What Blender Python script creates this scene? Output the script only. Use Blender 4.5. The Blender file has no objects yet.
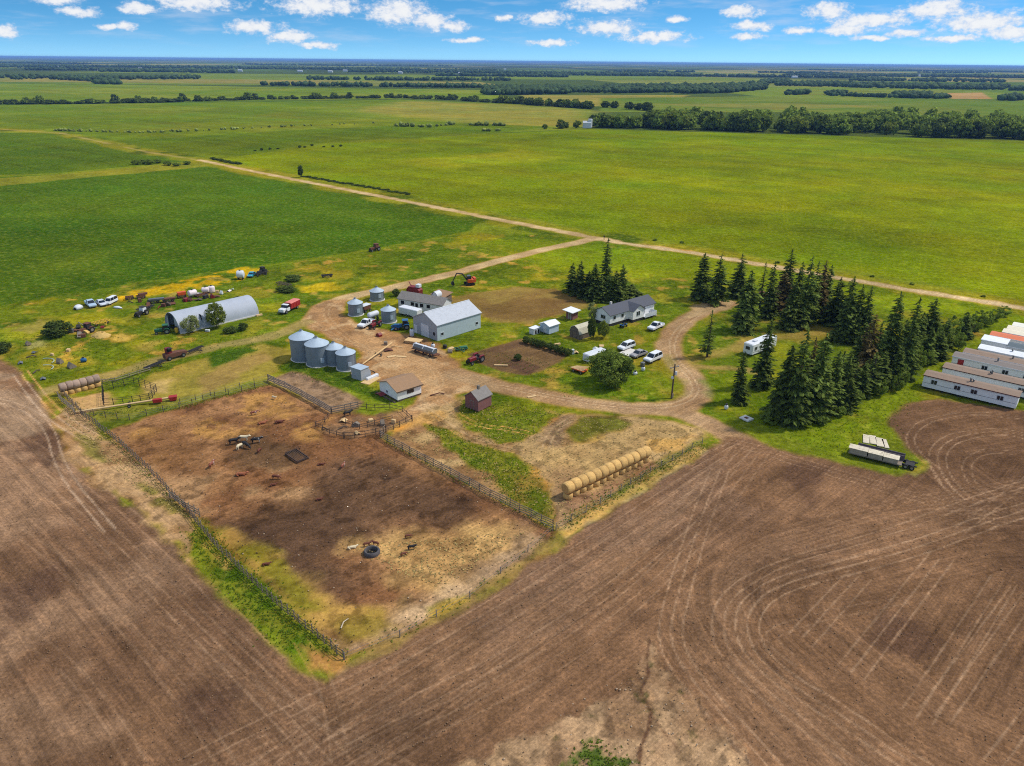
import bpy, bmesh, math, random
import numpy as np
from mathutils import Vector, Matrix
R = random.Random(7)
PI = math.pi
sc = bpy.context.scene
COL = sc.collection

# ------------------------------------------------------------------ camera
F, HY, H, ROLL = 740.0, 61.0, 64.0, 0.55
PITCH = math.atan((383 - HY) / F)
cam_d = bpy.data.cameras.new('camera')
cam = bpy.data.objects.new('camera', cam_d); COL.objects.link(cam); sc.camera = cam
cam_d.sensor_width = 36; cam_d.lens = F / 1024 * 36
cam_d.clip_start = 1; cam_d.clip_end = 200000
_r = math.radians(ROLL)
fw = Vector((0, math.cos(PITCH), -math.sin(PITCH))); up0 = Vector((0, math.sin(PITCH), math.cos(PITCH))); rt0 = Vector((1, 0, 0))
rt = rt0 * math.cos(_r) + up0 * math.sin(_r)
up = up0 * math.cos(_r) - rt0 * math.sin(_r)
m = Matrix((rt, up, -fw)).transposed().to_4x4(); m.translation = Vector((0, 0, H)); cam.matrix_world = m

def at(x, y, z=0.0):
    """where the sight line of a spot in the photograph meets height z: surveys the plan of the farm"""
    d = fw + rt * ((x - 512) / F) - up * ((y - 383) / F)
    t = (z - H) / d.z
    return (d.x * t, d.y * t)

def hgt(x, yb, yt):
    """height of an upright thing whose foot is at yb and top at yt"""
    X, Y = at(x, yb); dist = Y * math.cos(PITCH) + H * math.sin(PITCH)
    lo, hi = 0.0, 40.0
    for _ in range(30):
        mid = (lo + hi) / 2
        v = Vector((X, Y, mid - H)); py = 383 - F * v.dot(up) / v.dot(fw)
        if py > yt: lo = mid
        else: hi = mid
    return lo

# ------------------------------------------------------------------ light, sky, view
sc.view_settings.view_transform = 'Standard'; sc.view_settings.look = 'None'
sc.view_settings.exposure = 0.0; sc.view_settings.gamma = 1; sc.view_settings.use_curve_mapping = False
SUN_EL, SUN_AZ = 52, 78
sd = bpy.data.lights.new('sun', 'SUN'); sd.energy = 3.5; sd.angle = math.radians(5.0); sd.color = (1, 0.94, 0.84)
so = bpy.data.objects.new('sun', sd); COL.objects.link(so)
se, sa = math.radians(SUN_EL), math.radians(SUN_AZ)
sdir = Vector((math.sin(sa) * math.cos(se), math.cos(sa) * math.cos(se), math.sin(se)))
so.rotation_euler = (-sdir).to_track_quat('-Z', 'Y').to_euler(); so.location = sdir * 500

def lin(c):
    return tuple(((v / 255) / 12.92 if v / 255 <= 0.04045 else ((v / 255 + 0.055) / 1.055) ** 2.4) for v in c)

class NT:
    """small node tree writer"""
    def __init__(s, nt): s.nt = nt; s.n = nt.nodes; s.l = nt.links
    def node(s, t, **kw):
        n = s.n.new(t)
        for k, v in kw.items():
            setattr(n, k, v)
        return n
    def put(s, inp, v):
        if hasattr(v, 'links') or isinstance(v, bpy.types.NodeSocket): s.l.new(v, inp)
        else: inp.default_value = v
    def math(s, op, a, b=0.0, c=None, clamp=False):
        n = s.node('ShaderNodeMath', operation=op, use_clamp=clamp); s.put(n.inputs[0], a); s.put(n.inputs[1], b)
        if c is not None: s.put(n.inputs[2], c)
        return n.outputs[0]
    def vm(s, op, a, b=(0, 0, 0)):
        n = s.node('ShaderNodeVectorMath', operation=op); s.put(n.inputs[0], a); s.put(n.inputs[1], b)
        return n.outputs['Value'] if op in ('LENGTH', 'DOT_PRODUCT') else n.outputs[0]
    def noise(s, vec, scale, detail=3, rough=0.55, dist=0.0):
        n = s.node('ShaderNodeTexNoise'); s.put(n.inputs['Vector'], vec); n.inputs['Scale'].default_value = scale
        n.inputs['Detail'].default_value = detail; n.inputs['Roughness'].default_value = rough; n.inputs['Distortion'].default_value = dist
        return n.outputs[0]
    def ramp(s, v, a, b, c=0.0, d=1.0, smooth=True):
        n = s.node('ShaderNodeMapRange'); n.interpolation_type = 'SMOOTHSTEP' if smooth else 'LINEAR'
        s.put(n.inputs[0], v); 
        for i, q in enumerate((a, b, c, d)): s.put(n.inputs[i + 1], q)
        return n.outputs[0]
    def mix(s, f, a, b, mode='MIX'):
        n = s.node('ShaderNodeMix', data_type='RGBA', blend_type=mode); s.put(n.inputs[0], f)
        for i, q in ((6, a), (7, b)):
            if isinstance(q, tuple) and len(q) == 3: q = q + (1,)
            s.put(n.inputs[i], q)
        return n.outputs[2]
    def xyz(s, x, y, z=0.0):
        n = s.node('ShaderNodeCombineXYZ')
        for i, q in enumerate((x, y, z)): s.put(n.inputs[i], q)
        return n.outputs[0]
    def sep(s, v):
        n = s.node('ShaderNodeSeparateXYZ'); s.put(n.inputs[0], v); return n.outputs

# world: physical sky plus drifting fair-weather cumulus (az, el in degrees, half sizes)
w = bpy.data.worlds.new('World'); sc.world = w; w.use_nodes = True
t = NT(w.node_tree); t.n.clear()
tc = t.node('ShaderNodeTexCoord'); D = tc.outputs['Generated']
s_ = t.sep(D)
sky = t.node('ShaderNodeTexSky', sky_type='NISHITA', sun_disc=False)
sky.sun_elevation = se; sky.sun_rotation = sa; sky.altitude = 600; sky.air_density = 1.0; sky.dust_density = 0.35; sky.ozone_density = 1.0
# the air is clear: look the sky up somewhat higher than the true ray so the blue reaches down to the horizon
zz = t.math('ADD', t.math('MULTIPLY', t.math('MAXIMUM', s_[2], 0.0), 3.6), 0.13)
t.l.new(t.vm('NORMALIZE', t.xyz(s_[0], s_[1], zz)), sky.inputs['Vector'])
hs = t.node('ShaderNodeHueSaturation'); hs.inputs['Saturation'].default_value = 1.4; hs.inputs['Value'].default_value = 1.22; hs.inputs['Hue'].default_value = .488
t.l.new(sky.outputs[0], hs.inputs['Color'])
az = t.math('MULTIPLY', t.math('ARCTAN2', s_[0], s_[1]), 180 / PI)
el = t.math('MULTIPLY', t.math('ARCSINE', s_[2]), 180 / PI)
P0 = t.xyz(az, el, 0.0)
n1 = t.noise(t.vm('MULTIPLY', P0, (1, 1.6, 1)), 1.5, 7, 0.66)
n2 = t.noise(t.vm('MULTIPLY', t.vm('ADD', P0, (31, 7, 3)), (0.8, 1.5, 1)), 0.45, 3, 0.5)
wv = t.node('ShaderNodeVectorMath', operation='MULTIPLY'); 
n3 = t.node('ShaderNodeTexNoise'); t.l.new(P0, n3.inputs['Vector']); n3.inputs['Scale'].default_value = 0.9; n3.inputs['Detail'].default_value = 3
wv = t.vm('MULTIPLY', t.vm('SUBTRACT', n3.outputs['Color'], (0.5, 0.5, 0.5)), (1.6, 0.5, 0))
PW = t.vm('ADD', P0, wv)
def azel(x, y):
    d = (fw + rt * ((x - 512) / F) - up * ((y - 383) / F)).normalized()
    return math.degrees(math.atan2(d.x, d.y)), math.degrees(math.asin(d.z))
CL = [(55, -3, 26, 8), (78, 12, 20, 5), (138, 9, 16, 6), (122, 26, 11, 5), (106, 27, 9, 3), (195, 2, 44, 9), (255, 27, 30, 8), (290, 37, 26, 6), (318, 45, 22, 4),
      (318, 5, 48, 11), (398, 12, 36, 14), (430, 20, 24, 9), (452, 26, 22, 6), (466, 40, 22, 3), (505, 18, 8, 4), (545, 18, 30, 7), (605, 4, 48, 8),
      (608, 27, 36, 8), (655, 37, 40, 6), (550, 43, 26, 4), (672, 19, 13, 4), (742, 12, 22, 7), (752, 26, 22, 5), (748, 37, 15, 4), (800, 30, 16, 4), (828, 11, 22, 8),
      (870, 20, 44, 8), (845, 29, 26, 6), (938, 10, 34, 9), (985, 22, 46, 10), (1015, 33, 34, 7), (908, 33, 26, 4), (870, 38, 20, 3), (955, 38, 26, 4), (5, 32, 12, 6),
      (1090, 12, 50, 10), (1180, 25, 60, 9), (-60, 18, 40, 7), (-150, 5, 50, 10)]
best = None
for (cx, cy, rx, ry) in CL:
    a0, e0 = azel(cx, cy); k = math.degrees(1 / F) * 1.05
    q = t.vm('MULTIPLY', t.vm('SUBTRACT', PW, (a0, e0, 0)), (1 / (rx * k), 1 / (ry * k), 0))
    v = t.math('SUBTRACT', 1.0, t.vm('LENGTH', q))
    best = v if best is None else t.math('MAXIMUM', best, v)
high = t.math('MULTIPLY', t.ramp(el, 6.5, 11), t.ramp(t.noise(D, 4.0, 4, 0.6), 0.36, 0.52))  # cloud layer above the view, added to whiten and strengthen the fill light
dens = t.math('ADD', best, t.math('MULTIPLY', t.math('SUBTRACT', n1, 0.52), 1.7))
cover = t.math('MAXIMUM', t.math('MULTIPLY', t.ramp(dens, -0.02, .66), 0.95), t.math('MULTIPLY', high, 0.85))
wisp = t.math('MULTIPLY', t.ramp(t.noise(t.vm('MULTIPLY', P0, (0.25, 1.6, 1)), 0.8, 4, 0.6), 0.45, 0.75), 0.4)
cover = t.math('MAXIMUM', cover, t.math('MULTIPLY', wisp, t.ramp(el, 0.2, 2.0)))
shade = t.ramp(t.math('ADD', dens, t.math('MULTIPLY', t.math('SUBTRACT', n1, .5), 1.2)), 0.05, 1.0)
ccol = t.mix(shade, (4.7, 5.2, 6.2), (6.6, 6.65, 6.7))
skyc = t.mix(cover, hs.outputs[0], ccol)
bg = t.node('ShaderNodeBackground'); t.l.new(skyc, bg.inputs[0]); bg.inputs[1].default_value = 0.14
wo = t.node('ShaderNodeOutputWorld'); t.l.new(bg.outputs[0], wo.inputs[0])

# ------------------------------------------------------------------ materials
MATS = {}
def mat(name, rgb, rough=0.75, metal=0.0, var=0.18, scale=1.2, bump=0.0, dirt=None, stripe=None, island=0.0, spec=0.4, rnd=0.0, dirt_at=0.55, leaf=0.0):
    """procedural material: colour with blotchy wear, optional dirt colour, corrugation (axis, period, depth), per-leaf variation"""
    if name in MATS: return MATS[name]
    m = bpy.data.materials.new(name); m.use_nodes = True; t = NT(m.node_tree)
    b = t.n['Principled BSDF']; tc = t.node('ShaderNodeTexCoord'); P = tc.outputs['Object']
    c = lin(rgb)
    n1 = t.noise(P, scale, 4, 0.6)
    f = t.ramp(n1, 0.25, 0.75, 1 - var, 1 + var, False)
    f2 = t.ramp(t.noise(P, scale * 9, 2, 0.6), 0.3, 0.7, 1 - var * 0.5, 1 + var * 0.5, False)
    f = t.math('MULTIPLY', f, f2)
    if island:
        g = t.node('ShaderNodeNewGeometry')
        f = t.math('MULTIPLY', f, t.ramp(g.outputs['Random Per Island'], 0, 1, 1 - island, 1 + island, False))
    if rnd:
        oi = t.node('ShaderNodeObjectInfo'); f = t.math('MULTIPLY', f, t.ramp(oi.outputs['Random'], 0, 1, 1 - rnd, 1 + rnd, False))
    col = t.vm('MULTIPLY', (c[0], c[1], c[2]), t.xyz(f, f, f))
    if dirt:
        dm = t.ramp(t.noise(t.vm('MULTIPLY', P, (1, 1, 0.35)), scale * 2.3, 5, 0.65), dirt_at, dirt_at + 0.2)
        col = t.mix(t.math('MULTIPLY', dm, 0.8), col, lin(dirt))
    t.put(b.inputs['Base Color'], col)
    t.put(b.inputs['Roughness'], t.ramp(n1, 0.3, 0.7, max(0, rough - 0.1), min(1, rough + 0.1), False))
    b.inputs['Metallic'].default_value = metal; b.inputs['Specular IOR Level'].default_value = spec
    hsrc = None
    if stripe:
        ax, per, dep = stripe
        co = t.sep(P)[ax] if ax < 3 else t.math('ARCTAN2', t.sep(P)[0], t.sep(P)[1])
        hsrc = t.math('SINE', t.math('MULTIPLY', co, 2 * PI / per)); dist = dep
    elif bump:
        hsrc = t.noise(P, scale * 7, 4, 0.65); dist = bump
    if hsrc is not None:
        bp = t.node('ShaderNodeBump'); bp.inputs['Strength'].default_value = 0.5; bp.inputs['Distance'].default_value = dist * (.22 if stripe else 1)
        t.l.new(hsrc, bp.inputs['Height']); t.l.new(bp.outputs[0], b.inputs['Normal'])
    if leaf:
        tr = t.node('ShaderNodeBsdfTranslucent'); t.put(tr.inputs['Color'], t.vm('MULTIPLY', col, (1.25, 1.25, .8))); ms = t.node('ShaderNodeMixShader'); ms.inputs[0].default_value = leaf
        t.l.new(b.outputs[0], ms.inputs[1]); t.l.new(tr.outputs[0], ms.inputs[2]); t.l.new(ms.outputs[0], t.n['Material Output'].inputs['Surface'])
    MATS[name] = m
    return m

M_ = dict(
    white=lambda: mat('white_painted_siding', (230, 230, 228), 0.6, var=0.07, dirt=(150, 140, 125), dirt_at=0.62, stripe=(2, 0.22, 0.01)),
    whitep=lambda: mat('white_vehicle_paint', (222, 224, 226), 0.3, var=0.05, dirt=(150, 138, 120), dirt_at=0.66, spec=0.5),
    whitem=lambda: mat('white_sheet_metal', (205, 208, 212), 0.5, var=0.1, dirt=(140, 120, 100), dirt_at=0.6),
    greyroof=lambda: mat('dark_grey_shingles', (82, 84, 92), 0.85, var=0.16, scale=2.5, bump=0.02),
    brownroof=lambda: mat('brown_shingles', (150, 118, 88), 0.9, var=0.16, scale=2, bump=0.02, dirt=(110, 88, 70), dirt_at=0.58),
    homeroof=lambda: mat('faded_brown_roofing', (138, 116, 98), 0.85, var=0.14, scale=0.8, bump=0.02, dirt=(100, 84, 72)),
    homeroof2=lambda: mat('grey_brown_roofing', (125, 115, 108), 0.85, var=0.14, scale=0.8, bump=0.02, dirt=(92, 84, 78)),
    greyroof2=lambda: mat('weathered_grey_roofing', (128, 122, 116), 0.9, var=0.2, scale=1.5, bump=0.03, dirt=(88, 78, 70)),
    whiteroof=lambda: mat('white_metal_roofing', (225, 226, 228), 0.45, var=0.06, stripe=(0, 0.4, 0.012)),
    steelroof=lambda: mat('pale_steel_roofing', (178, 182, 188), 0.6, 0.0, var=0.1, dirt=(150, 146, 140), dirt_at=.56, stripe=(0, 0.45, 0.02)),
    steelwall=lambda: mat('grey_blue_steel_cladding', (172, 186, 190), 0.6, 0.0, var=0.09, dirt=(150, 152, 146), dirt_at=.58, stripe=(0, 0.3, 0.015)),
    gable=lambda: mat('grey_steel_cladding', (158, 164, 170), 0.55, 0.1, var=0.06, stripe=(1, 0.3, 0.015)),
    galv=lambda: mat('galvanised_corrugated_steel', (122, 132, 140), 0.6, 0.15, var=0.12, scale=0.9, stripe=(2, 0.14, 0.012), dirt=(120, 122, 122), dirt_at=0.6),
    galvroof=lambda: mat('galvanised_roof_steel', (168, 182, 194), 0.6, 0.1, var=0.1, stripe=(3, 0.3, 0.012), dirt=(150, 145, 138), dirt_at=0.62),
    arch=lambda: mat('galvanised_arch_steel', (166, 172, 182), 0.7, 0.0, var=0.09, scale=0.5, stripe=(0, 0.5, 0.02), dirt=(135, 138, 140), dirt_at=0.62),
    glass=lambda: mat('dark_window_glass', (30, 36, 44), 0.12, var=0.2, spec=0.6),
    black=lambda: mat('black_opening', (22, 21, 20), 0.9, var=0.2),  # solid near-black; in doorways and mouths it stands in for shade
    tyre=lambda: mat('tyre_rubber', (32, 31, 30), 0.85, var=0.25, dirt=(90, 75, 58), dirt_at=0.55),
    rim=lambda: mat('wheel_rim_metal', (150, 150, 150), 0.4, 0.6, var=0.15),
    steel=lambda: mat('dull_bare_steel', (120, 122, 124), 0.5, 0.6, var=0.2, dirt=(96, 66, 46), dirt_at=0.58),
    dark=lambda: mat('dark_painted_steel', (42, 40, 40), 0.7, var=0.25, dirt=(80, 58, 44), dirt_at=0.56),
    rust=lambda: mat('rusty_iron', (104, 66, 48), 0.9, var=0.35, scale=2, bump=0.02, dirt=(62, 42, 34), dirt_at=0.52),
    red=lambda: mat('red_paint', (158, 36, 32), 0.55, var=0.14, dirt=(120, 50, 40), dirt_at=0.62),
    dkred=lambda: mat('faded_dark_red_paint', (120, 30, 34), 0.55, var=0.2, dirt=(84, 50, 44), dirt_at=0.58),
    barnred=lambda: mat('faded_barn_red_boards', (128, 84, 80), 0.9, var=0.2, scale=1.6, stripe=(0, 0.2, 0.012), dirt=(150, 128, 118), dirt_at=0.55),
    orange=lambda: mat('orange_paint', (205, 84, 28), 0.5, var=0.16, dirt=(150, 84, 48), dirt_at=0.6),
    blue=lambda: mat('blue_paint', (34, 92, 140), 0.5, var=0.2, dirt=(70, 76, 84), dirt_at=0.6),
    teal=lambda: mat('teal_paint', (40, 130, 150), 0.5, var=0.2, dirt=(70, 90, 90), dirt_at=0.6),
    green=lambda: mat('machine_green_paint', (42, 98, 66), 0.55, var=0.2, dirt=(70, 80, 60), dirt_at=0.58),
    yellow=lambda: mat('yellow_paint', (212, 170, 40), 0.5, var=0.18, dirt=(150, 110, 50), dirt_at=0.58),
    wood=lambda: mat('weathered_grey_wood', (128, 116, 102), 0.95, var=0.28, scale=2.5, bump=0.02),
    dkwood=lambda: mat('dark_weathered_wood', (84, 70, 58), 0.95, var=0.3, scale=2.5, bump=0.02),
    plank=lambda: mat('fresh_tan_lumber', (205, 172, 122), 0.85, var=0.16, scale=2, bump=0.01),
    shedwood=lambda: mat('brown_grey_boards', (112, 98, 84), 0.95, var=0.25, scale=2, stripe=(0, 0.18, 0.012)),
    concrete=lambda: mat('pale_concrete', (205, 200, 192), 0.9, var=0.12, scale=1.5, dirt=(160, 150, 138)),
    hay=lambda: mat('golden_hay', (206, 164, 98), 0.97, var=0.28, scale=3.2, bump=0.12, rnd=0.1),
    hayend=lambda: mat('hay_bale_end', (184, 140, 84), 0.97, var=0.25, scale=4, bump=0.05, rnd=0.1),
    oldhay=lambda: mat('weathered_hay', (158, 134, 116), 0.97, var=0.2, scale=2.2, bump=0.06, rnd=0.12),
    bark=lambda: mat('tree_bark', (84, 70, 58), 0.95, var=0.3, scale=3, bump=0.03),
    spruce=lambda: mat('spruce_needles', (108, 122, 56), 0.9, var=0.3, scale=0.6, island=0.6, rnd=0.22, spec=0.02, leaf=.4),
    spruce2=lambda: mat('dry_spruce_needles', (120, 104, 62), 0.9, var=0.3, scale=0.6, island=0.6, rnd=0.2, spec=0.02, leaf=.4),
    leaf=lambda: mat('green_leaves', (120, 136, 58), 0.85, var=0.3, scale=0.35, island=0.5, rnd=0.25, spec=0.02, leaf=.38),
    leafd=lambda: mat('dark_green_leaves', (90, 104, 52), 0.85, var=0.3, scale=0.4, island=0.5, rnd=0.2, spec=0.02, leaf=.38),
    leafp=lambda: mat('pale_spring_leaves', (146, 152, 98), 0.75, var=0.2, scale=0.5, island=0.4, rnd=0.1, spec=0.02, leaf=.38),
    leafy=lambda: mat('yellow_green_leaves', (122, 132, 56), 0.75, var=0.25, scale=0.5, island=0.45, rnd=0.15, spec=0.02, leaf=.38),
    farwood=lambda: mat('distant_leaves', (60, 78, 42), 0.85, var=0.35, scale=0.02, island=0.35, spec=0.1),
    cblack=lambda: mat('black_hide', (30, 26, 25), 0.7, var=0.2),
    cbrown=lambda: mat('red_brown_hide', (104, 56, 36), 0.75, var=0.2),
    cred=lambda: mat('orange_brown_hide', (150, 88, 56), 0.75, var=0.2),
    ccream=lambda: mat('cream_hide', (214, 196, 160), 0.75, var=0.1),
    cpatch=lambda: mat('red_and_white_hide', (130, 70, 48), 0.75, var=0.15, dirt=(222, 210, 196), scale=0.7, dirt_at=0.48),
    cbw=lambda: mat('black_and_white_hide', (32, 28, 27), 0.75, var=0.15, dirt=(220, 214, 204), scale=0.7, dirt_at=0.5),
    lampw=lambda: mat('headlight_glass', (215, 220, 225), 0.15, var=0.05),
    tail=lambda: mat('tail_light_red', (150, 20, 20), 0.25, var=0.05),
    straw=lambda: mat('loose_straw', (200, 165, 95), 0.97, var=0.25, scale=2, bump=0.05),
    dirt=lambda: mat('heaped_soil', (98, 76, 58), 0.97, var=0.25, scale=1.5, bump=0.08),
)
def MT(k): return M_[k]()

# ------------------------------------------------------------------ mesh builder
class MB:
    def __init__(s): s.v = []; s.f = []
    def add(s, vs, fs):
        o = len(s.v); s.v += [tuple(p) for p in vs]; s.f += [tuple(i + o for i in f) for f in fs]; return s
    def box(s, x0, x1, y0, y1, z0, z1):
        return s.add([(x0, y0, z0), (x1, y0, z0), (x1, y1, z0), (x0, y1, z0), (x0, y0, z1), (x1, y0, z1), (x1, y1, z1), (x0, y1, z1)],
                     [(3, 2, 1, 0), (4, 5, 6, 7), (0, 1, 5, 4), (1, 2, 6, 5), (2, 3, 7, 6), (3, 0, 4, 7)])
    def bbox(s, x0, x1, y0, y1, z0, z1, b=0.05):
        """box with chamfered upper and vertical edges"""
        r = [(x0 + b, y0), (x1 - b, y0), (x1, y0 + b), (x1, y1 - b), (x1 - b, y1), (x0 + b, y1), (x0, y1 - b), (x0, y0 + b)]
        q = [(x0 + 2 * b, y0 + b), (x1 - 2 * b, y0 + b), (x1 - b, y0 + 2 * b), (x1 - b, y1 - 2 * b), (x1 - 2 * b, y1 - b), (x0 + 2 * b, y1 - b), (x0 + b, y1 - 2 * b), (x0 + b, y0 + 2 * b)]
        vs = [(x, y, z0) for x, y in r] + [(x, y, z1 - b) for x, y in r] + [(x, y, z1) for x, y in q]
        fs = [tuple(range(7, -1, -1)), tuple(range(16, 24))]
        for k in (0, 8):
            for i in range(8): fs.append((k + i, k + (i + 1) % 8, k + 8 + (i + 1) % 8, k + 8 + i))
        return s.add(vs, fs)
    def extr(s, prof, y0, y1):
        """profile in x,z pushed from y0 to y1"""
        n = len(prof)
        vs = [(x, y0, z) for x, z in prof] + [(x, y1, z) for x, z in prof]
        fs = [tuple(range(n)), tuple(range(2 * n - 1, n - 1, -1))] + [(i, n + i, n + (i + 1) % n, (i + 1) % n) for i in range(n)]
        return s.add(vs, fs)
    def extx(s, prof, x0, x1):
        """profile in y,z pushed from x0 to x1"""
        n = len(prof)
        vs = [(x0, y, z) for y, z in prof] + [(x1, y, z) for y, z in prof]
        fs = [tuple(range(n - 1, -1, -1)), tuple(range(n, 2 * n))] + [(i, (i + 1) % n, n + (i + 1) % n, n + i) for i in range(n)]
        return s.add(vs, fs)
    def tube(s, pts, rad, n=8, caps=True):
        pts = [Vector(p) for p in pts]
        if not isinstance(rad, (list, tuple)): rad = [rad] * len(pts)
        o = len(s.v); 
        for i, p in enumerate(pts):
            d = (pts[min(i + 1, len(pts) - 1)] - pts[max(i - 1, 0)]).normalized()
            a = d.cross(Vector((0, 0, 1)) if abs(d.z) < 0.9 else Vector((1, 0, 0))).normalized(); b = d.cross(a)
            for k in range(n):
                an = 2 * PI * k / n; q = p + (a * math.cos(an) + b * math.sin(an)) * rad[i]; s.v.append(tuple(q))
        for i in range(len(pts) - 1):
            for k in range(n):
                k2 = (k + 1) % n; s.f.append((o + i * n + k, o + (i + 1) * n + k, o + (i + 1) * n + k2, o + i * n + k2))
        if caps:
            s.f.append(tuple(o + k for k in range(n))); s.f.append(tuple(o + (len(pts) - 1) * n + k for k in range(n - 1, -1, -1)))
        return s
    def lathe(s, prof, n=24, cx=0, cy=0):
        """profile of (radius, z) spun round the upright axis"""
        o = len(s.v); m_ = len(prof)
        for r, z in prof:
            for k in range(n):
                a = 2 * PI * k / n; s.v.append((cx + r * math.cos(a), cy + r * math.sin(a), z))
        for i in range(m_ - 1):
            for k in range(n):
                k2 = (k + 1) % n; s.f.append((o + i * n + k, o + i * n + k2, o + (i + 1) * n + k2, o + (i + 1) * n + k))
        return s
    def build(s, name, mt, parent=None, smooth=False, loc=None):
        me = bpy.data.meshes.new(name); me.from_pydata(s.v, [], s.f); me.update()
        me.materials.append(MT(mt) if isinstance(mt, str) else mt)
        if smooth: me.polygons.foreach_set('use_smooth', [True] * len(me.polygons))
        bm = bmesh.new(); bm.from_mesh(me); bmesh.ops.recalc_face_normals(bm, faces=bm.faces); bm.to_mesh(me); bm.free()
        if smooth:
            try: me.set_sharp_from_angle(angle=math.radians(40))
            except Exception: pass
        o = bpy.data.objects.new(name, me); COL.objects.link(o)
        if parent: o.parent = parent
        if loc: o.location = loc
        return o

def tag(o, label, cat, group=None):
    o['label'] = label; o['category'] = cat
    if group: o['group'] = group
    return o
def thing(name, label, cat, loc, rz=0.0, group=None):
    o = bpy.data.objects.new(name, None); o.empty_display_size = 0.3; COL.objects.link(o)
    o.location = (loc[0], loc[1], loc[2] if len(loc) > 2 else 0); o.rotation_euler = (0, 0, rz)
    return tag(o, label, cat, group)
KIDS = {}
def kids_of(o): return [c for c in o.children]
def dup(o, loc=None, rz=None, label=None, group=None, scale=None, parent=None):
    """a copy of a thing with copies of its parts and sub-parts"""
    c = o.copy(); COL.objects.link(c); c.parent = parent
    if loc is not None: c.location = (loc[0], loc[1], loc[2] if len(loc) > 2 else 0)
    if rz is not None: c.rotation_euler = (0, 0, rz)
    if scale is not None: c.scale = scale if isinstance(scale, tuple) else (scale,) * 3
    if label: c['label'] = label
    if group: c['group'] = group
    for k in kids_of(o): dup(k, parent=c)
    return c
def head(p0, p1):
    """base point of p0, heading and length from p0 to p1 (spots in the photograph on the ground)"""
    a, b = at(*p0), at(*p1)
    return a, math.atan2(b[1] - a[1], b[0] - a[0]), math.hypot(b[0] - a[0], b[1] - a[1])
# ------------------------------------------------------------------ ground
def vn(X, Y, scale, seed=0):
    """smooth value noise 0..1"""
    x = X * scale + seed * 17.31; y = Y * scale + seed * 5.77
    ix = np.floor(x).astype(np.int64); iy = np.floor(y).astype(np.int64)
    fx = x - ix; fy = y - iy; fx = fx * fx * (3 - 2 * fx); fy = fy * fy * (3 - 2 * fy)
    tab = np.random.RandomState(seed + 11).rand(65536).astype(np.float32)
    def hsh(a, b): return tab[((a * 73856093) ^ (b * 19349663)) & 65535]
    return (hsh(ix, iy) * (1 - fx) + hsh(ix + 1, iy) * fx) * (1 - fy) + (hsh(ix, iy + 1) * (1 - fx) + hsh(ix + 1, iy + 1) * fx) * fy
def fbm(X, Y, scale, octv=3, seed=0, gain=0.5):
    s = 0; a = 1; tot = 0
    for k in range(octv):
        s = s + a * vn(X, Y, scale * 2 ** k, seed + k * 3); tot += a; a *= gain
    return s / tot
def sstep(v, a, b):
    q = np.clip((v - a) / (b - a), 0, 1); return q * q * (3 - 2 * q)
def segdist(X, Y, pts, closed=False):
    """distance to a polyline and the run along it"""
    pts = np.array(pts, float); n = len(pts); best = np.full(X.shape, 1e9); alo = np.zeros(X.shape); run = 0
    for i in range(n if closed else n - 1):
        a = pts[i]; b = pts[(i + 1) % n]; d = b - a; L = math.hypot(*d) + 1e-9
        q = np.clip(((X - a[0]) * d[0] + (Y - a[1]) * d[1]) / (L * L), 0, 1)
        e = np.hypot(X - a[0] - q * d[0], Y - a[1] - q * d[1])
        k = e < best; best = np.where(k, e, best); alo = np.where(k, run + q * L, alo); run += L
    return best, alo
def inside(X, Y, pts):
    pts = np.array(pts, float); n = len(pts); r = np.zeros(X.shape, bool)
    for i in range(n):
        a = pts[i]; b = pts[(i + 1) % n]
        if a[1] == b[1]: continue
        c = ((a[1] > Y) != (b[1] > Y)) & (X < (b[0] - a[0]) * (Y - a[1]) / (b[1] - a[1]) + a[0]); r ^= c
    return r
def sdf(X, Y, pts):
    d, _ = segdist(X, Y, pts, True); return np.where(inside(X, Y, pts), d, -d)

NC = 980
ys = [14.0]
while ys[-1] < 60000: ys.append(ys[-1] + 0.035 + 0.0029 * ys[-1])
ys = np.array(ys); NR = len(ys)
u = np.linspace(-1, 1, NC)
GY = np.repeat(ys[:, None], NC, 1); GX = u[None, :] * (0.86 * ys[:, None] + 42)
px = lambda L: [at(x, y) for x, y in L]
def region(pts, margin):
    p = np.array(pts); x0, y0 = p.min(0) - margin; x1, y1 = p.max(0) + margin
    r0, r1 = np.searchsorted(ys, [y0, y1]); r0 = max(r0 - 1, 0); r1 = min(r1 + 1, NR)
    return slice(r0, r1)
def L3(c): return np.array(lin(c), np.float32)

# --- base: open prairie cut in half-mile sections
near = fbm(GX, GY, 0.05, 4, 1); fine = fbm(GX, GY, 0.35, 3, 2); mid = fbm(GX, GY, 0.012, 3, 3); tiny = vn(GX, GY, 1.6, 9)
rx = GX * 0.985 + GY * 0.17; ry = GY * 0.985 - GX * 0.17
ci = np.floor(rx / 800).astype(np.int64); cj = np.floor(ry / 800 + 0.25).astype(np.int64)
tab = np.random.RandomState(5).rand(65536)
hc = tab[((ci * 73856093) ^ (cj * 19349663)) & 65535]
pal = np.array([L3((80, 108, 40)), L3((98, 122, 42)), L3((112, 126, 56)), L3((70, 98, 36)), L3((134, 130, 76)), L3((62, 84, 42))])
Cc = pal[np.minimum((hc * 6).astype(int), 5)].astype(np.float32)
bush = L3((48, 66, 38)); bm_ = sstep(fbm(GX, GY * 0.6, 0.0016, 3, 21), 0.5, 0.66) * sstep(GY, 2600, 4200)
Cc = Cc * (1 - bm_[..., None]) + bush * bm_[..., None]
meadow = L3((90, 114, 32))
Wn = sstep(-GY, -760, -640)
Cc = Cc * (1 - Wn[..., None]) + meadow * Wn[..., None]
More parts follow.
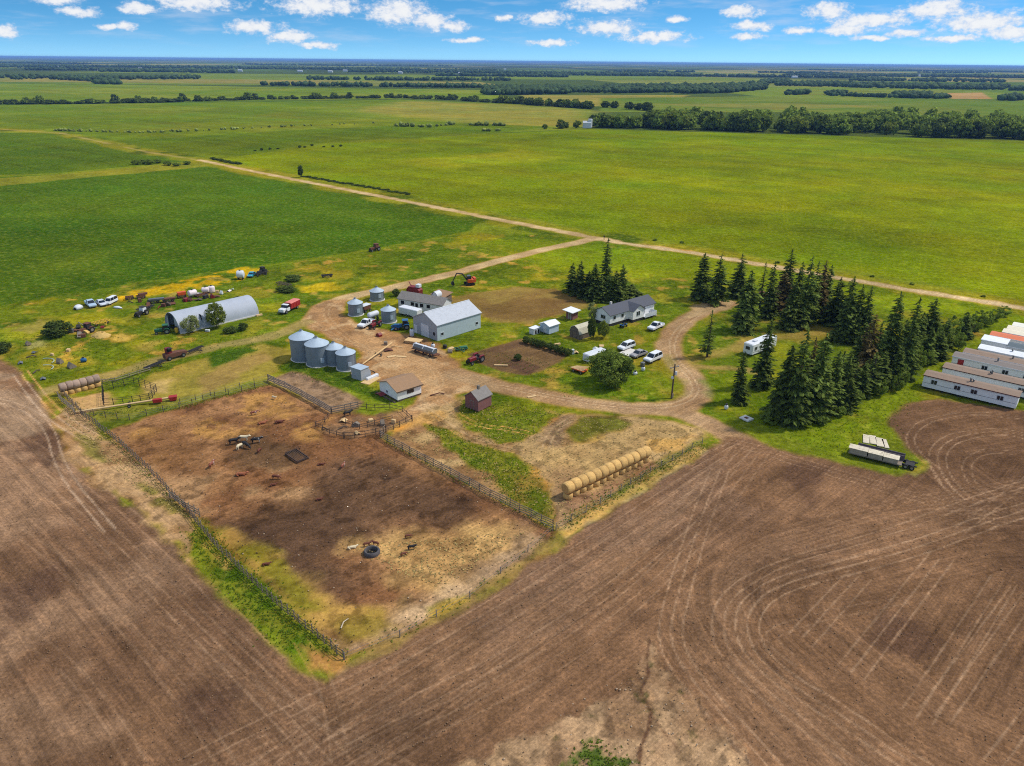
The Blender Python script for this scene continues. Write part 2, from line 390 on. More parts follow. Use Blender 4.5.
veg = np.ones_like(GX, dtype=np.float32)      # 1 grass, 0 bare soil
cls = np.zeros(GX.shape, np.int8)
NAMES = ['meadow', 'crop_field', 'ploughed_field', 'gravel_road', 'farmyard', 'corral_ground', 'garden_soil', 'dry_ground']
relief = np.zeros_like(GX)

def paint(pts, rgb, soft=1.0, edge=1.0, es=0.25, op=1.0, cl=None, vg=None, var=0.0, vs=0.1, rgb2=None, line=None, thr=None):
    """lay a patch of ground cover inside a plan outline (or along a line), with a ragged edge"""
    global Cc
    s = region(pts, soft + edge + (line or 0) + 2); X = GX[s]; Y = GY[s]
    if line is not None:
        d, _ = segdist(X, Y, pts); d = line - d
    else: d = sdf(X, Y, pts)
    if edge: d = d + (fbm(X, Y, es, 3, int(abs(pts[0][0] * 7)) % 97) - 0.5) * 2.4 * edge
    mk = sstep(d, -soft, soft) * op
    if thr is not None:
        mk = mk * sstep(fbm(X, Y, vs, 4, int(abs(pts[0][1] * 5)) % 89), thr, thr + 0.16)
    c = np.broadcast_to(L3(rgb), X.shape + (3,))
    if rgb2 is not None:
        q = sstep(fbm(X, Y, vs, 4, 40 + int(abs(pts[0][1] * 3)) % 50), 0.38, 0.64)[..., None]; c = c * (1 - q) + L3(rgb2) * q
    Cc[s] = Cc[s] * (1 - mk[..., None]) + c * mk[..., None]
    if vg is not None: veg[s] = veg[s] * (1 - mk) + vg * mk
    if cl is not None: cls[s] = np.where(mk > 0.5, cl, cls[s])

PALE = (164, 132, 102)
def track(P, gap=2.2, n=2, wd=.22, op=.6, rgb=PALE):
    if gap < 2.5: gap *= .72
    wd *= .44; op = min(.9, op * 1.3)
    q = np.array(px(P))
    # smooth the run
    for _ in range(2):
        r = [q[0]]
        for a, b in zip(q[:-1], q[1:]): r += [a * .75 + b * .25, a * .25 + b * .75]
        r.append(q[-1]); q = np.array(r)
    d = np.gradient(q, axis=0); d /= np.linalg.norm(d, axis=1)[:, None] + 1e-9; nrm = np.stack([-d[:, 1], d[:, 0]], 1)
    for k in range(n):
        paint((q + nrm * (k - (n - 1) / 2) * gap).tolist(), rgb, .11, .10, es=.9, line=wd, op=op)
# --- far fields
paint(px([(-300, 78), (-80, 77), (100, 78), (300, 80), (480, 82), (520, 88), (300, 84.5), (120, 83), (-80, 81)]), (124, 122, 64), 8, 0, cl=1, rgb2=(104, 116, 56), vs=.004)
paint(px([(-300, 84), (120, 84.5), (260, 87), (480, 90), (520, 100), (400, 98.5), (0, 104), (-300, 105)]), (92, 118, 32), 6, 0, cl=1, rgb2=(106, 124, 40), vs=.006)
paint(px([(520, 95), (690, 95), (660, 103), (540, 109)]), (128, 126, 62), 8, 0, cl=1)
paint(px([(600, 98), (780, 96), (900, 98), (1300, 103), (1300, 128), (1024, 124), (780, 112), (600, 112)]), (84, 110, 40), 6, 0, cl=1, rgb2=(98, 116, 46), vs=.006)
paint(px([(640, 104), (780, 103), (900, 106), (780, 110)]), (110, 118, 56), 10, 0, cl=1)
paint(px([(946, 93), (982, 92.5), (992, 99), (952, 99)]), (156, 132, 90), 5, 2, cl=1)
paint(px([(780, 90), (950, 90), (945, 95), (790, 95)]), (106, 122, 46), 8, 0, cl=1)
paint(px([(-400, 107), (0, 105), (260, 102), (400, 99.5), (520, 104), (592, 110), (584, 129), (470, 134), (330, 141), (220, 158), (150, 151), (60, 133), (-400, 131)]), (86, 112, 26), 4, 2, cl=1, rgb2=(98, 118, 34), vs=.008)
paint(px([(410, 101), (520, 105), (592, 111), (585, 127), (520, 128), (440, 120), (350, 110)]), (122, 124, 58), 30, 20, es=.01, op=.85)
paint(px([(120, 141), (330, 128), (480, 123), (560, 127), (470, 134), (330, 142), (240, 156), (150, 151)]), (70, 98, 20), 8, 6, es=.02, op=.9)
paint(px([(-200, 133), (60, 133), (150, 151), (210, 159), (60, 173), (-200, 181)]), (56, 88, 20), 3, 2, cl=1, rgb2=(64, 94, 22), vs=.02)
# near fields
LF = px([(-200, 186), (60, 174), (200, 161), (238, 172), (330, 190), (478, 220), (470, 231), (370, 249), (245, 268), (130, 283), (0, 317), (-200, 352)])
paint(LF, (52, 88, 20), 1.2, 1.0, cl=1, rgb2=(57, 92, 22), vs=.02)
RF = px([(244, 166), (222, 158.5), (330, 143.5), (470, 134.5), (590, 129), (1024, 141), (1300, 146), (1300, 348), (1024, 300), (900, 278), (800, 262), (700, 245), (620, 234.5), (560, 224), (400, 193), (300, 175)])
paint(RF, (92, 119, 6), 1.5, 1.5, cl=1, rgb2=(86, 112, 8), vs=.02)
paint(px([(700, 150), (1024, 170), (1024, 240), (800, 210), (560, 180)]), (98, 121, 8), 40, 30, es=.01, op=.7)
paint(px([(-40, 181), (60, 174), (200, 161), (215, 166), (60, 180), (-40, 190)]), (116, 124, 48), 2, 2, es=.1, op=.6)
for k in range(9):
    track([(560 + k * 60, 222 + k * 10), (480 + k * 75, 180 + k * 6), (420 + k * 95, 140 + k * 2.5)], 2.0, 2, .5, .16, (128, 150, 48))
for k in range(8):
    track([(60 + k * 62, 300 - k * 10), (10 + k * 62, 240 - k * 8), (-40 + k * 55, 188 - k * 3)], 2.0, 2, .45, .14, (92, 122, 44))
for P, c in [([(560, 180), (700, 186), (760, 196), (640, 196)], (78, 110, 16)), ([(760, 224), (900, 240), (940, 256), (820, 246)], (80, 108, 18)), ([(400, 160), (520, 150), (560, 158), (440, 170)], (116, 134, 30)), ([(100, 220), (220, 205), (260, 214), (140, 232)], (54, 86, 20)), ([(20, 262), (120, 250), (90, 270), (20, 282)], (84, 108, 34)), ([(300, 205), (380, 208), (400, 222), (310, 220)], (80, 108, 30))]:
    paint(px(P), c, 12, 14, es=.02, op=.55)
# verges of the road, drier
ROAD = px([(-120, 122), (60, 133), (150, 152.5), (200, 160), (240, 168.5), (300, 180.5), (400, 200), (480, 216), (560, 231), (620, 242.5), (700, 254), (800, 271), (900, 288), (1024, 308), (1200, 338)])
paint(ROAD, (112, 122, 36), 3, 4, line=9, es=.06, op=.8, cl=0)
paint(ROAD, (62, 88, 24), 1.5, 2, line=14, es=.06, thr=.55, vs=.05)
# --- yard grass variety
Y1 = px([(-100, 322), (130, 284), (245, 270), (370, 251), (470, 233), (560, 236), (600, 242), (700, 256), (860, 284), (1024, 312), (1100, 330), (1100, 420), (900, 400), (860, 440), (740, 420), (560, 410), (420, 400), (260, 380), (60, 395), (-60, 372)])
paint(Y1, (82, 108, 26), 2, 2, cl=0, rgb2=(66, 96, 22), vs=.06)
paint(Y1, (118, 124, 44), 2, 2, thr=.56, vs=.09, op=.75)
paint(Y1, (56, 86, 22), 2, 2, thr=.57, vs=.14, op=.85)
paint(Y1, (150, 136, 78), 1, 1.5, thr=.62, vs=.22, op=.7)
paint(Y1, (132, 140, 34), 2, 2, thr=.6, vs=.06, op=.6)
paint(px([(470, 240), (560, 240), (720, 258), (860, 286), (960, 302), (1024, 314), (1024, 330), (860, 305), (700, 280), (560, 275)]), (94, 124, 18), 6, 5, op=.8)
paint(px([(960, 302), (880, 290), (780, 275), (700, 262), (780, 270), (900, 292), (1024, 318)]), (70, 104, 22), 3, 3, op=.6)
# dandelions: golden strip behind the arch building
YS = px([(118, 297), (160, 284), (210, 274), (246, 267), (262, 269), (246, 278), (200, 288), (160, 294), (120, 301)])
paint(YS, (172, 148, 22), 1.2, 2.2, es=.25, op=.9, thr=.3, vs=.3, rgb2=(160, 142, 24))
paint(px([(300, 286), (335, 282), (340, 290), (300, 294)]), (150, 146, 30), 1.5, 2, op=.8)
paint(px([(0, 330), (60, 318), (100, 312), (110, 318), (40, 335), (0, 340)]), (130, 138, 30), 2, 2, op=.7)
# worn tan patches
for P, c, o in [([(8, 332), (40, 320), (52, 324), (30, 333)], (150, 140, 80), .7), ([(110, 338), (122, 331), (134, 336), (120, 342)], (190, 170, 90), .8),
                ([(25, 346), (40, 340), (42, 346), (28, 350)], (150, 150, 100), .7), ([(140, 343), (160, 341), (155, 350), (138, 352)], (150, 140, 70), .7),
                ([(150, 375), (200, 360), (260, 345), (300, 352), (270, 378), (180, 402), (130, 400)], (140, 128, 62), .8),
                ([(195, 378), (230, 362), (262, 350), (270, 358), (235, 378), (205, 394)], (150, 128, 78), .8),
                ([(145, 385), (170, 380), (166, 392), (148, 392)], (170, 150, 100), .8), ([(64, 398), (106, 392), (110, 405), (84, 414)], (178, 150, 110), .9)]:
    paint(px(P), c, 1.2, 1.6, es=.25, op=o, vg=.4, rgb2=tuple(int(v * .88) for v in c), vs=.2)
paint(px([(75, 414), (160, 400), (215, 392), (272, 378), (272, 384), (215, 399), (160, 412), (105, 430)]), (92, 100, 48), 1, 1.2, op=.8)
paint(px([(90, 425), (160, 409), (230, 393), (262, 384), (230, 397), (160, 416), (105, 432)]), (60, 84, 26), .8, .8, op=.8)
paint(px([(205, 360), (215, 352), (245, 346), (258, 350), (240, 358), (212, 368)]), (50, 84, 18), .8, 1, op=.95)
paint(px([(100, 382), (150, 362), (170, 358), (176, 366), (150, 375), (112, 392)]), (70, 98, 26), .8, 1, op=.9)
# dark earth of the old pens behind the shop, and kitchen gardens
paint(px([(440, 300), (475, 294), (520, 287), (560, 290), (592, 298), (580, 310), (545, 316), (520, 325), (488, 320), (470, 310)]), (112, 92, 52), 1.5, 2.5, cl=6, vg=.25, rgb2=(124, 108, 58), vs=.1)
paint(px([(480, 308), (530, 298), (575, 300), (560, 312), (520, 322), (488, 318)]), (98, 76, 48), 2, 2, op=.7)
paint(px([(468, 354), (520, 339), (540, 343), (572, 352), (560, 362), (538, 372), (524, 376), (500, 372), (478, 362)]), (124, 98, 64), .6, .6, cl=6, vg=.05, rgb2=(108, 84, 56), vs=.15)
paint(px([(500, 363), (520, 358), (540, 367), (528, 375)]), (92, 68, 52), .5, .4, op=.9)
paint(px([(478, 352), (515, 341), (530, 344), (500, 352)]), (98, 74, 54), .5, .5, op=.8)
# --- main road, driveways, yard
GRAV = (190, 162, 118)
paint(ROAD[3:], GRAV, .9, 1.1, line=2.4, cl=3, vg=0, rgb2=(170, 142, 98), vs=.12, es=.25)
paint(ROAD[:4], (150, 142, 92), 1.5, 1.5, line=2.0, cl=3, vg=.4, op=.7, es=.05, thr=.3, vs=.03)
D1 = px([(606, 239), (590, 239), (575, 243), (545, 249), (505, 259), (470, 269), (430, 279), (400, 286), (365, 293), (340, 299), (322, 308), (312, 322)])
paint(D1, (184, 156, 112), .8, .6, line=2.7, cl=4, vg=0, rgb2=(168, 138, 96), vs=.12, es=.15)
paint(px([(640, 243), (690, 250), (700, 253), (660, 250)]), (184, 158, 116), 1, 1, op=.6)
YARD = px([(303, 318), (312, 306), (330, 300), (345, 300), (342, 314), (356, 322), (374, 327), (392, 331), (410, 335), (428, 340), (440, 346), (452, 356), (462, 368), (500, 380), (500, 391), (480, 391), (455, 394), (462, 405), (440, 412), (424, 418), (400, 425), (385, 415), (415, 402), (420, 394), (388, 384), (355, 372), (362, 352), (340, 343), (322, 335), (304, 328)])
paint(YARD, (168, 128, 86), 1, 1.0, cl=4, vg=0, rgb2=(152, 112, 72), vs=.09)
paint(YARD, (128, 98, 68), 1, 1.5, thr=.52, vs=.22, op=.7)
paint(YARD, (190, 158, 116), 1, 1.5, thr=.56, vs=.3, op=.7)
paint(px([(352, 332), (400, 345), (420, 352), (450, 368), (430, 372), (385, 362), (360, 350)]), (182, 142, 98), 2, 2, op=.7)
paint(px([(385, 372), (420, 366), (450, 372), (470, 384), (440, 390), (420, 392)]), (176, 140, 98), 2, 2, op=.6)
DR = px([(455, 374), (500, 386), (545, 396), (585, 403), (625, 407.5), (660, 409), (685, 405), (697, 397), (700, 388), (693, 378), (680, 367), (671, 356), (668, 343), (675, 330), (688, 319), (704, 311), (728, 303)])
paint(DR, (168, 136, 98), .8, .6, line=3.0, cl=4, vg=0, rgb2=(152, 118, 82), vs=.12, es=.2)
paint(px([(560, 399), (625, 407.5), (660, 409), (685, 405), (697, 397), (700, 388), (690, 376)]), (140, 108, 78), .5, .3, line=1.0, op=.5)
paint(px([(676, 322), (694, 306), (712, 300), (736, 299), (730, 308), (700, 316)]), (172, 146, 106), 1, 1.4, cl=4, vg=.1, op=.9)
paint(px([(668, 355), (655, 372), (640, 384), (650, 392), (668, 398), (690, 396)]), (120, 118, 44), 1.5, 2, op=.5)
DR2 = px([(672, 411), (690, 416), (708, 424), (726, 433), (745, 442)])
paint(DR2, (164, 132, 96), .8, .8, line=2.6, cl=4, vg=0, rgb2=(148, 116, 82), vs=.15, es=.2)
TRK = px([(304, 322), (285, 332), (262, 338), (225, 345), (190, 353), (160, 360), (130, 369), (95, 379), (45, 391)])
paint(TRK, (144, 130, 82), 1.0, 1.0, line=2.2, op=.85, vg=.3, rgb2=(128, 120, 76), vs=.12, es=.2)
paint(px([(690, 362), (760, 340), (800, 335), (840, 330)]), (150, 130, 80), 1.5, 1.5, line=1.6, op=.65, vg=.4)
paint(px([(692, 366), (730, 368), (756, 372)]), (150, 128, 84), 1.2, 1.2, line=1.4, op=.7, vg=.3)
paint(px([(770, 336), (800, 322), (830, 325), (840, 335), (800, 345)]), (128, 116, 60), 2, 2, op=.6)
# darker green grass round the bins, brighter grass in the house yard
paint(px([(278, 366), (295, 360), (330, 368), (360, 380), (385, 392), (395, 402), (375, 402), (345, 388), (310, 380), (285, 378)]), (54, 84, 20), .8, .8, cl=0, op=.95, vg=1)
paint(px([(560, 375), (600, 372), (660, 372), (680, 385), (660, 395), (600, 395), (560, 388)]), (84, 118, 20), 2, 2, op=.6)
paint(px([(700, 380), (740, 370), (790, 395), (860, 430), (830, 452), (770, 430), (730, 415)]), (66, 104, 16), 2, 2, op=.8, rgb2=(84, 116, 22), vs=.12)
paint(px([(800, 440), (860, 400), (920, 370), (960, 345), (1000, 330), (930, 385), (905, 400), (880, 430), (880, 455), (840, 455)]), (92, 122, 24), 2, 2, op=.7)
# --- corral
COR = px([(104, 432), (160, 413), (215, 398), (270, 384), (300, 396), (333, 413), (360, 412), (405, 420), (382, 438), (450, 474), (500, 501), (557, 530), (540, 552), (470, 594), (400, 636), (345, 660), (300, 612), (250, 562), (215, 532), (190, 512), (140, 470)])
paint(COR, (144, 104, 68), 1, 1.0, cl=5, vg=0, rgb2=(122, 84, 54), vs=.12)
paint(px([(120, 432), (215, 405), (270, 392), (330, 418), (330, 440), (240, 430), (180, 460), (150, 460)]), (166, 122, 66), 2, 2.5, thr=.42, vs=.18, op=.9)
paint(px([(120, 436), (170, 424), (200, 440), (190, 470), (150, 470)]), (112, 78, 48), 2, 2.5, op=.8)
paint(px([(190, 512), (230, 500), (300, 500), (320, 490), (300, 470), (250, 470), (200, 480), (150, 470)]), (158, 122, 84), 2, 3, thr=.35, vs=.15, op=.8)
paint(px([(300, 470), (345, 455), (400, 460), (450, 485), (490, 505), (470, 520), (420, 525), (370, 530), (330, 560), (360, 580), (345, 598), (300, 580), (240, 545), (230, 525), (270, 508), (320, 500)]), (84, 62, 45), 4, 4, es=.12, op=.97, rgb2=(99, 73, 52), vs=.14)
paint(px([(225, 436), (270, 440), (305, 450), (300, 468), (265, 472), (235, 458)]), (92, 70, 48), 2, 2, op=.8)
paint(px([(350, 545), (400, 530), (440, 530), (480, 520), (530, 530), (520, 555), (470, 575), (440, 590), (390, 580), (370, 560)]), (192, 152, 94), 2, 3, es=.2, op=.92, rgb2=(166, 128, 78), vs=.2)
paint(px([(345, 644), (398, 612), (465, 570), (530, 532), (552, 546), (470, 594), (400, 634), (350, 657)]), (190, 158, 118), 1.5, 1.8, op=.85, rgb2=(168, 136, 98), vs=.3)
paint(px([(380, 604), (440, 570), (480, 560), (450, 590), (400, 615)]), (138, 108, 68), 1.5, 2, thr=.4, vs=.2, op=.8)
paint(px([(218, 530), (250, 540), (285, 565), (330, 595), (375, 612), (400, 625), (345, 655), (300, 612), (250, 562)]), (128, 118, 52), 1.5, 2, op=.85, vg=.5, rgb2=(160, 134, 74), vs=.15)
paint(px([(240, 550), (262, 550), (300, 585), (325, 612), (300, 608)]), (104, 112, 36), 1, 1.4, op=.8, vg=.8)
# small feed yard north of the corral
paint(px([(270, 380), (292, 370), (330, 384), (366, 402), (358, 410), (334, 413)]), (140, 112, 88), .7, .6, cl=5, vg=0, rgb2=(128, 100, 76), vs=.2, op=.95)
paint(px([(338, 415), (372, 408), (410, 418), (400, 428), (350, 440), (325, 432)]), (116, 88, 62), 1.2, 1.4, cl=5, vg=0, thr=.35, vs=.25)
# --- paddock with the long bale row
PAD = px([(385, 438), (412, 420), (430, 408), (462, 398), (520, 408), (560, 412), (640, 416), (700, 426), (712, 434), (690, 446), (640, 474), (600, 498), (562, 526), (500, 500), (440, 470)])
paint(PAD, (166, 138, 94), 1.2, 1.2, cl=7, vg=.1, rgb2=(148, 116, 76), vs=.15)
paint(px([(392, 436), (425, 418), (440, 425), (470, 445), (500, 470), (480, 488), (430, 465)]), (126, 94, 62), 1.5, 2, thr=.35, vs=.2, op=.85)
paint(px([(390, 430), (420, 412), (445, 410), (440, 420), (410, 430)]), (184, 142, 80), 1.2, 1.4, op=.8)
G1 = (62, 92, 20)
paint(px([(425, 424), (448, 430), (470, 441), (505, 452), (530, 468), (548, 490), (558, 522), (540, 520), (505, 500), (500, 478), (470, 462), (440, 446)]), G1, .8, 1.6, cl=0, vg=1, op=.95, rgb2=(88, 108, 34), vs=.25)
paint(px([(462, 400), (500, 396), (530, 404), (562, 414), (545, 428), (520, 440), (500, 442), (470, 428), (455, 414)]), (66, 98, 22), .8, 1.4, cl=0, vg=1, op=.95, rgb2=(86, 110, 28), vs=.25)
paint(px([(565, 430), (585, 418), (615, 416), (628, 424), (605, 436), (580, 444)]), (78, 98, 34), .8, 1.2, op=.85, vg=.9)
paint(px([(540, 440), (552, 418), (575, 414), (572, 424), (560, 446)]), (140, 114, 84), .8, 1, op=.9)
paint(px([(530, 455), (570, 445), (640, 425), (690, 428), (660, 450), (640, 455), (580, 480), (545, 490)]), (172, 142, 92), 1, 1.5, op=.6)
paint(px([(560, 500), (600, 488), (650, 462), (660, 466), (610, 496), (570, 514)]), (140, 106, 78), 1, 1.2, op=.9)
paint(px([(650, 440), (690, 436), (680, 446), (655, 455)]), (192, 148, 76), 1, 1.5, op=.7)
paint(px([(560, 522), (600, 500), (650, 470), (700, 443), (704, 448), (650, 478), (600, 508), (566, 528)]), (84, 98, 44), .7, 1, op=.9, vg=.9, rgb2=(120, 116, 62), vs=.3, cl=0)
# --- ploughed land
SOIL = (121, 90, 64); SOIL2 = (105, 78, 56)
PL = px([(-260, 330), (0, 359), (22, 372), (42, 398), (58, 428), (70, 456), (105, 485), (135, 508), (160, 532), (185, 560), (215, 592), (255, 630), (292, 666), (326, 682), (347, 666), (400, 642), (470, 602), (545, 556), (620, 504), (700, 455), (728, 437), (745, 438), (790, 452), (845, 464), (900, 475), (918, 472), (926, 464), (902, 442), (889, 426), (894, 410), (912, 402), (940, 399), (1024, 411), (1200, 440), (1400, 900), (-900, 900)])
paint(PL, SOIL, .8, .9, cl=2, vg=0, rgb2=SOIL2, vs=.05)
paint(px([(540, 470), (700, 455), (760, 450), (800, 480), (760, 520), (650, 560), (500, 640), (400, 690), (300, 720), (320, 680), (470, 604)]), (120, 92, 70), 5, 5, thr=.45, vs=.08, op=.6)
paint(px([(-100, 420), (40, 440), (130, 530), (240, 640), (320, 690), (300, 790), (-200, 790), (-200, 500)]), (146, 114, 86), 4, 5, thr=.4, vs=.06, op=.7)
for P in [([(20, 430), (75, 428), (95, 445), (80, 462), (50, 462), (25, 450)]), ([(0, 590), (60, 560), (60, 590), (0, 640)]), ([(180, 680), (240, 690), (230, 720), (190, 720)]), ([(880, 610), (940, 640), (920, 660), (870, 640)]), ([(790, 460), (830, 470), (810, 500), (780, 480)])]:
    paint(px(P), (82, 60, 46), 1.5, 2, op=.7)
paint(px([(-60, 352), (0, 361), (30, 384), (60, 420), (40, 430), (0, 440), (-60, 470)]), (150, 122, 94), 2.5, 2.5, thr=.42, vs=.09, op=.8)
# dry crusted wedge
WG = px([(330, 860), (400, 815), (470, 764), (520, 742), (575, 716), (612, 696), (632, 676), (642, 652), (650, 640), (656, 655), (672, 676), (700, 706), (735, 745), (770, 785), (830, 860)])
paint(WG, (160, 130, 97), .6, 1.3, es=.6, cl=7, vg=.05, rgb2=(138, 108, 79), vs=.25)
paint(WG, (82, 76, 44), .3, .3, thr=.66, vs=.7, op=.85)
paint(px([(560, 766), (590, 745), (640, 760), (620, 800), (560, 800)]), (66, 92, 28), .4, .8, thr=.5, vs=.5, op=.9)
CRK = px([(650, 640), (646, 658), (649, 672), (641, 690), (651, 712), (648, 728), (640, 748), (638, 800)])
paint(CRK, (88, 62, 46), .18, .25, es=.8, line=.16, op=.9)
paint(px([(651, 712), (662, 730), (680, 752)]), (112, 84, 62), .15, .2, es=.8, line=.08, op=.8)
# strip between the left field and the corral fence
paint(px([(58, 408), (72, 404), (100, 430), (140, 464), (190, 512), (205, 535), (188, 560), (160, 533), (132, 508), (102, 486), (66, 456), (56, 428)]), (164, 132, 94), .8, 1.6, cl=7, vg=.1, rgb2=(146, 112, 74), vs=.25)
paint(px([(75, 432), (95, 440), (105, 462), (85, 456)]), (98, 104, 52), .8, 1, op=.8, vg=.6)
paint(px([(140, 484), (165, 492), (185, 512), (170, 516), (150, 502)]), (84, 96, 40), .8, 1.2, thr=.3, vs=.3, op=.8, vg=.7)
paint(px([(184, 531), (208, 532), (250, 574), (300, 622), (330, 652), (318, 662), (290, 650), (250, 618), (222, 580), (200, 556)]), (62, 94, 20), .7, 1.3, cl=0, vg=1, rgb2=(96, 112, 40), vs=.3)
paint(px([(205, 545), (225, 556), (230, 566), (212, 560)]), (180, 158, 112), .8, 1, op=.7)
paint(px([(300, 645), (345, 660), (340, 672), (312, 668)]), (150, 118, 86), .8, 1, op=.8)
# strip along the bottom fence
paint(px([(347, 660), (400, 634), (470, 595), (560, 532), (566, 538), (470, 606), (400, 644), (350, 670)]), (134, 118, 72), .6, 1.0, op=.75, vg=.5, rgb2=(100, 96, 50), vs=.3)
paint(px([(425, 606), (465, 594), (470, 602), (430, 618)]), (170, 150, 70), .5, .8, op=.7)
paint(px([(560, 530), (620, 494), (700, 447), (708, 450), (625, 503), (566, 538)]), (158, 140, 98), .4, .7, op=.8)
paint(px([(905, 470), (926, 462), (932, 468), (915, 476)]), (150, 146, 70), .7, 1, op=.8)
# wheel marks and drill rows: pale crumbled soil along the runs of the machines
OUT = [(1040, 505), (985, 522), (922, 546), (850, 566), (800, 578), (765, 592), (748, 612), (747, 634), (758, 656), (790, 684), (830, 708), (880, 742), (930, 775), (1000, 820)]
track(OUT, 2.0, 3, .2, .6)
track([(1040, 478), (960, 505), (880, 535), (800, 556), (752, 576), (722, 600), (716, 630), (728, 660), (770, 700), (830, 745), (900, 800)], 2.0, 2, .18, .45)
track([(720, 470), (700, 520), (688, 560), (676, 600), (668, 640), (690, 680), (740, 735), (790, 790)], 2.0, 3, .2, .5)
track([(905, 600), (850, 610), (800, 622), (770, 632), (775, 646), (800, 664)], 2, 2, .15, .3)
for a, b in [((851, 672), (942, 556)), ((917, 717), (1004, 580)), ((935, 715), (1024, 592)), ((1000, 770), (1060, 690)), ((800, 640), (860, 575))]:
    track([a, ((a[0] + b[0]) / 2, (a[1] + b[1]) / 2), b], 2.1, 3, .2, .42)
track([(1040, 440), (1000, 430), (955, 436), (935, 452), (942, 478), (965, 500)], 1.9, 3, .18, .55)
track([(1040, 420), (975, 412), (925, 420), (908, 436), (915, 452), (938, 470), (950, 492)], 1.9, 2, .18, .5)
track([(1010, 452), (985, 450), (965, 462), (970, 482), (990, 495)], 1.9, 2, .16, .45)
track([(1040, 470), (1000, 500), (960, 530)], 2, 2, .16, .35)
track([(745, 446), (720, 470), (660, 515), (560, 580), (440, 650), (330, 720), (240, 790)], 2.2, 3, .2, .26)
track([(760, 452), (735, 486), (690, 545), (600, 630), (500, 690), (400, 735), (330, 775)], 2.2, 3, .2, .28)
track([(700, 470), (600, 535), (480, 612), (380, 668), (280, 715), (180, 765)], 2.2, 2, .2, .35)
track([(690, 520), (610, 590), (520, 650), (420, 700), (330, 745)], 2.4, 2, .2, .35)
track([(0, 455), (58, 492), (133, 560), (200, 626), (270, 695), (330, 760)], 2.2, 3, .2, .3)
track([(0, 425), (60, 462), (140, 520), (210, 590), (280, 665)], 2.2, 2, .2, .25)
track([(0, 520), (60, 560), (120, 620), (180, 690), (230, 770)], 2.2, 2, .2, .2)
track([(-40, 600), (40, 640), (100, 700), (140, 770)], 2.2, 2, .2, .18)
track([(300, 640), (330, 690), (340, 760)], 2.2, 2, .2, .3)
track([(20, 372), (40, 400), (60, 420), (95, 440)], 2.0, 3, .3, .5, (184, 158, 130))
track([(-30, 395), (20, 405), (50, 425), (60, 470), (110, 530)], 2.0, 2, .3, .45, (178, 150, 122))
track([(690, 470), (715, 455), (735, 445)], 1.9, 3, .2, .45)
track([(680, 438), (712, 440), (745, 445), (800, 462), (900, 492), (1000, 520)], 2, 3, .2, .35)
for P in [[(420, 404), (440, 420), (470, 440), (520, 452)], [(440, 400), (470, 425), (520, 430), (545, 440)], [(545, 450), (552, 430), (575, 417)]]:
    track(P, 1.8, 2, .25, .5, (188, 160, 120))
for P in [[(312, 322), (340, 340), (380, 350), (430, 368), (480, 384)], [(340, 300), (320, 312), (350, 340), (400, 372), (440, 380)], [(430, 395), (445, 380), (420, 360), (390, 345)]]:
    track(P, 1.8, 2, .3, .4, (190, 158, 116))
for P in [[(x * 1., y * 1.) for x, y in ((500, 386), (585, 403), (660, 409), (697, 397), (693, 378), (670, 355), (675, 330), (704, 311))]]:
    track(P, 1.8, 2, .35, .4, (196, 168, 130))
track([(620, 242.5), (700, 254), (800, 271), (900, 288), (1024, 308)], 1.9, 2, .5, .5, (200, 178, 140))

rq = random.Random(12)
for k in range(16):
    o_ = rq.uniform(-1, 1); x0 = -20 + 26 * k
    track([(x0 - 60, 430 + 24 * k), (x0, 490 + 18 * k), (x0 + 70, 560 + 15 * k), (x0 + 140, 640 + 12 * k)], 1.6, 2, .14, .09)
for k in range(12):
    track([(735 - k * 3, 452 + k * 3.2), (640 - k * 4, 520 + 7 * k), (520 - k * 6, 600 + 11 * k), (400 - k * 10, 672 + 14 * k), (240 - 14 * k, 752 + 16 * k)], 1.7, 2, .15, .13)
for k in range(14):
    d_ = k * 9
    track([(1060, 512 - d_ * .35), (950, 536 - d_ * .4), (850, 562 - d_ * .5), (770 - d_ * .35, 590 - d_ * .3), (742 - d_ * .62, 622 - d_ * .1), (762 - d_ * .6, 660 + d_ * .18), (830 - d_ * .5, 712 + d_ * .35), (930 - d_ * .4, 785 + d_ * .5)], 1.4, 2, .15, .13)
# row-direction fields for the soil: u across the run, v along it
fu = np.zeros_like(GX); fv = np.zeros_like(GX); fs = np.zeros_like(GX)
nr = ys < 330
X = GX[nr]; Y = GY[nr]
def along(a, b):
    p, q = np.array(at(*a)), np.array(at(*b)); d = (q - p) / np.linalg.norm(q - p)
    return (X - p[0]) * -d[1] + (Y - p[1]) * d[0], (X - p[0]) * d[0] + (Y - p[1]) * d[1]
u1, v1 = along((345, 665), (725, 445))
core = px([(850, 612), (1000, 570), (1300, 560), (1400, 900), (960, 700)])
d2, v2 = segdist(X, Y, core, True); ins = inside(X, Y, core); us, vs_ = along((851, 672), (942, 556))
core3 = px([(975, 462), (1100, 440), (1100, 500), (1000, 480)])
d3, v3 = segdist(X, Y, core3, True); ins3 = inside(X, Y, core3)
u4, v4 = along((60, 480), (300, 720))
A = px([(1400, 470), (960, 505), (790, 520), (720, 560), (665, 610), (648, 645), (648, 650), (700, 706), (830, 860), (1500, 900)])
right = inside(X, Y, A)
up3 = inside(X, Y, px([(1400, 470), (960, 505), (920, 470), (880, 430), (890, 395), (1400, 395)]))
left = inside(X, Y, px([(-900, 330), (45, 390), (190, 520), (330, 680), (300, 900), (-900, 900)]))
U = u1.copy(); V = v1.copy()
U = np.where(right, np.where(ins, us, d2 + 300), U); V = np.where(right, np.where(ins, vs_, v2), V)
U = np.where(up3, np.where(ins3, us, d3 + 700), U); V = np.where(up3, np.where(ins3, vs_, v3), V)
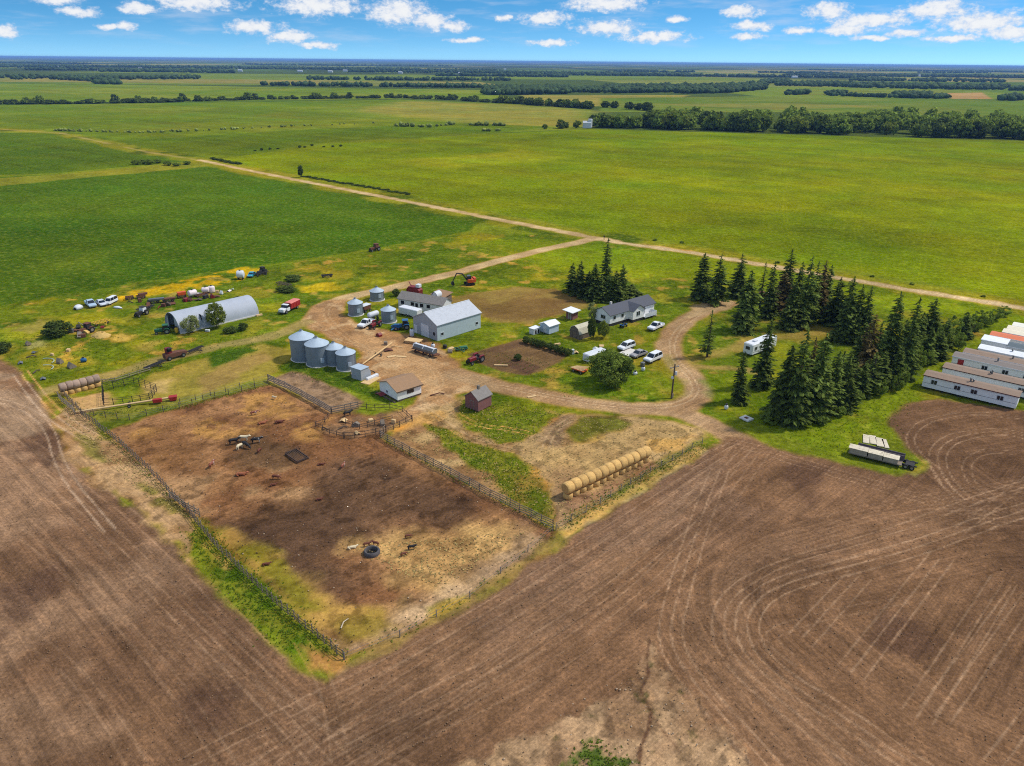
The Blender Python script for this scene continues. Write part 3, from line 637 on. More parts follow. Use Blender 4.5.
U = np.where(left, u4 + 1000, U); V = np.where(left, v4, V)
fu[nr] = U; fv[nr] = V
soil = (cls == 2)
S = slice(0, int(nr.sum()))
sm = soil[S].astype(np.float32)
st1 = vn(U, V * 0.03, .55, 31); st2 = vn(U, V * 0.05, 1.4, 32); st3 = vn(U, V * .015, .16, 33)
blo = sstep(fbm(X * .55, Y, .05, 4, 38), .5, .68)
k = (-blo * .12 + (st1 - .5) * .2 + (st2 - .5) * .24 + (st3 - .5) * .2 + (fbm(X, Y, .5, 3, 35) - .5) * .4) * sm
Cc[S] = Cc[S] * (1 + k)[..., None]
relief[S] += sm * ((st2 - .5) * .26 + (st1 - .5) * .2 + (fbm(X, Y, .8, 2, 36) - .5) * .12)
# clods, hoof-pocked corral, tussocky grass
cor = np.isin(cls[S], (5, 7)).astype(np.float32)
lump = fbm(X, Y, .7, 3, 41); dung = sstep(fbm(X, Y, .55, 3, 43), .58, .7)
relief[S] += cor * ((lump - .5) * .22)
Cc[S] = Cc[S] * (1 - (cor * dung * .38)[..., None]) * (1 + cor * (lump - .5) * .5)[..., None]
gr = (veg[S] > .5).astype(np.float32) * (cls[S] == 0)
relief[S] += gr * ((fbm(X, Y, .45, 3, 45) - .5) * .35)
# general mottling of every surface
crop = (cls == 1).astype(np.float32)
_a, _b = np.array(at(600, 240)), np.array(at(1024, 308)); _d = (_b - _a) / np.linalg.norm(_b - _a)
lx, ly = (GX * -_d[1] + GY * _d[0]), (GX * _d[0] + GY * _d[1])
rowst = vn(lx, ly * .01, .35, 53)
stripe = vn(lx, ly * .02, .09, 51); stripe2 = vn(lx * .3, ly * .3, .05, 52)
k = (near - .5) * .5 + (fine - .5) * .35 * (GY < 500) + (mid - .5) * .3
k = np.where(crop > 0, (mid - .5) * .35 + (near - .5) * .3 * (GY < 900) + (stripe - .5) * .2 + (rowst - .5) * .14 * (GY < 800) + (stripe2 - .5) * .16 + (fbm(GX * .25, GY, .02, 3, 55) - .5) * .3, k)
Cc = np.clip(Cc * (1 + k)[..., None], .004, .8).astype(np.float32)
# slow warm / cool drift in the grass
q = ((fbm(GX, GY, .03, 3, 61) - .5) * veg)[..., None]
Cc = Cc * (1 + q * np.array([.5, .05, -.2], np.float32))
Cc = Cc * (1 + (veg * (1 - .6 * sstep(GY, 500, 1100)))[..., None] * np.array([.42, .0, -.42], np.float32))
relief *= sstep(-GY, -330, -220)
GZ = relief - 0.03

gm = bpy.data.materials.new('ground_cover'); gm.use_nodes = True; t = NT(gm.node_tree); b = t.n['Principled BSDF']
at_c = t.node('ShaderNodeAttribute', attribute_name='cover'); at_v = t.node('ShaderNodeAttribute', attribute_name='veg')
at_u = t.node('ShaderNodeAttribute', attribute_name='row'); tc = t.node('ShaderNodeTexCoord'); P = tc.outputs['Object']
vg = at_v.outputs['Fac']
n_f = t.noise(P, 0.9, 7, 0.78); n_g = t.noise(P, 0.3, 4, 0.65); n_h = t.noise(P, 0.06, 5, 0.6)
RU = at_u.outputs['Vector']
srow = t.noise(t.vm('MULTIPLY', RU, (1.5, 0.05, 1)), 1.0, 5, 0.72)
sfin = t.noise(t.vm('MULTIPLY', RU, (5.0, 0.12, 1)), 1.0, 3, 0.6)
clod = t.noise(P, 2.2, 6, 0.78)
blot = t.noise(P, 0.12, 5, 0.7)
fveg = t.math('MULTIPLY', t.ramp(n_f, .3, .7, .45, 1.55, False), t.ramp(n_g, .3, .7, .78, 1.22, False))
fveg = t.math('MULTIPLY', fveg, t.ramp(n_h, .3, .7, .82, 1.18, False))
fsoil = t.math('MULTIPLY', t.ramp(clod, .3, .7, .55, 1.45, False), t.ramp(srow, .32, .68, .82, 1.18, False))
fsoil = t.math('MULTIPLY', fsoil, t.ramp(sfin, .3, .7, .86, 1.14, False))
fsoil = t.math('MULTIPLY', fsoil, t.ramp(blot, .3, .7, .87, 1.13, False))
mx = t.node('ShaderNodeMix', data_type='FLOAT'); t.put(mx.inputs[0], vg); t.put(mx.inputs[2], fsoil); t.put(mx.inputs[3], fveg)
fac = mx.outputs[0]
tint = t.mix(t.math('MULTIPLY', t.ramp(t.noise(P, 0.55, 5, 0.75), .48, .66), .35), at_c.outputs['Color'], t.mix(vg, t.vm('MULTIPLY', at_c.outputs['Color'], (1.5, 1.42, 1.3)), lin((150, 146, 56))))
col = t.vm('MULTIPLY', tint, t.xyz(fac, fac, fac))
t.put(b.inputs['Base Color'], col); b.inputs['Roughness'].default_value = .95; b.inputs['Specular IOR Level'].default_value = 0.0
hb = t.math('ADD', t.math('MULTIPLY', clod, .5), t.math('ADD', n_f, t.math('MULTIPLY', srow, .5)))
bp = t.node('ShaderNodeBump'); bp.inputs['Strength'].default_value = .7; bp.inputs['Distance'].default_value = .16
t.l.new(hb, bp.inputs['Height']); t.l.new(bp.outputs[0], b.inputs['Normal'])

# one continuous sheet to the horizon, cut along the kinds of ground
vid = np.arange(NR * NC).reshape(NR, NC)
quad = np.stack([vid[:-1, :-1], vid[:-1, 1:], vid[1:, 1:], vid[1:, :-1]], -1).reshape(-1, 4)
qc = cls[:-1, :-1].reshape(-1)
co = np.stack([GX, GY, GZ], -1).reshape(-1, 3).astype(np.float32)
ca = np.concatenate([Cc, np.ones(Cc.shape[:2] + (1,), np.float32)], -1).reshape(-1, 4)
ra = np.stack([fu, fv, np.zeros_like(fu)], -1).reshape(-1, 3).astype(np.float32)
va = veg.reshape(-1).astype(np.float32)
for ci_, nm in enumerate(NAMES):
    q = quad[qc == ci_]
    if not len(q): continue
    un, inv = np.unique(q, return_inverse=True); q = inv.reshape(-1, 4)
    me = bpy.data.meshes.new(nm); me.vertices.add(len(un)); me.vertices.foreach_set('co', co[un].ravel())
    me.loops.add(len(q) * 4); me.loops.foreach_set('vertex_index', q.ravel().astype(np.int32))
    me.polygons.add(len(q)); me.polygons.foreach_set('loop_start', np.arange(0, len(q) * 4, 4, dtype=np.int32))
    me.polygons.foreach_set('use_smooth', np.ones(len(q), bool))
    a = me.attributes.new('cover', 'FLOAT_COLOR', 'POINT'); a.data.foreach_set('color', ca[un].ravel())
    a = me.attributes.new('veg', 'FLOAT', 'POINT'); a.data.foreach_set('value', va[un])
    a = me.attributes.new('row', 'FLOAT_VECTOR', 'POINT'); a.data.foreach_set('vector', ra[un].ravel())
    me.update(); me.validate(); me.materials.append(gm)
    o = bpy.data.objects.new(nm, me); COL.objects.link(o); o['kind'] = 'structure'
# ------------------------------------------------------------------ buildings
def opening(root, face, u0, z0, w, h, L, W, kind='window', frame='whitem', fill='glass', mull=1, proud=0.03, handle=True):
    """window or door with its frame standing proud of the wall; face f/b run along x, l/r run along y"""
    f = MB(); p = MB(); t_ = 0.09
    def put(mb, a, b, c, d, o0, o1):
        if face == 'f': mb.box(a, b, -o1, -o0, c, d)
        elif face == 'b': mb.box(a, b, W + o0, W + o1, c, d)
        elif face == 'l': mb.box(-o1, -o0, a, b, c, d)
        else: mb.box(L + o0, L + o1, a, b, c, d)
    a, b, c, d = u0, u0 + w, z0, z0 + h
    put(f, a - t_, a, c - t_, d + t_, .004, proud + .03); put(f, b, b + t_, c - t_, d + t_, .004, proud + .03)
    put(f, a, b, d, d + t_, .004, proud + .03)
    if kind == 'window':
        put(f, a, b, c - t_, c, .004, proud + .05)
        for k in range(mull): x = a + w * (k + 1) / (mull + 1); put(f, x - .03, x + .03, c, d, .004, proud + .02)
    o = f.build(kind, frame, root)
    put(p, a, b, c, d, .006, proud); p.build('pane' if kind == 'window' else 'door_leaf', fill, o)
    if kind == 'door' and handle:
        q = MB(); put(q, b - .2, b - .1, c + h * .42, c + h * .5, proud, proud + .06); q.build('handle', 'steel', o)
    return o

def house(name, label, cat, p0, p1, W, hw, hr, wall, roof, over=.35, z0=0.0, group=None, L=None, fascia=None, skirt=None, gable='y', rot=0, floor=True):
    """four walls under a pitched roof; ridge along x (gable='x' ends) ; p0 is the corner nearest the camera"""
    a, rz, l = head(p0, p1); L = L or l
    r = thing(name, label, cat, a, rz + rot, group)
    if skirt:
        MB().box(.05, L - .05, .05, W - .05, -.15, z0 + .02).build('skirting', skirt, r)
    wl = MB()
    if gable == 'y':    # ridge along x
        prof = [(0, z0), (W, z0), (W, hw), (W / 2, hr), (0, hw)]
        wl.extx(prof, 0, L); wl.build('wall', wall, r)
        rf = MB(); th = .14; s = (hr - hw) / (W / 2)
        for sg in (0, 1):
            ys_ = [-over, W / 2] if sg == 0 else [W + over, W / 2]
            zs = [hw - over * s + .02, hr + .02]
            rf.extx([(ys_[0], zs[0]), (ys_[1], zs[1]), (ys_[1], zs[1] + th), (ys_[0], zs[0] + th)], -over, L + over)
        o = rf.build('roof', roof, r)
        if fascia:
            fb = MB()
            for yy, o_ in ((-over - .03, 0), (W + over + .005, 0)):
                fb.box(-over, L + over, yy, yy + .025, hw - over * s - .08, hw - over * s + .18)
            fb.build('fascia', fascia, o)
    else:               # ridge along y
        prof = [(0, z0), (L, z0), (L, hw), (L / 2, hr), (0, hw)]
        wl.extr(prof, 0, W); wl.build('wall', wall, r)
        rf = MB(); th = .14; s = (hr - hw) / (L / 2)
        for sg in (0, 1):
            xs = [-over, L / 2] if sg == 0 else [L + over, L / 2]
            zs = [hw - over * s + .02, hr + .02]
            rf.extr([(xs[0], zs[0]), (xs[1], zs[1]), (xs[1], zs[1] + th), (xs[0], zs[0] + th)], -over, W + over)
        o = rf.build('roof', roof, r)
    r['L'] = L
    return r, L, o

# machine shop: grey steel, gable with overhead door
a = at(437.5, 341.2); b = at(482, 327.6); g = at(410.4, 334.6)
r, L, rf = house('machine_shop', 'long grey steel machine shop with pale roof and white overhead door beside the yard', 'workshop', (437.5, 341.2), (483.3, 328.6), 9.4, 4.1, 6.3, 'steelwall', 'steelroof', .25, 0, rot=math.radians(4))
MB().extx([(.03, 0.05), (9.37, 0.05), (9.37, 4.06), (4.7, 6.22), (.03, 4.06)], -.025, -.005).build('shaded_gable_cladding', 'gable', r)  # sheet's darker grey paints in the shade on this gable side
opening(r, 'l', 3.3, .05, 2.9, 3.1, L, 9.4, 'door', 'whitem', 'whitem', proud=.07, handle=False)
opening(r, 'l', 8.0, .05, .95, 2.1, L, 9.4, 'door', 'whitem', 'whitem', proud=.07)
opening(r, 'l', .9, 1.3, .6, .7, L, 9.4, 'window', 'steel', 'glass', 0, proud=.05)
opening(r, 'f', 1.2, 1.2, .8, .7, L, 9.4, 'window', 'whitem', 'glass', 0)
opening(r, 'f', L - 1.8, 1.2, .8, .7, L, 9.4, 'window', 'whitem', 'glass', 0)
MB().box(-.3, L + .3, 4.55, 4.85, 6.40, 6.52).build('ridge_cap', 'whitem', rf)
# white shop shed with brown roof
r, L, rf = house('white_shed', 'white wooden shed with brown shingle roof between the yard and the corral', 'shed', (397.8, 402.0), (421.5, 394.3), 6.7, 2.3, 3.5, 'white', 'brownroof', .35, .35, skirt='dkwood', fascia='dkwood')  # dark skirting here stands in for the shaded gap under the floor
opening(r, 'f', 2.4, 1.25, 1.5, .8, L, 6.7, 'window', 'dkwood', 'glass', 1)
opening(r, 'l', 3.6, .8, .5, .5, L, 6.7, 'window', 'whitem', 'glass', 0)
MB().box(-.9, -.55, -.2, 6.9, -.1, .18).build('skid', 'dkwood', r)
# faded red granary
r, L, rf = house('red_granary', 'small faded red board granary with grey roof on the grass by the drive', 'shed', (478.2, 412.3), (491.5, 405.8), 3.5, 2.6, 3.9, 'barnred', 'greyroof2', .2, .15)
opening(r, 'l', 1.2, .3, .9, 1.7, L, 3.5, 'door', 'wood', 'barnred')
MB().box(L * .45, L * .45 + .5, 1.5, 2.0, 3.8, 4.7).build('vent_box', 'wood', rf)
# dwelling: long white bungalow, dark roof, cross gable and deck
r, L, rf = house('farmhouse', 'long white farmhouse with dark grey roof, cross gable and white deck below the spruces', 'house', (609.4, 326.8), (653.5, 313.6), 5.6, 3.2, 4.7, 'white', 'greyroof', .4, .75, skirt='dark')
opening(r, 'l', 1.6, 1.7, 1.6, .95, L, 5.6, 'window', 'whitem', 'glass', 1)
for u0 in (1.3, 4.4): opening(r, 'f', u0, 1.7, .9, .9, L, 5.6, 'window', 'whitem', 'glass', 0)
bx = MB().extr([(7.3, .75), (11.7, .75), (11.7, 3.2), (9.5, 4.55), (7.3, 3.2)], -1.6, -.01); bay = bx.build('front_bay', 'white', r)
MB().box(7.35, 11.65, -1.55, -.02, -.15, .74).build('skirting', 'dark', bay)
gr_ = MB()
for xs in ((7.0, 9.5), (12.0, 9.5)): gr_.extr([(xs[0], 3.02), (xs[1], 4.58), (xs[1], 4.7), (xs[0], 3.14)], -1.95, 2.6)
gr_.build('roof', 'greyroof', bay)
opening(bay, 'f', 8.7, 1.6, 1.3, 1.2, L, 0, 'window', 'whitem', 'glass', 1).location.y = -1.6
opening(r, 'f', 12.9, .8, .9, 2.0, L, 5.6, 'door', 'whitem', 'dark')
dk = MB().box(11.75, 16.4, -2.2, -.02, .62, .76).build('deck', 'whitem', r)
q = MB().box(11.75, 16.4, -2.2, -2.14, .9, 1.75); q.box(16.34, 16.4, -2.14, -.05, .9, 1.75); q.build('railing', 'whitem', dk)
for x in (11.9, 13.4, 14.9, 16.3): MB().box(x - .06, x + .06, -2.12, -2.0, -.1, .62).build('deck_post', 'dkwood', dk)
st = MB()
for k in range(3): st.box(16.42 + k * .3, 16.72 + k * .3, -1.6, -.5, .0, .6 - k * .2)
st.build('steps', 'concrete', dk)
MB().box(3.6, 4.1, 3.2, 3.7, 4.0, 5.3).build('chimney', 'concrete', rf)
# little red pump house with white flat roof
a, rz, l = head((572.5, 320), (578.5, 317.6)); r = thing('pump_house', 'tiny red walled hut with flat white overhanging roof by the bare ground', 'shed', a, rz)
MB().box(0, 2.4, 0, 2.2, -.1, 2.1).build('wall', 'barnred', r); MB().extx([(-.6, 2.12), (2.9, 2.42), (2.9, 2.56), (-.6, 2.26)], -.9, 3.0).build('roof', 'whiteroof', r)
opening(r, 'l', .6, .1, .8, 1.8, 2.4, 2.2, 'door', 'whitem', 'wood')
# white and blue garden sheds
r, L, rf = house('garden_shed', 'pale blue garden shed with white roof between the bare ground and the hedge', 'shed', (549, 334.6), (558, 331.6), 3.2, 2.2, 2.8, mat('pale_blue_boards', (176, 192, 206), .8, var=.1, stripe=(0, .2, .01)), 'whiteroof', .3, .1, L=3.6)
opening(r, 'l', 1.0, .2, .9, 1.7, L, 3.2, 'door', 'whitem', 'whitem')
a, rz, l = head((541, 332.8), (545, 331.2)); r = thing('play_house', 'low white kennel with two dark doorways joined beside the pale blue shed', 'kennel', a, rz)
MB().box(-2.6, 0, .3, 1.8, -.1, 1.5).build('wall', 'whitem', r); MB().box(-2.75, .1, .15, 1.95, 1.52, 1.64).build('roof', 'whiteroof', r)
for x in (-2.2, -1.0): opening(r, 'f', x, .05, .7, 1.1, 0, 0, 'door', 'whitem', 'black', handle=False).location.y = .3  # black leaves paint the shade inside two open doorways
# gambrel barn shed
a, rz, l = head((579.5, 340), (592.8, 335.6)); r = thing('gambrel_shed', 'brown grey gambrel roofed shed with pale roof beneath a small tree', 'shed', a, rz)
L, W = l, 3.4
pf = [(0, -.1), (W, -.1), (W, 1.5), (W * .84, 2.7), (W / 2, 3.25), (W * .16, 2.7), (0, 1.5)]
MB().extx(pf, 0, L).build('wall', 'shedwood', r)
q = MB(); rp = [(-.12, 1.35), (W * .14, 2.76), (W / 2, 3.32), (W * .86, 2.76), (W + .12, 1.35)]
for k in range(4):
    (y0, z0), (y1, z1) = rp[k], rp[k + 1]; q.extx([(y0, z0), (y1, z1), (y1, z1 + .1), (y0, z0 + .1)], -.2, L + .2)
q.build('roof', mat('pale_weathered_shingles', (188, 182, 160), .9, var=.16, dirt=(120, 112, 92)), r)
opening(r, 'l', 1.0, .0, 1.3, 1.9, L, W, 'door', 'dkwood', 'shedwood')
# old long barn behind the shop
r, L, rf = house('old_barn', 'old long white walled barn with weathered grey roof behind the machine shop', 'barn', (398.5, 307), (437, 313.5), 4.8, 2.6, 4.0, 'whitem', 'greyroof2', .3, 0, L=14.5)
for u0 in (.9, 4.2, 7.2, 9.4): opening(r, 'f', u0, 1.1, 1.1, 1.0, L, 4.8, 'window', 'whitem', 'black', 0)
opening(r, 'f', 5.7, .1, .9, 1.9, L, 4.8, 'door', 'whitem', 'black')
a, rz, l = head((432, 301), (444, 304)); r = thing('lean_to', 'brown roofed lean-to standing behind the right end of the old barn', 'shed', a, rz)
MB().box(0, 5.0, 0, 3, -.1, 2.0).build('wall', 'shedwood', r); MB().extx([(-.4, 2.02), (3.4, 2.75), (3.4, 2.88), (-.4, 2.15)], -.3, 5.3).build('roof', 'brownroof', r)
a = at(437, 304.5); r = thing('culvert_tank', 'white round ended tank with a black mouth standing above the old barn roof', 'tank', (a[0], a[1], 2.9 if False else 0), 2.6)
q = MB()
prof = [(1.05, 0), (1.05, 2.4), (.8, 2.4), (.8, .2), (0, .2)]
tb = MB().lathe(prof, 20); o = tb.build('barrel', 'whitem', r, True); o.rotation_euler = (PI / 2, 0, 0); o.location = (0, 1.2, 2.9)
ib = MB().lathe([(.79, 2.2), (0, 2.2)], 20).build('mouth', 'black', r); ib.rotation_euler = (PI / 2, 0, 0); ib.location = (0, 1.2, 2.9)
q = MB()
for x in (-.7, .7):
    for y in (-.8, .8): q.box(x - .08, x + .08, y - .08, y + .08, -.1, 2.4)
q.box(-.9, .9, -1.1, 1.1, 1.75, 1.9).build('stand', 'dkwood', r)

# arch building
P1, P2 = at(159.5, 325), at(180.5, 334); Q1 = at(259.3, 314.8)
ax_ = math.atan2(Q1[1] - P2[1], Q1[0] - P2[0]); LA = math.hypot(Q1[0] - P2[0], Q1[1] - P2[1])
WA = 8.6
r = thing('arch_shed', 'long galvanised arch roofed storage shed with open dark end behind two leafy trees', 'storage shed', P2, ax_)
n = 22; HA = 4.6
arc = [(WA / 2 - WA / 2 * math.cos(PI * k / n), HA * math.sin(PI * k / n) ** .85) for k in range(n + 1)]
inn = [(WA / 2 - (WA / 2 - .1) * math.cos(PI * k / n), (HA - .1) * math.sin(PI * k / n) ** .85) for k in range(n + 1)]
MB().extx(arc + inn[::-1], 0, LA).build('arch_shell', 'arch', r, True)
MB().extx(inn, LA - .5, LA - .35).build('end_wall', 'gable', r)
q = MB().extx([p for p in inn if p[0] < 3.4] + [(3.4, 0)], .25, .33); q.build('end_wall', 'gable', r)
q = MB().extx([(7.0, 0)] + [p for p in inn if p[0] > 7.0], .25, .33); q.build('end_wall', 'gable', r)
q = MB().box(0.34, 6, 3.45, 6.95, -.02, .05); q.box(6, 6.1, .2, 8.4, 0, 3.6); q.build('dark_interior', 'black', r)  # black floor and back panel put the interior's shade into colour
MB().box(0, LA, -.18, .02, -.1, .25).build('footing', 'concrete', r)
MB().box(LA - 1.2, LA + .5, -.9, -.3, -.1, .35).build('footing', 'plank', r)

# grain bins
def make_bin(R_, he, hp, label, group):
    r = thing('grain_bin', label, 'grain bin', (0, 0), 0, group)
    MB().lathe([(R_, -.1), (R_, he)], 36).build('wall', 'galv', r, True)
    q = MB().lathe([(R_ + .14, he - .06), (R_ + .14, he + .03), (.42, hp), (.42, hp + .12), (0, hp + .22)], 28); rf = q.build('roof', 'galvroof', r, True)
    q = MB().lathe([(.3, hp + .2), (.3, hp + .42), (0, hp + .5)], 12); q.build('cap', 'steel', rf)
    # door and ladder face the yard
    d = MB().box(-.4, .4, -R_ - .08, -R_ + .1, 1.0, 2.1).build('door', 'galvroof', r); d.rotation_euler = (0, 0, .6)
    l_ = MB()
    for s_ in (-.22, .22): l_.box(s_ - .025, s_ + .025, -R_ - .2, -R_ - .15, .4, he + .1)
    for k in range(int(he / .35)): l_.box(-.2, .2, -R_ - .2, -R_ - .16, .5 + k * .35, .54 + k * .35)
    o = l_.build('ladder', 'steel', r); o.rotation_euler = (0, 0, 1.4)
    MB().lathe([(R_ + .25, -.12), (R_ + .25, .1), (R_ - .1, .1)], 28).build('pad', 'concrete', r)
    return r
def bin_at(px0, px1, yb, ye, yp, label, group):
    cx = (px0 + px1) / 2; a = at(cx, yb)
    dist = a[1] * math.cos(PITCH) + H * math.sin(PITCH); Rb = (px1 - px0) / 2 * dist / F
    he = hgt(cx, yb - 1.5, ye + 1.2); hp = he + Rb * .5
    r = make_bin(Rb, he, hp, label, group); v = Vector((a[0], a[1])); v = v + v.normalized() * Rb; r.location = (v.x, v.y, 0)
    return r
G4, G3 = 'row of four grain bins by the corral', 'three grain bins by the drive'
bin_at(292.4, 316.4, 362.5, 338, 330.6, 'grain bin at the far left end of the row of four steel bins', G4)
bin_at(307.5, 330.8, 367.5, 344.7, 337, 'tall wide grain bin second in the row of four, just left of a narrower one', G4)
bin_at(326.4, 344.4, 366.5, 347.6, 341.7, 'narrow grain bin third in the row of four, next to last', G4)
bin_at(337.6, 356.6, 371.5, 353, 347, 'grain bin at the right end of the row of four, beside the grey hut', G4)
bin_at(348.9, 363.4, 316.5, 302, 297.7, 'lone steel grain bin on the grass left of the white tank and pickup', G3)
bin_at(370.5, 384.2, 301.5, 290, 286, 'steel grain bin farthest back, against the curving drive', G3)
bin_at(381.8, 396.4, 323.5, 309, 304.6, 'steel grain bin right of the white pickup, close to the white box trailer', G3)

# small grey steel hut by the bins with a white boat-like cap beside it
a, rz, l = head((361.5, 381), (371, 376.8)); r = thing('steel_hut', 'small grey sheet steel hut at the right end of the four bins', 'shed', a, rz)
W = 3.0; MB().extr([(0, -.1), (2.9, -.1), (2.9, 1.3), (2.3, 2.5), (0, 2.5)], 0, W).build('wall', 'gable', r)
MB().box(-.15, 2.4, -.15, W + .15, 2.52, 2.64).build('roof', 'galvroof', r)
MB().extr([(2.32, 2.46), (2.92, 1.3), (2.97, 1.32), (2.37, 2.5)], .3, W - .3).build('sloping_window', mat('blue_grey_glass', (92, 112, 132), .2, var=.1), r)
MB().bbox(.8, 4.2, -1.15, -.4, .0, .6, .08).build('white_trough', 'whitem', r)
a, rz, l = head((369, 385), (381, 378)); o = MB().box(0, l, 0, 2.2, .0, .12).build('plank_platform', 'plank'); o.location = (a[0], a[1], 0); o.rotation_euler = (0, 0, rz)
tag(o, 'flat pale plywood sheet lying between the grey hut and the white shed', 'plywood')

# ------------------------------------------------------------------ row of mobile homes
p0, p1 = at(921, 386), at(1014, 408.5); HZ = math.atan2(p1[1] - p0[1], p1[0] - p0[0]); LH = math.hypot(p1[0] - p0[0], p1[1] - p0[1])
def mobile_home(px_, label, W, L_, wall, roof, trim, rise=.35, h0=.5, h1=3.0, wins=(), vents=(), onroof=True):
    a = at(px_[0], px_[1], h1) if onroof else at(*px_)
    r = thing('mobile_home', label, 'mobile home', a, HZ, 'mobile homes parked in a row')
    MB().box(0, L_, 0, W, h0, h1).build('wall', wall, r)
    q = MB(); o_ = .18
    q.extx([(-o_, h1 + .02), (W / 2, h1 + rise), (W + o_, h1 + .02), (W + o_, h1 + .14), (W / 2, h1 + rise + .12), (-o_, h1 + .14)], -.15, L_ + .15)
    rf = q.build('roof', roof, r)
    MB().box(-.17, L_ + .17, -o_ - .05, -o_ - .005, h1 - .02, h1 + .17).build('fascia', trim, rf)
    q = MB()
    for k in range(int(L_ / 3)): q.box(.8 + k * 3, 1.2 + k * 3, .3, .7, -.1, h0 - .01); q.box(.8 + k * 3, 1.2 + k * 3, W - .7, W - .3, -.1, h0 - .01)
    q.box(.2, L_ - .2, .75, .95, h0 - .26, h0 - .02); q.build('blocking', 'dark', r)
    MB().box(0.1, L_ - .1, -.012, -.004, h0 + .95, h0 + 1.02).build('trim_strip', 'steel', r)
    for x in wins: opening(r, 'f', x, 1.5, 1.1, .9, L_, W, 'window', 'whitem', 'glass', 1)
    opening(r, 'l', W * .35, 1.5, .9, .9, L_, W, 'window', 'whitem', 'glass', 0)
    for x, y, hh in vents:
        q = MB().lathe([(.16, 0), (.16, hh), (.26, hh), (.26, hh + .12), (0, hh + .2)], 10); o = q.build('roof_vent', 'steel', rf); o.location = (x, y, h1 + rise * (1 - abs(y - W / 2) / (W / 2)) + .1)
    return r
mobile_home((924.2, 375.3), 'white mobile home nearest the ploughed field, brown roof and four dark windows', 3.7, LH, 'white', 'homeroof', mat('dark_red_trim', (96, 52, 46), .6), wins=(1.6, 6.0, 9.1, 13.8), vents=[(8.4, 1.6, .7), (8.9, 1.9, .4)])
mobile_home((943, 367.6), 'mobile home with a dark brown roof edge, second from the ploughed field', 3.7, 18, 'white', 'homeroof', mat('dark_brown_trim', (78, 52, 44), .6), wins=(14.4, 16.2), vents=[(9.0, 1.7, .8), (8.7, 2.1, .4)])
mobile_home((952.9, 356.4), 'mobile home with a bright red door panel at its left end and grey roof', 3.7, 19, 'white', 'homeroof2', 'whitem', wins=(6, 10, 14), vents=[(8.5, 2.0, .7)]); rr = bpy.data.objects[-1] if False else None
mh3 = [o for o in COL.objects if o.get('label', '').startswith('mobile home with a bright red')][0]
opening(mh3, 'f', 1.3, .7, 1.0, 1.9, 19, 3.7, 'door', 'red', 'red')
mobile_home((963.3, 352.6), 'mobile home with faded brown roof and white front edge, fourth from the ploughed field', 3.7, 19, 'white', 'homeroof', 'whitem', wins=(4, 9, 13), vents=[(9.5, 1.8, .6)])
mobile_home((978.5, 348.6), 'mobile home with a plain bright white roof edge, right behind a brown roofed one', 3.6, 19, 'whitem', 'whiteroof', 'whitem', wins=(5, 11), vents=[(6.5, 1.8, .4)])
r6 = mobile_home((982, 341.5), 'mobile home with a dark grey roof and a white roofed section at its left end', 3.8, 19, 'white', mat('dark_teal_grey_roofing', (86, 98, 104), .8, var=.15), 'whitem', wins=(7, 12))
q = MB().box(-.3, 5.2, -.5, 4.2, 3.5, 3.66); q.build('white_roof_section', 'whiteroof', r6); MB().box(-.1, 5.0, -.28, 4.0, .6, 3.48).build('end_room', 'white', r6)
mobile_home((990, 335.4), 'mobile home with a long orange red roof', 3.8, 20, 'white', mat('orange_red_roofing', (206, 112, 74), .75, var=.12, dirt=(170, 110, 84)), 'whitem', wins=(7, 12))
mobile_home((1002.5, 332.4), 'cream roofed mobile home directly behind the orange roofed one', 3.4, 20, 'whitem', mat('cream_roofing', (222, 212, 186), .6, var=.08), 'whitem', wins=(7,))
mobile_home((1007, 329), 'cream roofed mobile home next to last at the far end of the row', 3.4, 20, 'whitem', mat('cream_roofing', (222, 212, 186)), 'whitem', wins=(7,))
mobile_home((1012.5, 325.8), 'pale roofed mobile home at the very far end of the row', 3.4, 20, 'whitem', mat('pale_roofing', (226, 222, 206), .6, var=.08), 'whitem', wins=(7,))

# ------------------------------------------------------------------ vehicles
def wheel_parts(root, spots, rad, wd, rimc='rim'):
    for x, y in spots:
        q = MB().lathe([(rad * .55, -wd / 2), (rad * .93, -wd / 2), (rad, -wd / 4), (rad, wd / 4), (rad * .93, wd / 2), (rad * .55, wd / 2)], 16)
        o = q.build('wheel', 'tyre', root, True); o.rotation_euler = (PI / 2, 0, 0); o.location = (x, y, rad)
        MB().lathe([(0, -wd * .4), (rad * .56, -wd * .4), (rad * .56, wd * .4), (0, wd * .4)], 12).build('rim', rimc, o)
def prism_cab(x0, x1, t0, t1, w0, w1, z0, z1):
    return MB().add([(x0, -w0, z0), (x1, -w0, z0), (x1, w0, z0), (x0, w0, z0), (t0, -w1, z1), (t1, -w1, z1), (t1, w1, z1), (t0, w1, z1)],
                    [(3, 2, 1, 0), (4, 5, 6, 7), (0, 1, 5, 4), (1, 2, 6, 5), (2, 3, 7, 6), (3, 0, 4, 7)])
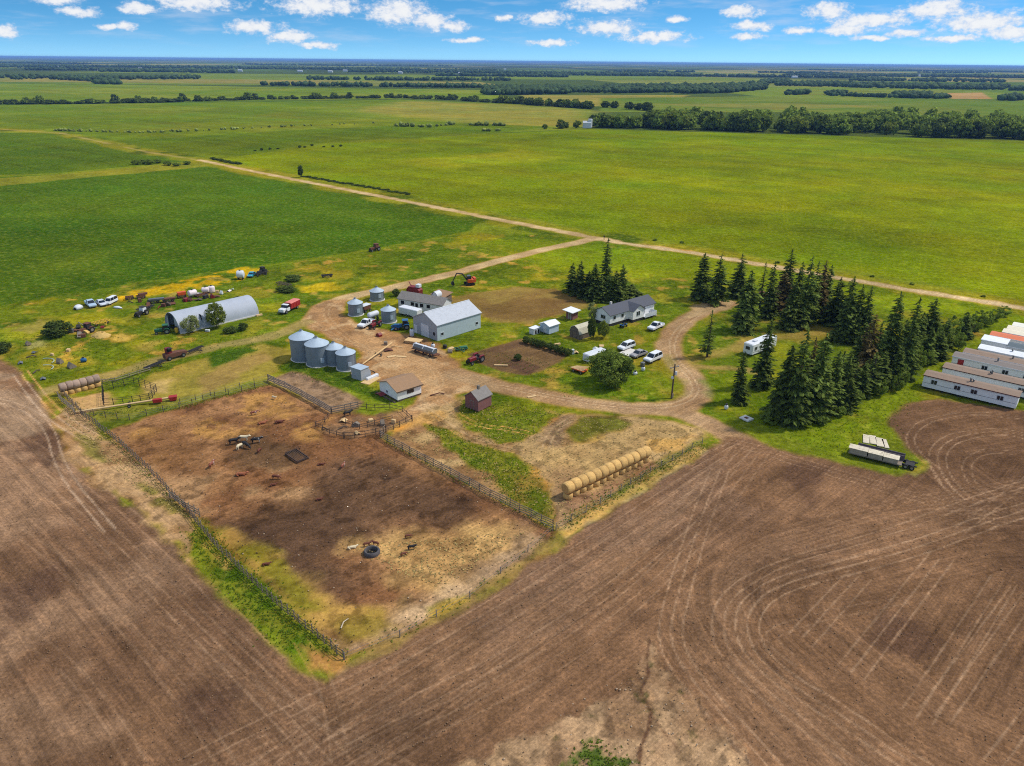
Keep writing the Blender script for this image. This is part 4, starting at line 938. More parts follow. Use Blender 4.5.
def vehicle(kind, paint, label, cat, rear, front, group=None, sc_=1.0, name=None):
    a, rz, l = head(rear, front); b = at(*front); c = ((a[0] + b[0]) / 2, (a[1] + b[1]) / 2)
    r = thing(name or {'pickup': 'pickup_truck', 'suv': 'parked_car', 'sedan': 'parked_car', 'van': 'camper_van'}[kind], label, cat, c, rz, group); r.scale = (sc_,) * 3
    if kind == 'pickup':
        Lh, W, zb = 2.8, .96, 1.12; prof = [(-2.8, .5), (2.8, .5), (2.85, .8), (2.72, 1.02), (1.15, zb), (-.8, zb), (-.8, .85), (-2.8, .85)]
        cab = (-.75, 1.35, -.55, .55); zt = 1.82; ws = [(1.75, .8), (-1.75, .8)]
    elif kind == 'suv':
        Lh, W, zb = 2.4, .92, 1.08; prof = [(-2.4, .45), (2.4, .45), (2.45, .75), (2.3, .98), (1.1, zb), (-2.35, zb)]
        cab = (-2.3, 1.3, -2.05, .5); zt = 1.74; ws = [(1.5, .78), (-1.4, .78)]
    elif kind == 'van':
        Lh, W, zb = 2.7, 1.0, 1.3; prof = [(-2.7, .45), (2.6, .45), (2.7, .8), (2.5, 1.15), (1.9, zb), (-2.7, zb)]
        cab = (-2.65, 1.95, -2.55, 1.3); zt = 2.3; ws = [(1.7, .85), (-1.7, .85)]
    else:
        Lh, W, zb = 2.35, .9, .95; prof = [(-2.35, .4), (2.35, .4), (2.38, .65), (2.2, .85), (1.0, zb), (-1.7, zb), (-2.3, .9)]
        cab = (-1.75, 1.15, -1.0, .35); zt = 1.42; ws = [(1.45, .75), (-1.35, .75)]
    bm_ = MB().extr(prof, -W, W)
    if kind == 'pickup':
        bm_.box(-2.8, -.81, -W, -W + .1, .851, zb); bm_.box(-2.8, -.81, W - .1, W, .851, zb); bm_.box(-2.8, -2.7, -W + .101, W - .101, .851, zb)
    bo = bm_.build('body', paint, r)
    md = bo.modifiers.new('rounding', 'BEVEL'); md.width = .06; md.segments = 2; md.limit_method = 'ANGLE'
    prism_cab(cab[0], cab[1], cab[2], cab[3], W - .05, W - .2, zb - .01, zt).build('window', 'glass', r)
    prism_cab(cab[2] - .06, cab[3] + .06, cab[2], cab[3] - .02, W - .19, W - .24, zt - .05, zt + .06).build('roof', paint, r)
    q = MB(); mids = [cab[2] + .02, (cab[2] + cab[3]) / 2]
    for xm in mids + [cab[3] - .02]:
        for sg in (-1, 1):
            xb = cab[0] + (cab[1] - cab[0]) * (xm - cab[2]) / max(.01, cab[3] - cab[2])
            q.tube([(xb, sg * (W - .04), zb), (xm, sg * (W - .18), zt)], .05, 6)
    q.build('window_pillar', paint, r)
    wheel_parts(r, [(x, s_ * y) for x, y in ws for s_ in (-1, 1)], .38 if kind != 'sedan' else .33, .26)
    for s_ in (-1, 1):
        MB().box(Lh - .06, Lh + .04, s_ * .72 - .16, s_ * .72 + .16, .72, .9).build('headlight', 'lampw', r)
        MB().box(-Lh - .03, -Lh + .04, s_ * .78 - .1, s_ * .78 + .1, .65, .85).build('tail_light', 'tail', r)
    MB().box(Lh - .02, Lh + .12, -W + .06, W - .06, .42, .58).build('bumper', 'steel', r); MB().box(-Lh - .12, -Lh + .02, -W + .06, W - .06, .42, .58).build('bumper', 'steel', r)
    return r
vehicle('pickup', 'whitep', 'white pickup truck parked on the grass just below the farmhouse deck', 'pickup truck', (663, 325.5), (648.5, 332), sc_=1.0)
vehicle('suv', 'whitep', 'white car half behind the pale slab, right of the big bush', 'car', (632.5, 346.5), (620, 351))
vehicle('suv', 'whitep', 'white estate car parked nearest the curve of the drive', 'car', (660.5, 357), (645, 364), sc_=1.08)
vehicle('sedan', mat('grey_vehicle_paint', (150, 146, 146), .35, var=.08), 'low grey car parked between the two white cars', 'car', (644, 354), (633, 358))
vehicle('pickup', 'whitep', 'white pickup truck parked in the yard between the grain bins', 'pickup truck', (373, 322.5), (360, 329))
GJ = 'old cars standing at the edge of the green field'
vehicle('pickup', mat('pale_blue_vehicle_paint', (168, 190, 210), .4, var=.1, dirt=(40, 96, 92), dirt_at=.56), 'pale blue and teal pickup in the line of old cars by the green field', 'pickup truck', (87, 302.5), (95, 309.5), GJ)
vehicle('sedan', mat('silver_vehicle_paint', (200, 204, 214), .3, var=.06), 'silver old saloon car in the line by the green field', 'car', (97.5, 302), (106, 308), GJ)
vehicle('van', 'whitep', 'white camper van at the right end of the line of old cars', 'van', (116, 301), (107, 305.5), GJ, sc_=.78)
vehicle('sedan', mat('teal_vehicle_paint', (40, 150, 176), .4, var=.1), 'teal car at the top end of the yellow flower strip', 'car', (255.5, 273), (248, 279.5), sc_=.9)
vehicle('sedan', 'cred' if False else mat('faded_red_vehicle_paint', (176, 92, 74), .5, var=.15, dirt=(210, 200, 190)), 'faded red car half hidden among the spruces', 'car', (757, 299), (768, 294))

def boat(label, c0, c1, hh=.7, W=1.5, cat='boat', name='upturned_boat'):
    a, rz, l = head(c0, c1); r_ = MB(); n_ = 9; v = []
    for i in range(n_):
        q_ = i / (n_ - 1); x = l * q_; k = math.sin(PI * min(1, .12 + q_ * .88)) ** .6
        for j in range(7):
            an = PI * j / 6; v.append((x, W / 2 * k * math.cos(an), hh * k * math.sin(an) ** .8))
    f = [(i * 7 + j, i * 7 + j + 1, i * 7 + j + 8, i * 7 + j + 7) for i in range(n_ - 1) for j in range(6)]
    r_.add(v, f); o = r_.build(name, 'whitem', None, True); o.location = (a[0], a[1], .02); o.rotation_euler = (0, 0, rz)
    o.modifiers.new('shell', 'SOLIDIFY').thickness = .05
    return tag(o, label, cat)
boat('small upturned white boat at the left end of the line of old cars', (75, 310), (83, 307), 1.2, 2.0)
boat('narrow white canoe lying in front of the white camper van', (114, 307.5), (122.5, 308.5), .5, 1.1, 'canoe', 'upturned_canoe')

# trucks, tractors, implements
def truck(cabp, boxp, label, rear, front, cat='truck', topw=False):
    a, rz, l = head(rear, front); b = at(*front); c = ((a[0] + b[0]) / 2, (a[1] + b[1]) / 2)
    r = thing('grain_truck', label, cat, c, rz)
    MB().box(-3.6, 3.2, -.45, .45, .55, .8).build('chassis', 'dark', r)
    bo = MB().bbox(2.3, 3.7, -.85, .85, .6, 1.45, .08).build('hood', cabp, r)
    MB().bbox(.9, 2.29, -1.05, 1.05, .6, 1.5, .06).build('cab', cabp, r)
    prism_cab(.95, 2.25, 1.05, 1.9, 1.0, .88, 1.49, 2.2).build('window', 'glass', r); prism_cab(1.0, 1.98, 1.05, 1.9, .92, .84, 2.19, 2.32).build('roof', cabp, r)
    q = MB().box(-3.7, .6, -1.2, 1.2, .85, 1.0); q.box(-3.7, .6, -1.2, -1.1, 1.0, 2.3); q.box(-3.7, .6, 1.1, 1.2, 1.0, 2.3); q.box(-3.7, -3.6, -1.1, 1.1, 1.0, 2.3); q.box(.5, .6, -1.1, 1.1, 1.0, 2.4)
    for k in range(6): q.box(-3.5 + k * .75, -3.4 + k * .75, -1.25, -1.2, 1.0, 2.25); q.box(-3.5 + k * .75, -3.4 + k * .75, 1.2, 1.25, 1.0, 2.25)
    bx_ = q.build('grain_box', boxp, r)
    if topw: MB().extx([(-1.22, 2.31), (1.22, 2.31), (.8, 2.5), (-.8, 2.5)], -3.7, .55).build('tarp', mat('pale_red_tarp', (205, 120, 110), .8, var=.15), bx_)
    wheel_parts(r, [(2.6, .95), (2.6, -.95), (-2.4, .95), (-2.4, -.95)], .5, .32)
    for s_ in (-1, 1): MB().box(3.68, 3.76, s_ * .6 - .14, s_ * .6 + .14, .95, 1.2).build('headlight', 'lampw', r)
    MB().box(3.66, 3.85, -1, 1, .5, .7).build('bumper', 'steel', r)
    return r
truck('whitep', 'red', 'red grain truck with white cab parked alone on the grass beside the yard', (297, 307), (281.5, 314.5), topw=True)
def tractor(paint, label, rear, front, cab=True, cabc='glass', sc_=1.0, cat='tractor'):
    a, rz, l = head(rear, front); b = at(*front); c = ((a[0] + b[0]) / 2, (a[1] + b[1]) / 2)
    r = thing('farm_tractor', label, cat, c, rz); r.scale = (sc_,) * 3
    MB().bbox(-.1, 2.0, -.42, .42, .75, 1.5, .08).build('hood', paint, r)
    MB().box(-1.6, 1.9, -.3, .3, .5, .74).build('chassis', 'dark', r)
    q = MB()
    for s_ in (-1, 1): q.extr([(-1.9, 1.25), (-1.7, 1.62), (-.7, 1.62), (-.4, 1.25), (-.5, 1.2), (-.75, 1.52), (-1.65, 1.52), (-1.8, 1.2)], s_ * .95 - .25, s_ * .95 + .25)
    q.build('fender', paint, r)
    if cab:
        prism_cab(-1.6, -.1, -1.5, -.25, .75, .68, 1.2, 2.45).build('cab', cabc, r); MB().bbox(-1.65, -.1, -.8, .8, 2.46, 2.6, .04).build('cab_roof', paint, r)
    else:
        MB().bbox(-1.4, -.9, -.3, .3, 1.1, 1.5, .05).build('seat', 'black', r); MB().tube([(-.2, 0, 1.45), (-.55, 0, 1.75)], .03).build('steering_column', 'dark', r)
    MB().tube([(1.2, .25, 1.5), (1.2, .25, 2.2)], .05).build('exhaust', 'dark', r)
    wheel_parts(r, [(-1.2, .95), (-1.2, -.95)], .78, .45); wheel_parts(r, [(1.6, .75), (1.6, -.75)], .45, .28)
    MB().box(1.99, 2.06, -.35, .35, .8, 1.4).build('grille', 'dark', r)
    return r
tractor('dkred', 'dark red old tractor standing at the corner of the garden plot', (484, 359), (466, 366), cab=False, sc_=1.05)
tractor('dkred', 'small dark red tractor tucked against the white pickup by the bins', (379, 325), (371, 330), cab=False, sc_=.95)
tractor('blue', 'dark blue tractor parked left of the machine shop', (407, 329), (397, 329.5), sc_=1.0)
tractor('dark', 'dark tractor with pale cab among the scrap above the arch shed', (148, 313), (135, 318), cab=True, cabc='whitem', sc_=.9)
tractor('green', 'old green tractor at the open mouth of the arch shed', (168, 333), (158, 334), cab=True, sc_=.9)
tractor('rust', 'rusted tractor wreck beside the willow bush on the left', (92, 331), (80, 335), cab=True, cabc='dark', sc_=.95)
tractor('dark', 'black tractor at the top corner of the yellow flower strip', (267, 272), (256, 276), cab=True, sc_=.85)
tractor('rust', 'distant rusty tractor standing in the green field edge', (379, 250), (370, 252), cab=True, cabc='rust', sc_=1.0)

def implement(label, c0, c1, W, paint, wheels=2, tines=8, h=.7, name='field_cultivator', cat='implement', drawbar=1.8, extra=None):
    """towed frame: cross beams, tines, wheels and a drawbar"""
    a, rz, l = head(c0, c1); r = thing(name, label, cat, a, rz)
    q = MB()
    for y in (0, W * .5, W): q.box(0, l, y - .08, y + .08, h, h + .16)
    for k in range(5): x = l * k / 4; q.box(x - .07, x + .07, .09, W * .5 - .09, h + .02, h + .15); q.box(x - .07, x + .07, W * .5 + .09, W - .09, h + .02, h + .15)
    q.build('frame', paint, r)
    q = MB()
    for k in range(tines):
        x = l * (k + .5) / tines
        for y in (0, W): q.tube([(x, y, h), (x + .1, y - .15, h * .5), (x, y + .1, .02)], .035, 5)
    q.build('tines', 'rust', r)
    wheel_parts(r, [(l * .15, W * .3), (l * .85, W * .3)][:wheels], .42, .25)
    q = MB().tube([(l * .5, -.05, h), (l * .5, -drawbar, .45)], .07, 6); q.tube([(l * .3, 0, h), (l * .5, -drawbar, .42)], .05, 6); q.tube([(l * .7, 0, h), (l * .5, -drawbar, .42)], .05, 6)
    q.build('drawbar', paint, r)
    if extra:
        x0, x1, z1, mt_ = extra; MB().extr([(x0 + .15, h + .2), (x1 - .15, h + .2), (x1, z1), (x0, z1)], W * .15, W * .85).build('hopper', mt_, r)
    return r
implement('red brown cultivator on the yellow flowers, left of a twin', (126, 300.5), (134, 299.5), 1.6, 'rust')
implement('red brown cultivator on the yellow flowers, nearer the arch shed', (138, 299.5), (146, 298), 1.6, 'rust', extra=(.5, 3, 1.4, 'rust'))
implement('dark seed drill with pale lids in the scrap row above the arch shed', (148, 304.5), (160, 303.2), 1.8, 'dark', extra=(.3, 4.4, 1.3, 'steel'))
implement('dark seed drill at the right of the scrap row above the arch shed', (163, 303.6), (175, 302), 1.8, 'dark', extra=(.5, 3.6, 1.2, 'rust'))
implement('long dark harrow lying in front of the dark scrap tractor', (139, 312), (155, 307.5), 1.4, 'dark', 0, 12, .45)
implement('red and orange baler standing beside the pale tanks on the yellow flowers', (178, 299), (187, 297.5), 1.8, 'rust', extra=(.2, 2.6, 1.7, 'orange'))
implement('rusty disc harrow right of the pale tanks on the yellow flowers', (197, 298), (209, 295.5), 1.6, 'rust', 2, 12, .5)
implement('yellow hay rake beside the rusted tractor wreck', (96, 327), (111, 323), 2.2, 'yellow', 2, 14, .7)
implement('black cultivator by the drive, above the yard grass', (322, 278), (333, 277), 1.4, 'dark', 2, 8, .6)
implement('black folded harrow beyond the top of the yellow flower strip', (257, 277.5), (269, 274), 1.6, 'dark', 2, 10, .9)
implement('blue tillage machine left of the machine shop', (391, 329), (399, 330.5), 1.6, 'blue', 2, 8, .7, extra=(.4, 2.0, 1.2, 'teal'))
implement('green hay mower on the grass between the shop and the dark red tractor', (456, 352), (468, 350.5), 1.5, 'green', 2, 8, .5, extra=(1.2, 3.0, .9, 'green'))
implement('dark harrow sections leaning beyond the flower strip by the yard', (276, 284), (288, 287), 1.6, 'dkwood', 0, 10, .4)
# pale tanks on the flower strip
def tank(label, p, rad, L_, up_=False, mt_='whitem', legs=True, rz=0.3, name='water_tank', cat='tank', z=.35):
    a = at(*p); r = thing(name, label, cat, a, rz)
    pr = [(0, 0), (rad * .6, .06), (rad * .92, .2), (rad, .4), (rad, L_ - .4), (rad * .92, L_ - .2), (rad * .6, L_ - .06), (0, L_)]
    o = MB().lathe(pr, 18).build('shell', mt_, r, True)
    if not up_: o.rotation_euler = (0, PI / 2, 0); o.location = (-L_ / 2, 0, rad + z)
    else: o.location = (0, 0, .02)
    q = MB().lathe([(.2, 0), (.2, .18), (.26, .18), (.26, .26), (0, .28)], 10).build('lid', 'dark', r); q.location = (0, 0, (2 * rad + z - .05) if not up_ else L_)
    if not up_:
        q = MB()
        for x in (-L_ * .3, L_ * .3): q.extr([(x - .1, 0), (x + .1, 0), (x + .1, rad * .7 + z), (x - .1, rad * .7 + z)], -rad * .7, rad * .7)
        q.build('cradle', 'dark', r)
    return r
GP = 'pale tanks on the yellow flower strip'
pinkt = mat('pinkish_white_plastic', (222, 206, 206), .5, var=.08)
tank('pinkish white tank at the left of three on the yellow flowers', (193, 297), .9, 2.6, mt_=pinkt, rz=.9)
tank('pinkish white tank in the middle of three on the yellow flowers', (206, 293.5), .8, 2.2, mt_=pinkt, rz=.2)
tank('round white tank on the yellow flowers, tallest of three', (212, 292.5), 1.0, 2.0, True, pinkt)
tank('rounded white tank left of the teal car', (241, 279), 1.2, 2.4, mt_='whitem', rz=.1)
tank('tall white upright tank at the left corner of the shop front', (412, 336.6), .55, 2.0, True)
tank('yellow drum standing at the mouth of the arch shed', (177, 333), .45, 1.5, True, 'yellow')
tank('white drum on the grass below the estate car, nearer the drive', (643, 371), .45, 1.0, True, name='drum', cat='drum')
tank('white drum lying below the big bush, left of its twin', (635, 375), .42, 1.0, False, name='drum', cat='drum', z=.0)
tank('small white tank on the grass left of the concrete slab', (726, 409.5), .4, 1.0, True, name='drum', cat='drum')
tank('black gas barbecue tank by the farmhouse steps' if False else 'white round barrel beside the long trailer in the yard', (433, 348), .5, 1.1, True, name='drum', cat='drum')
# white nurse tank on a trailer
a, rz, l = head((379, 318), (367.5, 321.8)); r = thing('tank_trailer', 'white cylindrical tank on a wheeled trailer behind the white yard pickup', 'tank trailer', a, rz)
o = MB().lathe([(0, 0), (.5, .08), (.75, .35), (.75, 3.2), (.5, 3.5), (0, 3.6)], 18).build('tank', 'whitem', r, True); o.rotation_euler = (0, PI / 2, 0); o.location = (.2, 0, 1.6)
q = MB().box(-.2, 4.6, -.6, -.45, .7, .85); q.box(-.2, 4.6, .45, .6, .7, .85); q.box(.6, .9, -.44, .44, .7, .86); q.box(2.9, 3.2, -.44, .44, .7, .86); q.build('frame', 'dark', r)
wheel_parts(r, [(1.2, .8), (1.2, -.8), (2.6, .8), (2.6, -.8)], .4, .25)
# red grain wagon
a, rz, l = head((364, 313.5), (371, 311)); r = thing('grain_wagon', 'red box wagon with pale lid beside the lone grain bin', 'wagon', a, rz)
q = MB().extr([(0, 1.9), (.4, .8), (2.6, .8), (3.0, 1.9)], 0, 1.9); q.build('box', 'rust', r); MB().box(-.05, 3.05, -.05, 1.95, 1.91, 2.0).build('lid', 'whitem', r)
MB().box(.1, 2.9, .3, 1.6, .55, .78).build('frame', 'dark', r); wheel_parts(r, [(.6, -.1), (.6, 2.0), (2.4, -.1), (2.4, 2.0)], .38, .22)
# white box trailer
def box_trailer(label, c0, c1, W, h0, h1, mt_='whitem', win=(), name='box_trailer', cat='trailer', round_=.12):
    a, rz, l = head(c0, c1); r = thing(name, label, cat, a, rz)
    MB().bbox(0, l, 0, W, h0, h1, round_).build('body', mt_, r)
    MB().box(-.9, l - .2, W * .3, W * .36, h0 - .18, h0 - .01).build('frame', 'dark', r)
    wheel_parts(r, [(l * .5 - .45, .05), (l * .5 + .45, .05), (l * .5 - .45, W - .05), (l * .5 + .45, W - .05)], .36, .22)
    for x, z, w_, h_ in win: opening(r, 'f', x, z, w_, h_, l, W, 'window', 'steel', 'glass', 0)
    return r
box_trailer('long low white box trailer between the grain bin and the machine shop', (398.5, 314.6), (417, 319), 2.4, .5, 2.3)
rv = box_trailer('white travel trailer with dark windows parked among the spruces', (751.5, 357.2), (776, 347.5), 2.6, .55, 3.1, 'whitep', ((1.0, 1.6, .8, .6), (3.2, 1.5, .6, .7), (6.0, 1.6, .9, .6)), 'travel_trailer', 'camper', .2)
Lr = math.hypot(at(751.5, 357.2)[0] - at(776, 347.5)[0], at(751.5, 357.2)[1] - at(776, 347.5)[1])
opening(rv, 'f', 4.6, .75, .75, 1.9, Lr, 2.6, 'door', 'whitem', 'dark'); opening(rv, 'l', .8, 1.7, 1.0, .6, Lr, 2.6, 'window', 'steel', 'glass', 0)
MB().box(2, 3, .8, 1.6, 3.1, 3.4).build('roof_unit', 'whitem', rv); MB().box(.4, Lr - .4, -.016, -.004, 1.05, 1.15).build('stripe', 'steel', rv)
q = MB().tube([(Lr - .05, .9, .5), (Lr + 1.5, 1.3, .5)], .07, 6); q.tube([(Lr - .05, 1.7, .5), (Lr + 1.5, 1.3, .5)], .07, 6); q.box(Lr + .2, Lr + .9, 1.05, 1.55, .56, 1.0); q.build('hitch', 'dark', rv)
box_trailer('white caravan half buried behind the big bush', (589, 364), (607, 357.5), 2.2, .4, 2.1, 'whitem', ((.8, 1.1, .8, .6), (3, 1.1, .8, .6)), 'caravan', 'caravan', .2)
a, rz, l = head((626, 356), (637, 351)); o = MB().box(0, 4.6, -1.0, 2.2, 0, .14).build('concrete_slab', 'concrete'); o.location = (a[0], a[1], .06); o.rotation_euler = (0, 0, rz); tag(o, 'pale concrete slab between the big bush and the parked cars', 'slab')
a, rz, l = head((739, 418.5), (748, 422.5)); r = thing('well_cover', 'square white concrete slab with dark hatch on the grass below the spruces', 'slab', a, rz)
MB().box(0, 2.0, 0, 1.9, -.1, .28).build('slab', 'concrete', r); MB().box(.65, 1.35, .6, 1.3, .282, .34).build('hatch', 'rust', r)
# quad by the farmhouse
a, rz, l = head((626, 326), (618.5, 328.8)); r = thing('quad_bike', 'black quad bike parked on the grass against the farmhouse', 'quad bike', a, rz)
MB().bbox(.3, 1.9, -.3, .3, .45, .85, .06).build('body', 'black', r); MB().bbox(.35, 1.1, -.18, .18, .86, .98, .03).build('seat', 'dark', r)
q = MB().box(.1, .8, -.6, .6, .72, .8); q.box(1.5, 2.2, -.6, .6, .72, .8); q.build('fender', 'blue', r); MB().tube([(1.4, -.35, 1.1), (1.5, 0, 1.05), (1.4, .35, 1.1)], .025).build('handlebar', 'dark', r)
wheel_parts(r, [(.45, .5), (.45, -.5), (1.8, .5), (1.8, -.5)], .3, .25, 'dark')
# excavator
a, rz, l = head((474, 284.5), (461, 285.5)); r = thing('excavator', 'orange excavator with black boom reaching left over the grass', 'excavator', a, rz)
for s_ in (-1, 1):
    q = MB(); pf = [(x * 1.0, z) for x, z in ((-.1, .45), (.15, .08), (2.8, .08), (3.05, .45), (2.8, .82), (.15, .82))]; q.extr(pf, s_ * 1.0 - .25, s_ * 1.0 + .25); q.build('track', 'tyre', r)
MB().box(.4, 2.5, -.74, .74, .4, .95).build('undercarriage', 'dark', r)
MB().bbox(-.4, 2.2, -1.2, 1.2, 1.0, 2.0, .12).build('house', 'orange', r); MB().bbox(-.5, .3, -1.15, 1.15, 2.0, 2.35, .08).build('counterweight', 'orange', r)
prism_cab(1.0, 2.4, 1.1, 2.2, .95, .85, 1.98, 3.0).build('cab', 'glass', r)
MB().tube([(2.2, -.3, 1.6), (3.6, -.3, 3.6), (5.4, -.3, 3.9)], [.22, .24, .18], 6).build('boom', 'dark', r); MB().tube([(5.4, -.3, 3.9), (6.7, -.3, 1.4)], [.18, .14], 6).build('stick', 'dark', r)
MB().extr([(6.4, 1.4), (7.0, 1.3), (7.2, .5), (6.7, .1), (6.2, .5)], -.75, .15).build('bucket', 'dark', r)
# combine wreck behind barn
a, rz, l = head((407, 296), (418, 298)); r = thing('old_combine', 'faded red scrap machine standing behind the old barn', 'combine', a, rz)
MB().extr([(0, .8), (4.2, .8), (4.4, 2.2), (3.4, 3.0), (.6, 3.0), (-.2, 2.0)], 0, 2.0).build('body', 'dkred', r); MB().bbox(3.0, 4.2, .3, 1.7, 3.02, 3.9, .06).build('cab', 'whitem', r)
wheel_parts(r, [(.6, -.1), (.6, 2.1)], .45, .3); wheel_parts(r, [(3.4, -.2), (3.4, 2.2)], .75, .4); MB().tube([(1, 1, 3.0), (-1.0, 2.6, 3.6)], .14).build('unloading_spout', 'dkred', r)
# rusty crawler with long harrow bar behind the bales
a, rz, l = head((166.5, 361.5), (188, 355.5)); r = thing('rusty_swather', 'rust red scrap swather with small dark cab below the track', 'swather', a, rz)
MB().extr([(0, .5), (l, .6), (l, 1.2), (l * .55, 1.5), (0, 1.5)], 0, 1.6).build('header', 'rust', r); MB().bbox(.6, 1.8, .4, 1.5, 1.55, 2.8, .06).build('cab', 'dkred', r)
prism_cab(.7, 1.7, .8, 1.6, .45, .4, 2.82, 2.98).build('cab_roof', 'dark', r); MB().extr([(.62, 1.9), (1.78, 1.9), (1.78, 2.6), (.62, 2.6)], .38, .395).build('window', 'black', r)
wheel_parts(r, [(.8, -.1), (.8, 1.7), (l * .8, -.1), (l * .8, 1.7)], .5, .25)
implement('long low dark harrow bar stretched left of the rust red swather', (147, 371), (166, 363), 1.0, 'dark', 0, 12, .5)
implement('long low dark bar stretched right of the rust red swather', (190, 354.5), (204, 348.5), .8, 'dark', 0, 8, .55)
# straw tarp heap
def heap(label, c, rx_, ry_, hh, mt_, cat='heap', name='straw_heap', seed=1):
    a = at(*c); q = MB(); rr = random.Random(seed); n_, m2 = 16, 6; v = [(0, 0, hh)]; f = []
    for j in range(1, m2 + 1):
        for i in range(n_):
            an = 2 * PI * i / n_; k = j / m2 * (1 + rr.uniform(-.14, .14)); z = hh * (1 - (j / m2) ** 1.6) * (1 + rr.uniform(-.25, .25)) - (.15 if j == m2 else 0)
            v.append((rx_ * k * math.cos(an), ry_ * k * math.sin(an), z))
    for i in range(n_): f.append((0, 1 + i, 1 + (i + 1) % n_))
    for j in range(m2 - 1):
        for i in range(n_): f.append((1 + j * n_ + i, 1 + (j + 1) * n_ + i, 1 + (j + 1) * n_ + (i + 1) % n_, 1 + j * n_ + (i + 1) % n_))
    q.add(v, f); o = q.build(name, mt_, None, True); o.location = (a[0], a[1], 0); return tag(o, label, cat)
heap('heap of pale straw in front of the yellow hay rake', (101, 336), 2.6, 1.8, 1.1, 'straw', seed=2)

# augers
def auger(label, c0, c1, rad, tube_m, z0, z1, red=False, wheels=True):
    a, rz, l = head(c0, c1); r = thing('grain_auger', label, 'auger', a, rz)
    MB().tube([(0, 0, z0), (l, 0, z1)], rad, 10).build('tube', tube_m, r, True)
    zm = z0 + (z1 - z0) * .55
    q = MB().tube([(l * .55, -.7, .35), (l * .55, 0, zm)], .05, 6); q.tube([(l * .55, .7, .35), (l * .55, 0, zm)], .05, 6); q.tube([(l * .55, -.75, .35), (l * .55, .75, .35)], .05, 6); q.build('undercarriage', 'dark', r)
    wheel_parts(r, [(l * .55, .8), (l * .55, -.8)], .35, .2)
    if red:
        MB().bbox(l * .8, l * .8 + 1.7, -.9, -.2, .35, 1.05, .06).build('engine', 'red', r); MB().extr([(l - .3, .2), (l + .9, .2), (l + 1.1, .95), (l - .5, .95)], -.6, .6).build('hopper', 'red', r)
    else: MB().extr([(-.6, .05), (.3, .05), (.4, .6), (-.8, .6)], -.4, .4).build('hopper', 'rust', r)
    return r
auger('long pale grain auger with red engine and hopper beside the rail pen', (76, 413.5), (172, 400.5), .2, 'plank', .35, .7, True)
auger('long tan grain auger pointing across the yard from the end grain bin', (361, 366.5), (392, 347.5), .17, 'plank', .3, 1.2)
# low long trailer in the yard
a, rz, l = head((413, 352), (434, 358.5)); r = thing('sprayer_trailer', 'rusty long trailer carrying a white framed tank in the yard', 'trailer', a, rz)
MB().box(-.6, l + .6, .1, 1.5, .7, .88).build('deck', 'rust', r); wheel_parts(r, [(x, y) for x in (.8, l * .5, l * .8) for y in (0, 1.6)], .38, .25, 'rust')
MB().extx([(.1, .9), (1.5, .9), (1.6, 1.5), (1.2, 2.0), (.4, 2.0), (0, 1.5)], .0, l - .4).build('tank', mat('smoky_grey_glass', (92, 100, 104), .3, var=.15), r)
q = MB()
for x in (0, l * .45, l - .5): q.extx([(-.06, 1.5), (.38, 2.06), (1.22, 2.06), (1.66, 1.5), (1.7, 1.56), (1.26, 2.16), (.34, 2.16), (-.1, 1.56)], x, x + .2)
q.box(.21, l - .31, .5, 1.1, 2.02, 2.12); q.build('tank_frame', 'whitem', r); MB().tube([(l + .5, .8, .75), (l + 1.8, .8, .5)], .07).build('drawbar', 'rust', r)
a, rz, l = head((404, 343), (419, 345)); o = MB().box(0, l, 0, 2.4, .55, .7); o.box(.2, l - .2, .3, .6, .0, .549); o.box(.2, l - .2, 1.8, 2.1, 0, .549); o = o.build('plywood_stack', 'plank'); o.location = (a[0], a[1], 0); o.rotation_euler = (0, 0, rz); tag(o, 'low tan platform of plywood on beams in front of the shop door', 'platform')
a, rz, l = head((410, 338), (420, 341)); r = thing('scrap_plough', 'small dark rusty plough beside the shop door', 'implement', a, rz); MB().box(0, l, -.3, -.1, .4, .6).build('beam', 'rust', r)
for k in range(4): MB().extr([(0, .05), (.5, .0), (.6, .45), (.1, .5)], -.2 - .05, -.2 + .05).build('share', 'rust', r).location = (k * l / 4, 0, 0)
# orange wagon by bush
a, rz, l = head((571.5, 371), (580, 377)); r = thing('board_wagon', 'orange flat wagon loaded with loose boards left of the big bush', 'wagon', a, rz + .4)
MB().box(0, 3.2, 0, 1.8, .55, .72).build('deck', 'orange', r); wheel_parts(r, [(.6, -.1), (.6, 1.9), (2.6, -.1), (2.6, 1.9)], .32, .2); MB().tube([(-.05, .9, .6), (-1.5, .9, .4)], .06).build('drawbar', 'dark', r)
q = MB()
for k in range(7): q.extr([(-.5 + .1 * k, .74 + .01 * k), (3.0 + .1 * k, .74 + .12 * k), (3.0 + .1 * k, .80 + .12 * k), (-.5 + .1 * k, .8 + .01 * k)], .1 + .24 * k, .3 + .24 * k)
o = q.build('board_load', 'plank'); o.location = (a[0], a[1], 0); o.rotation_euler = (0, 0, rz + .4); tag(o, 'splayed tan boards lying on the orange flat wagon', 'boards')
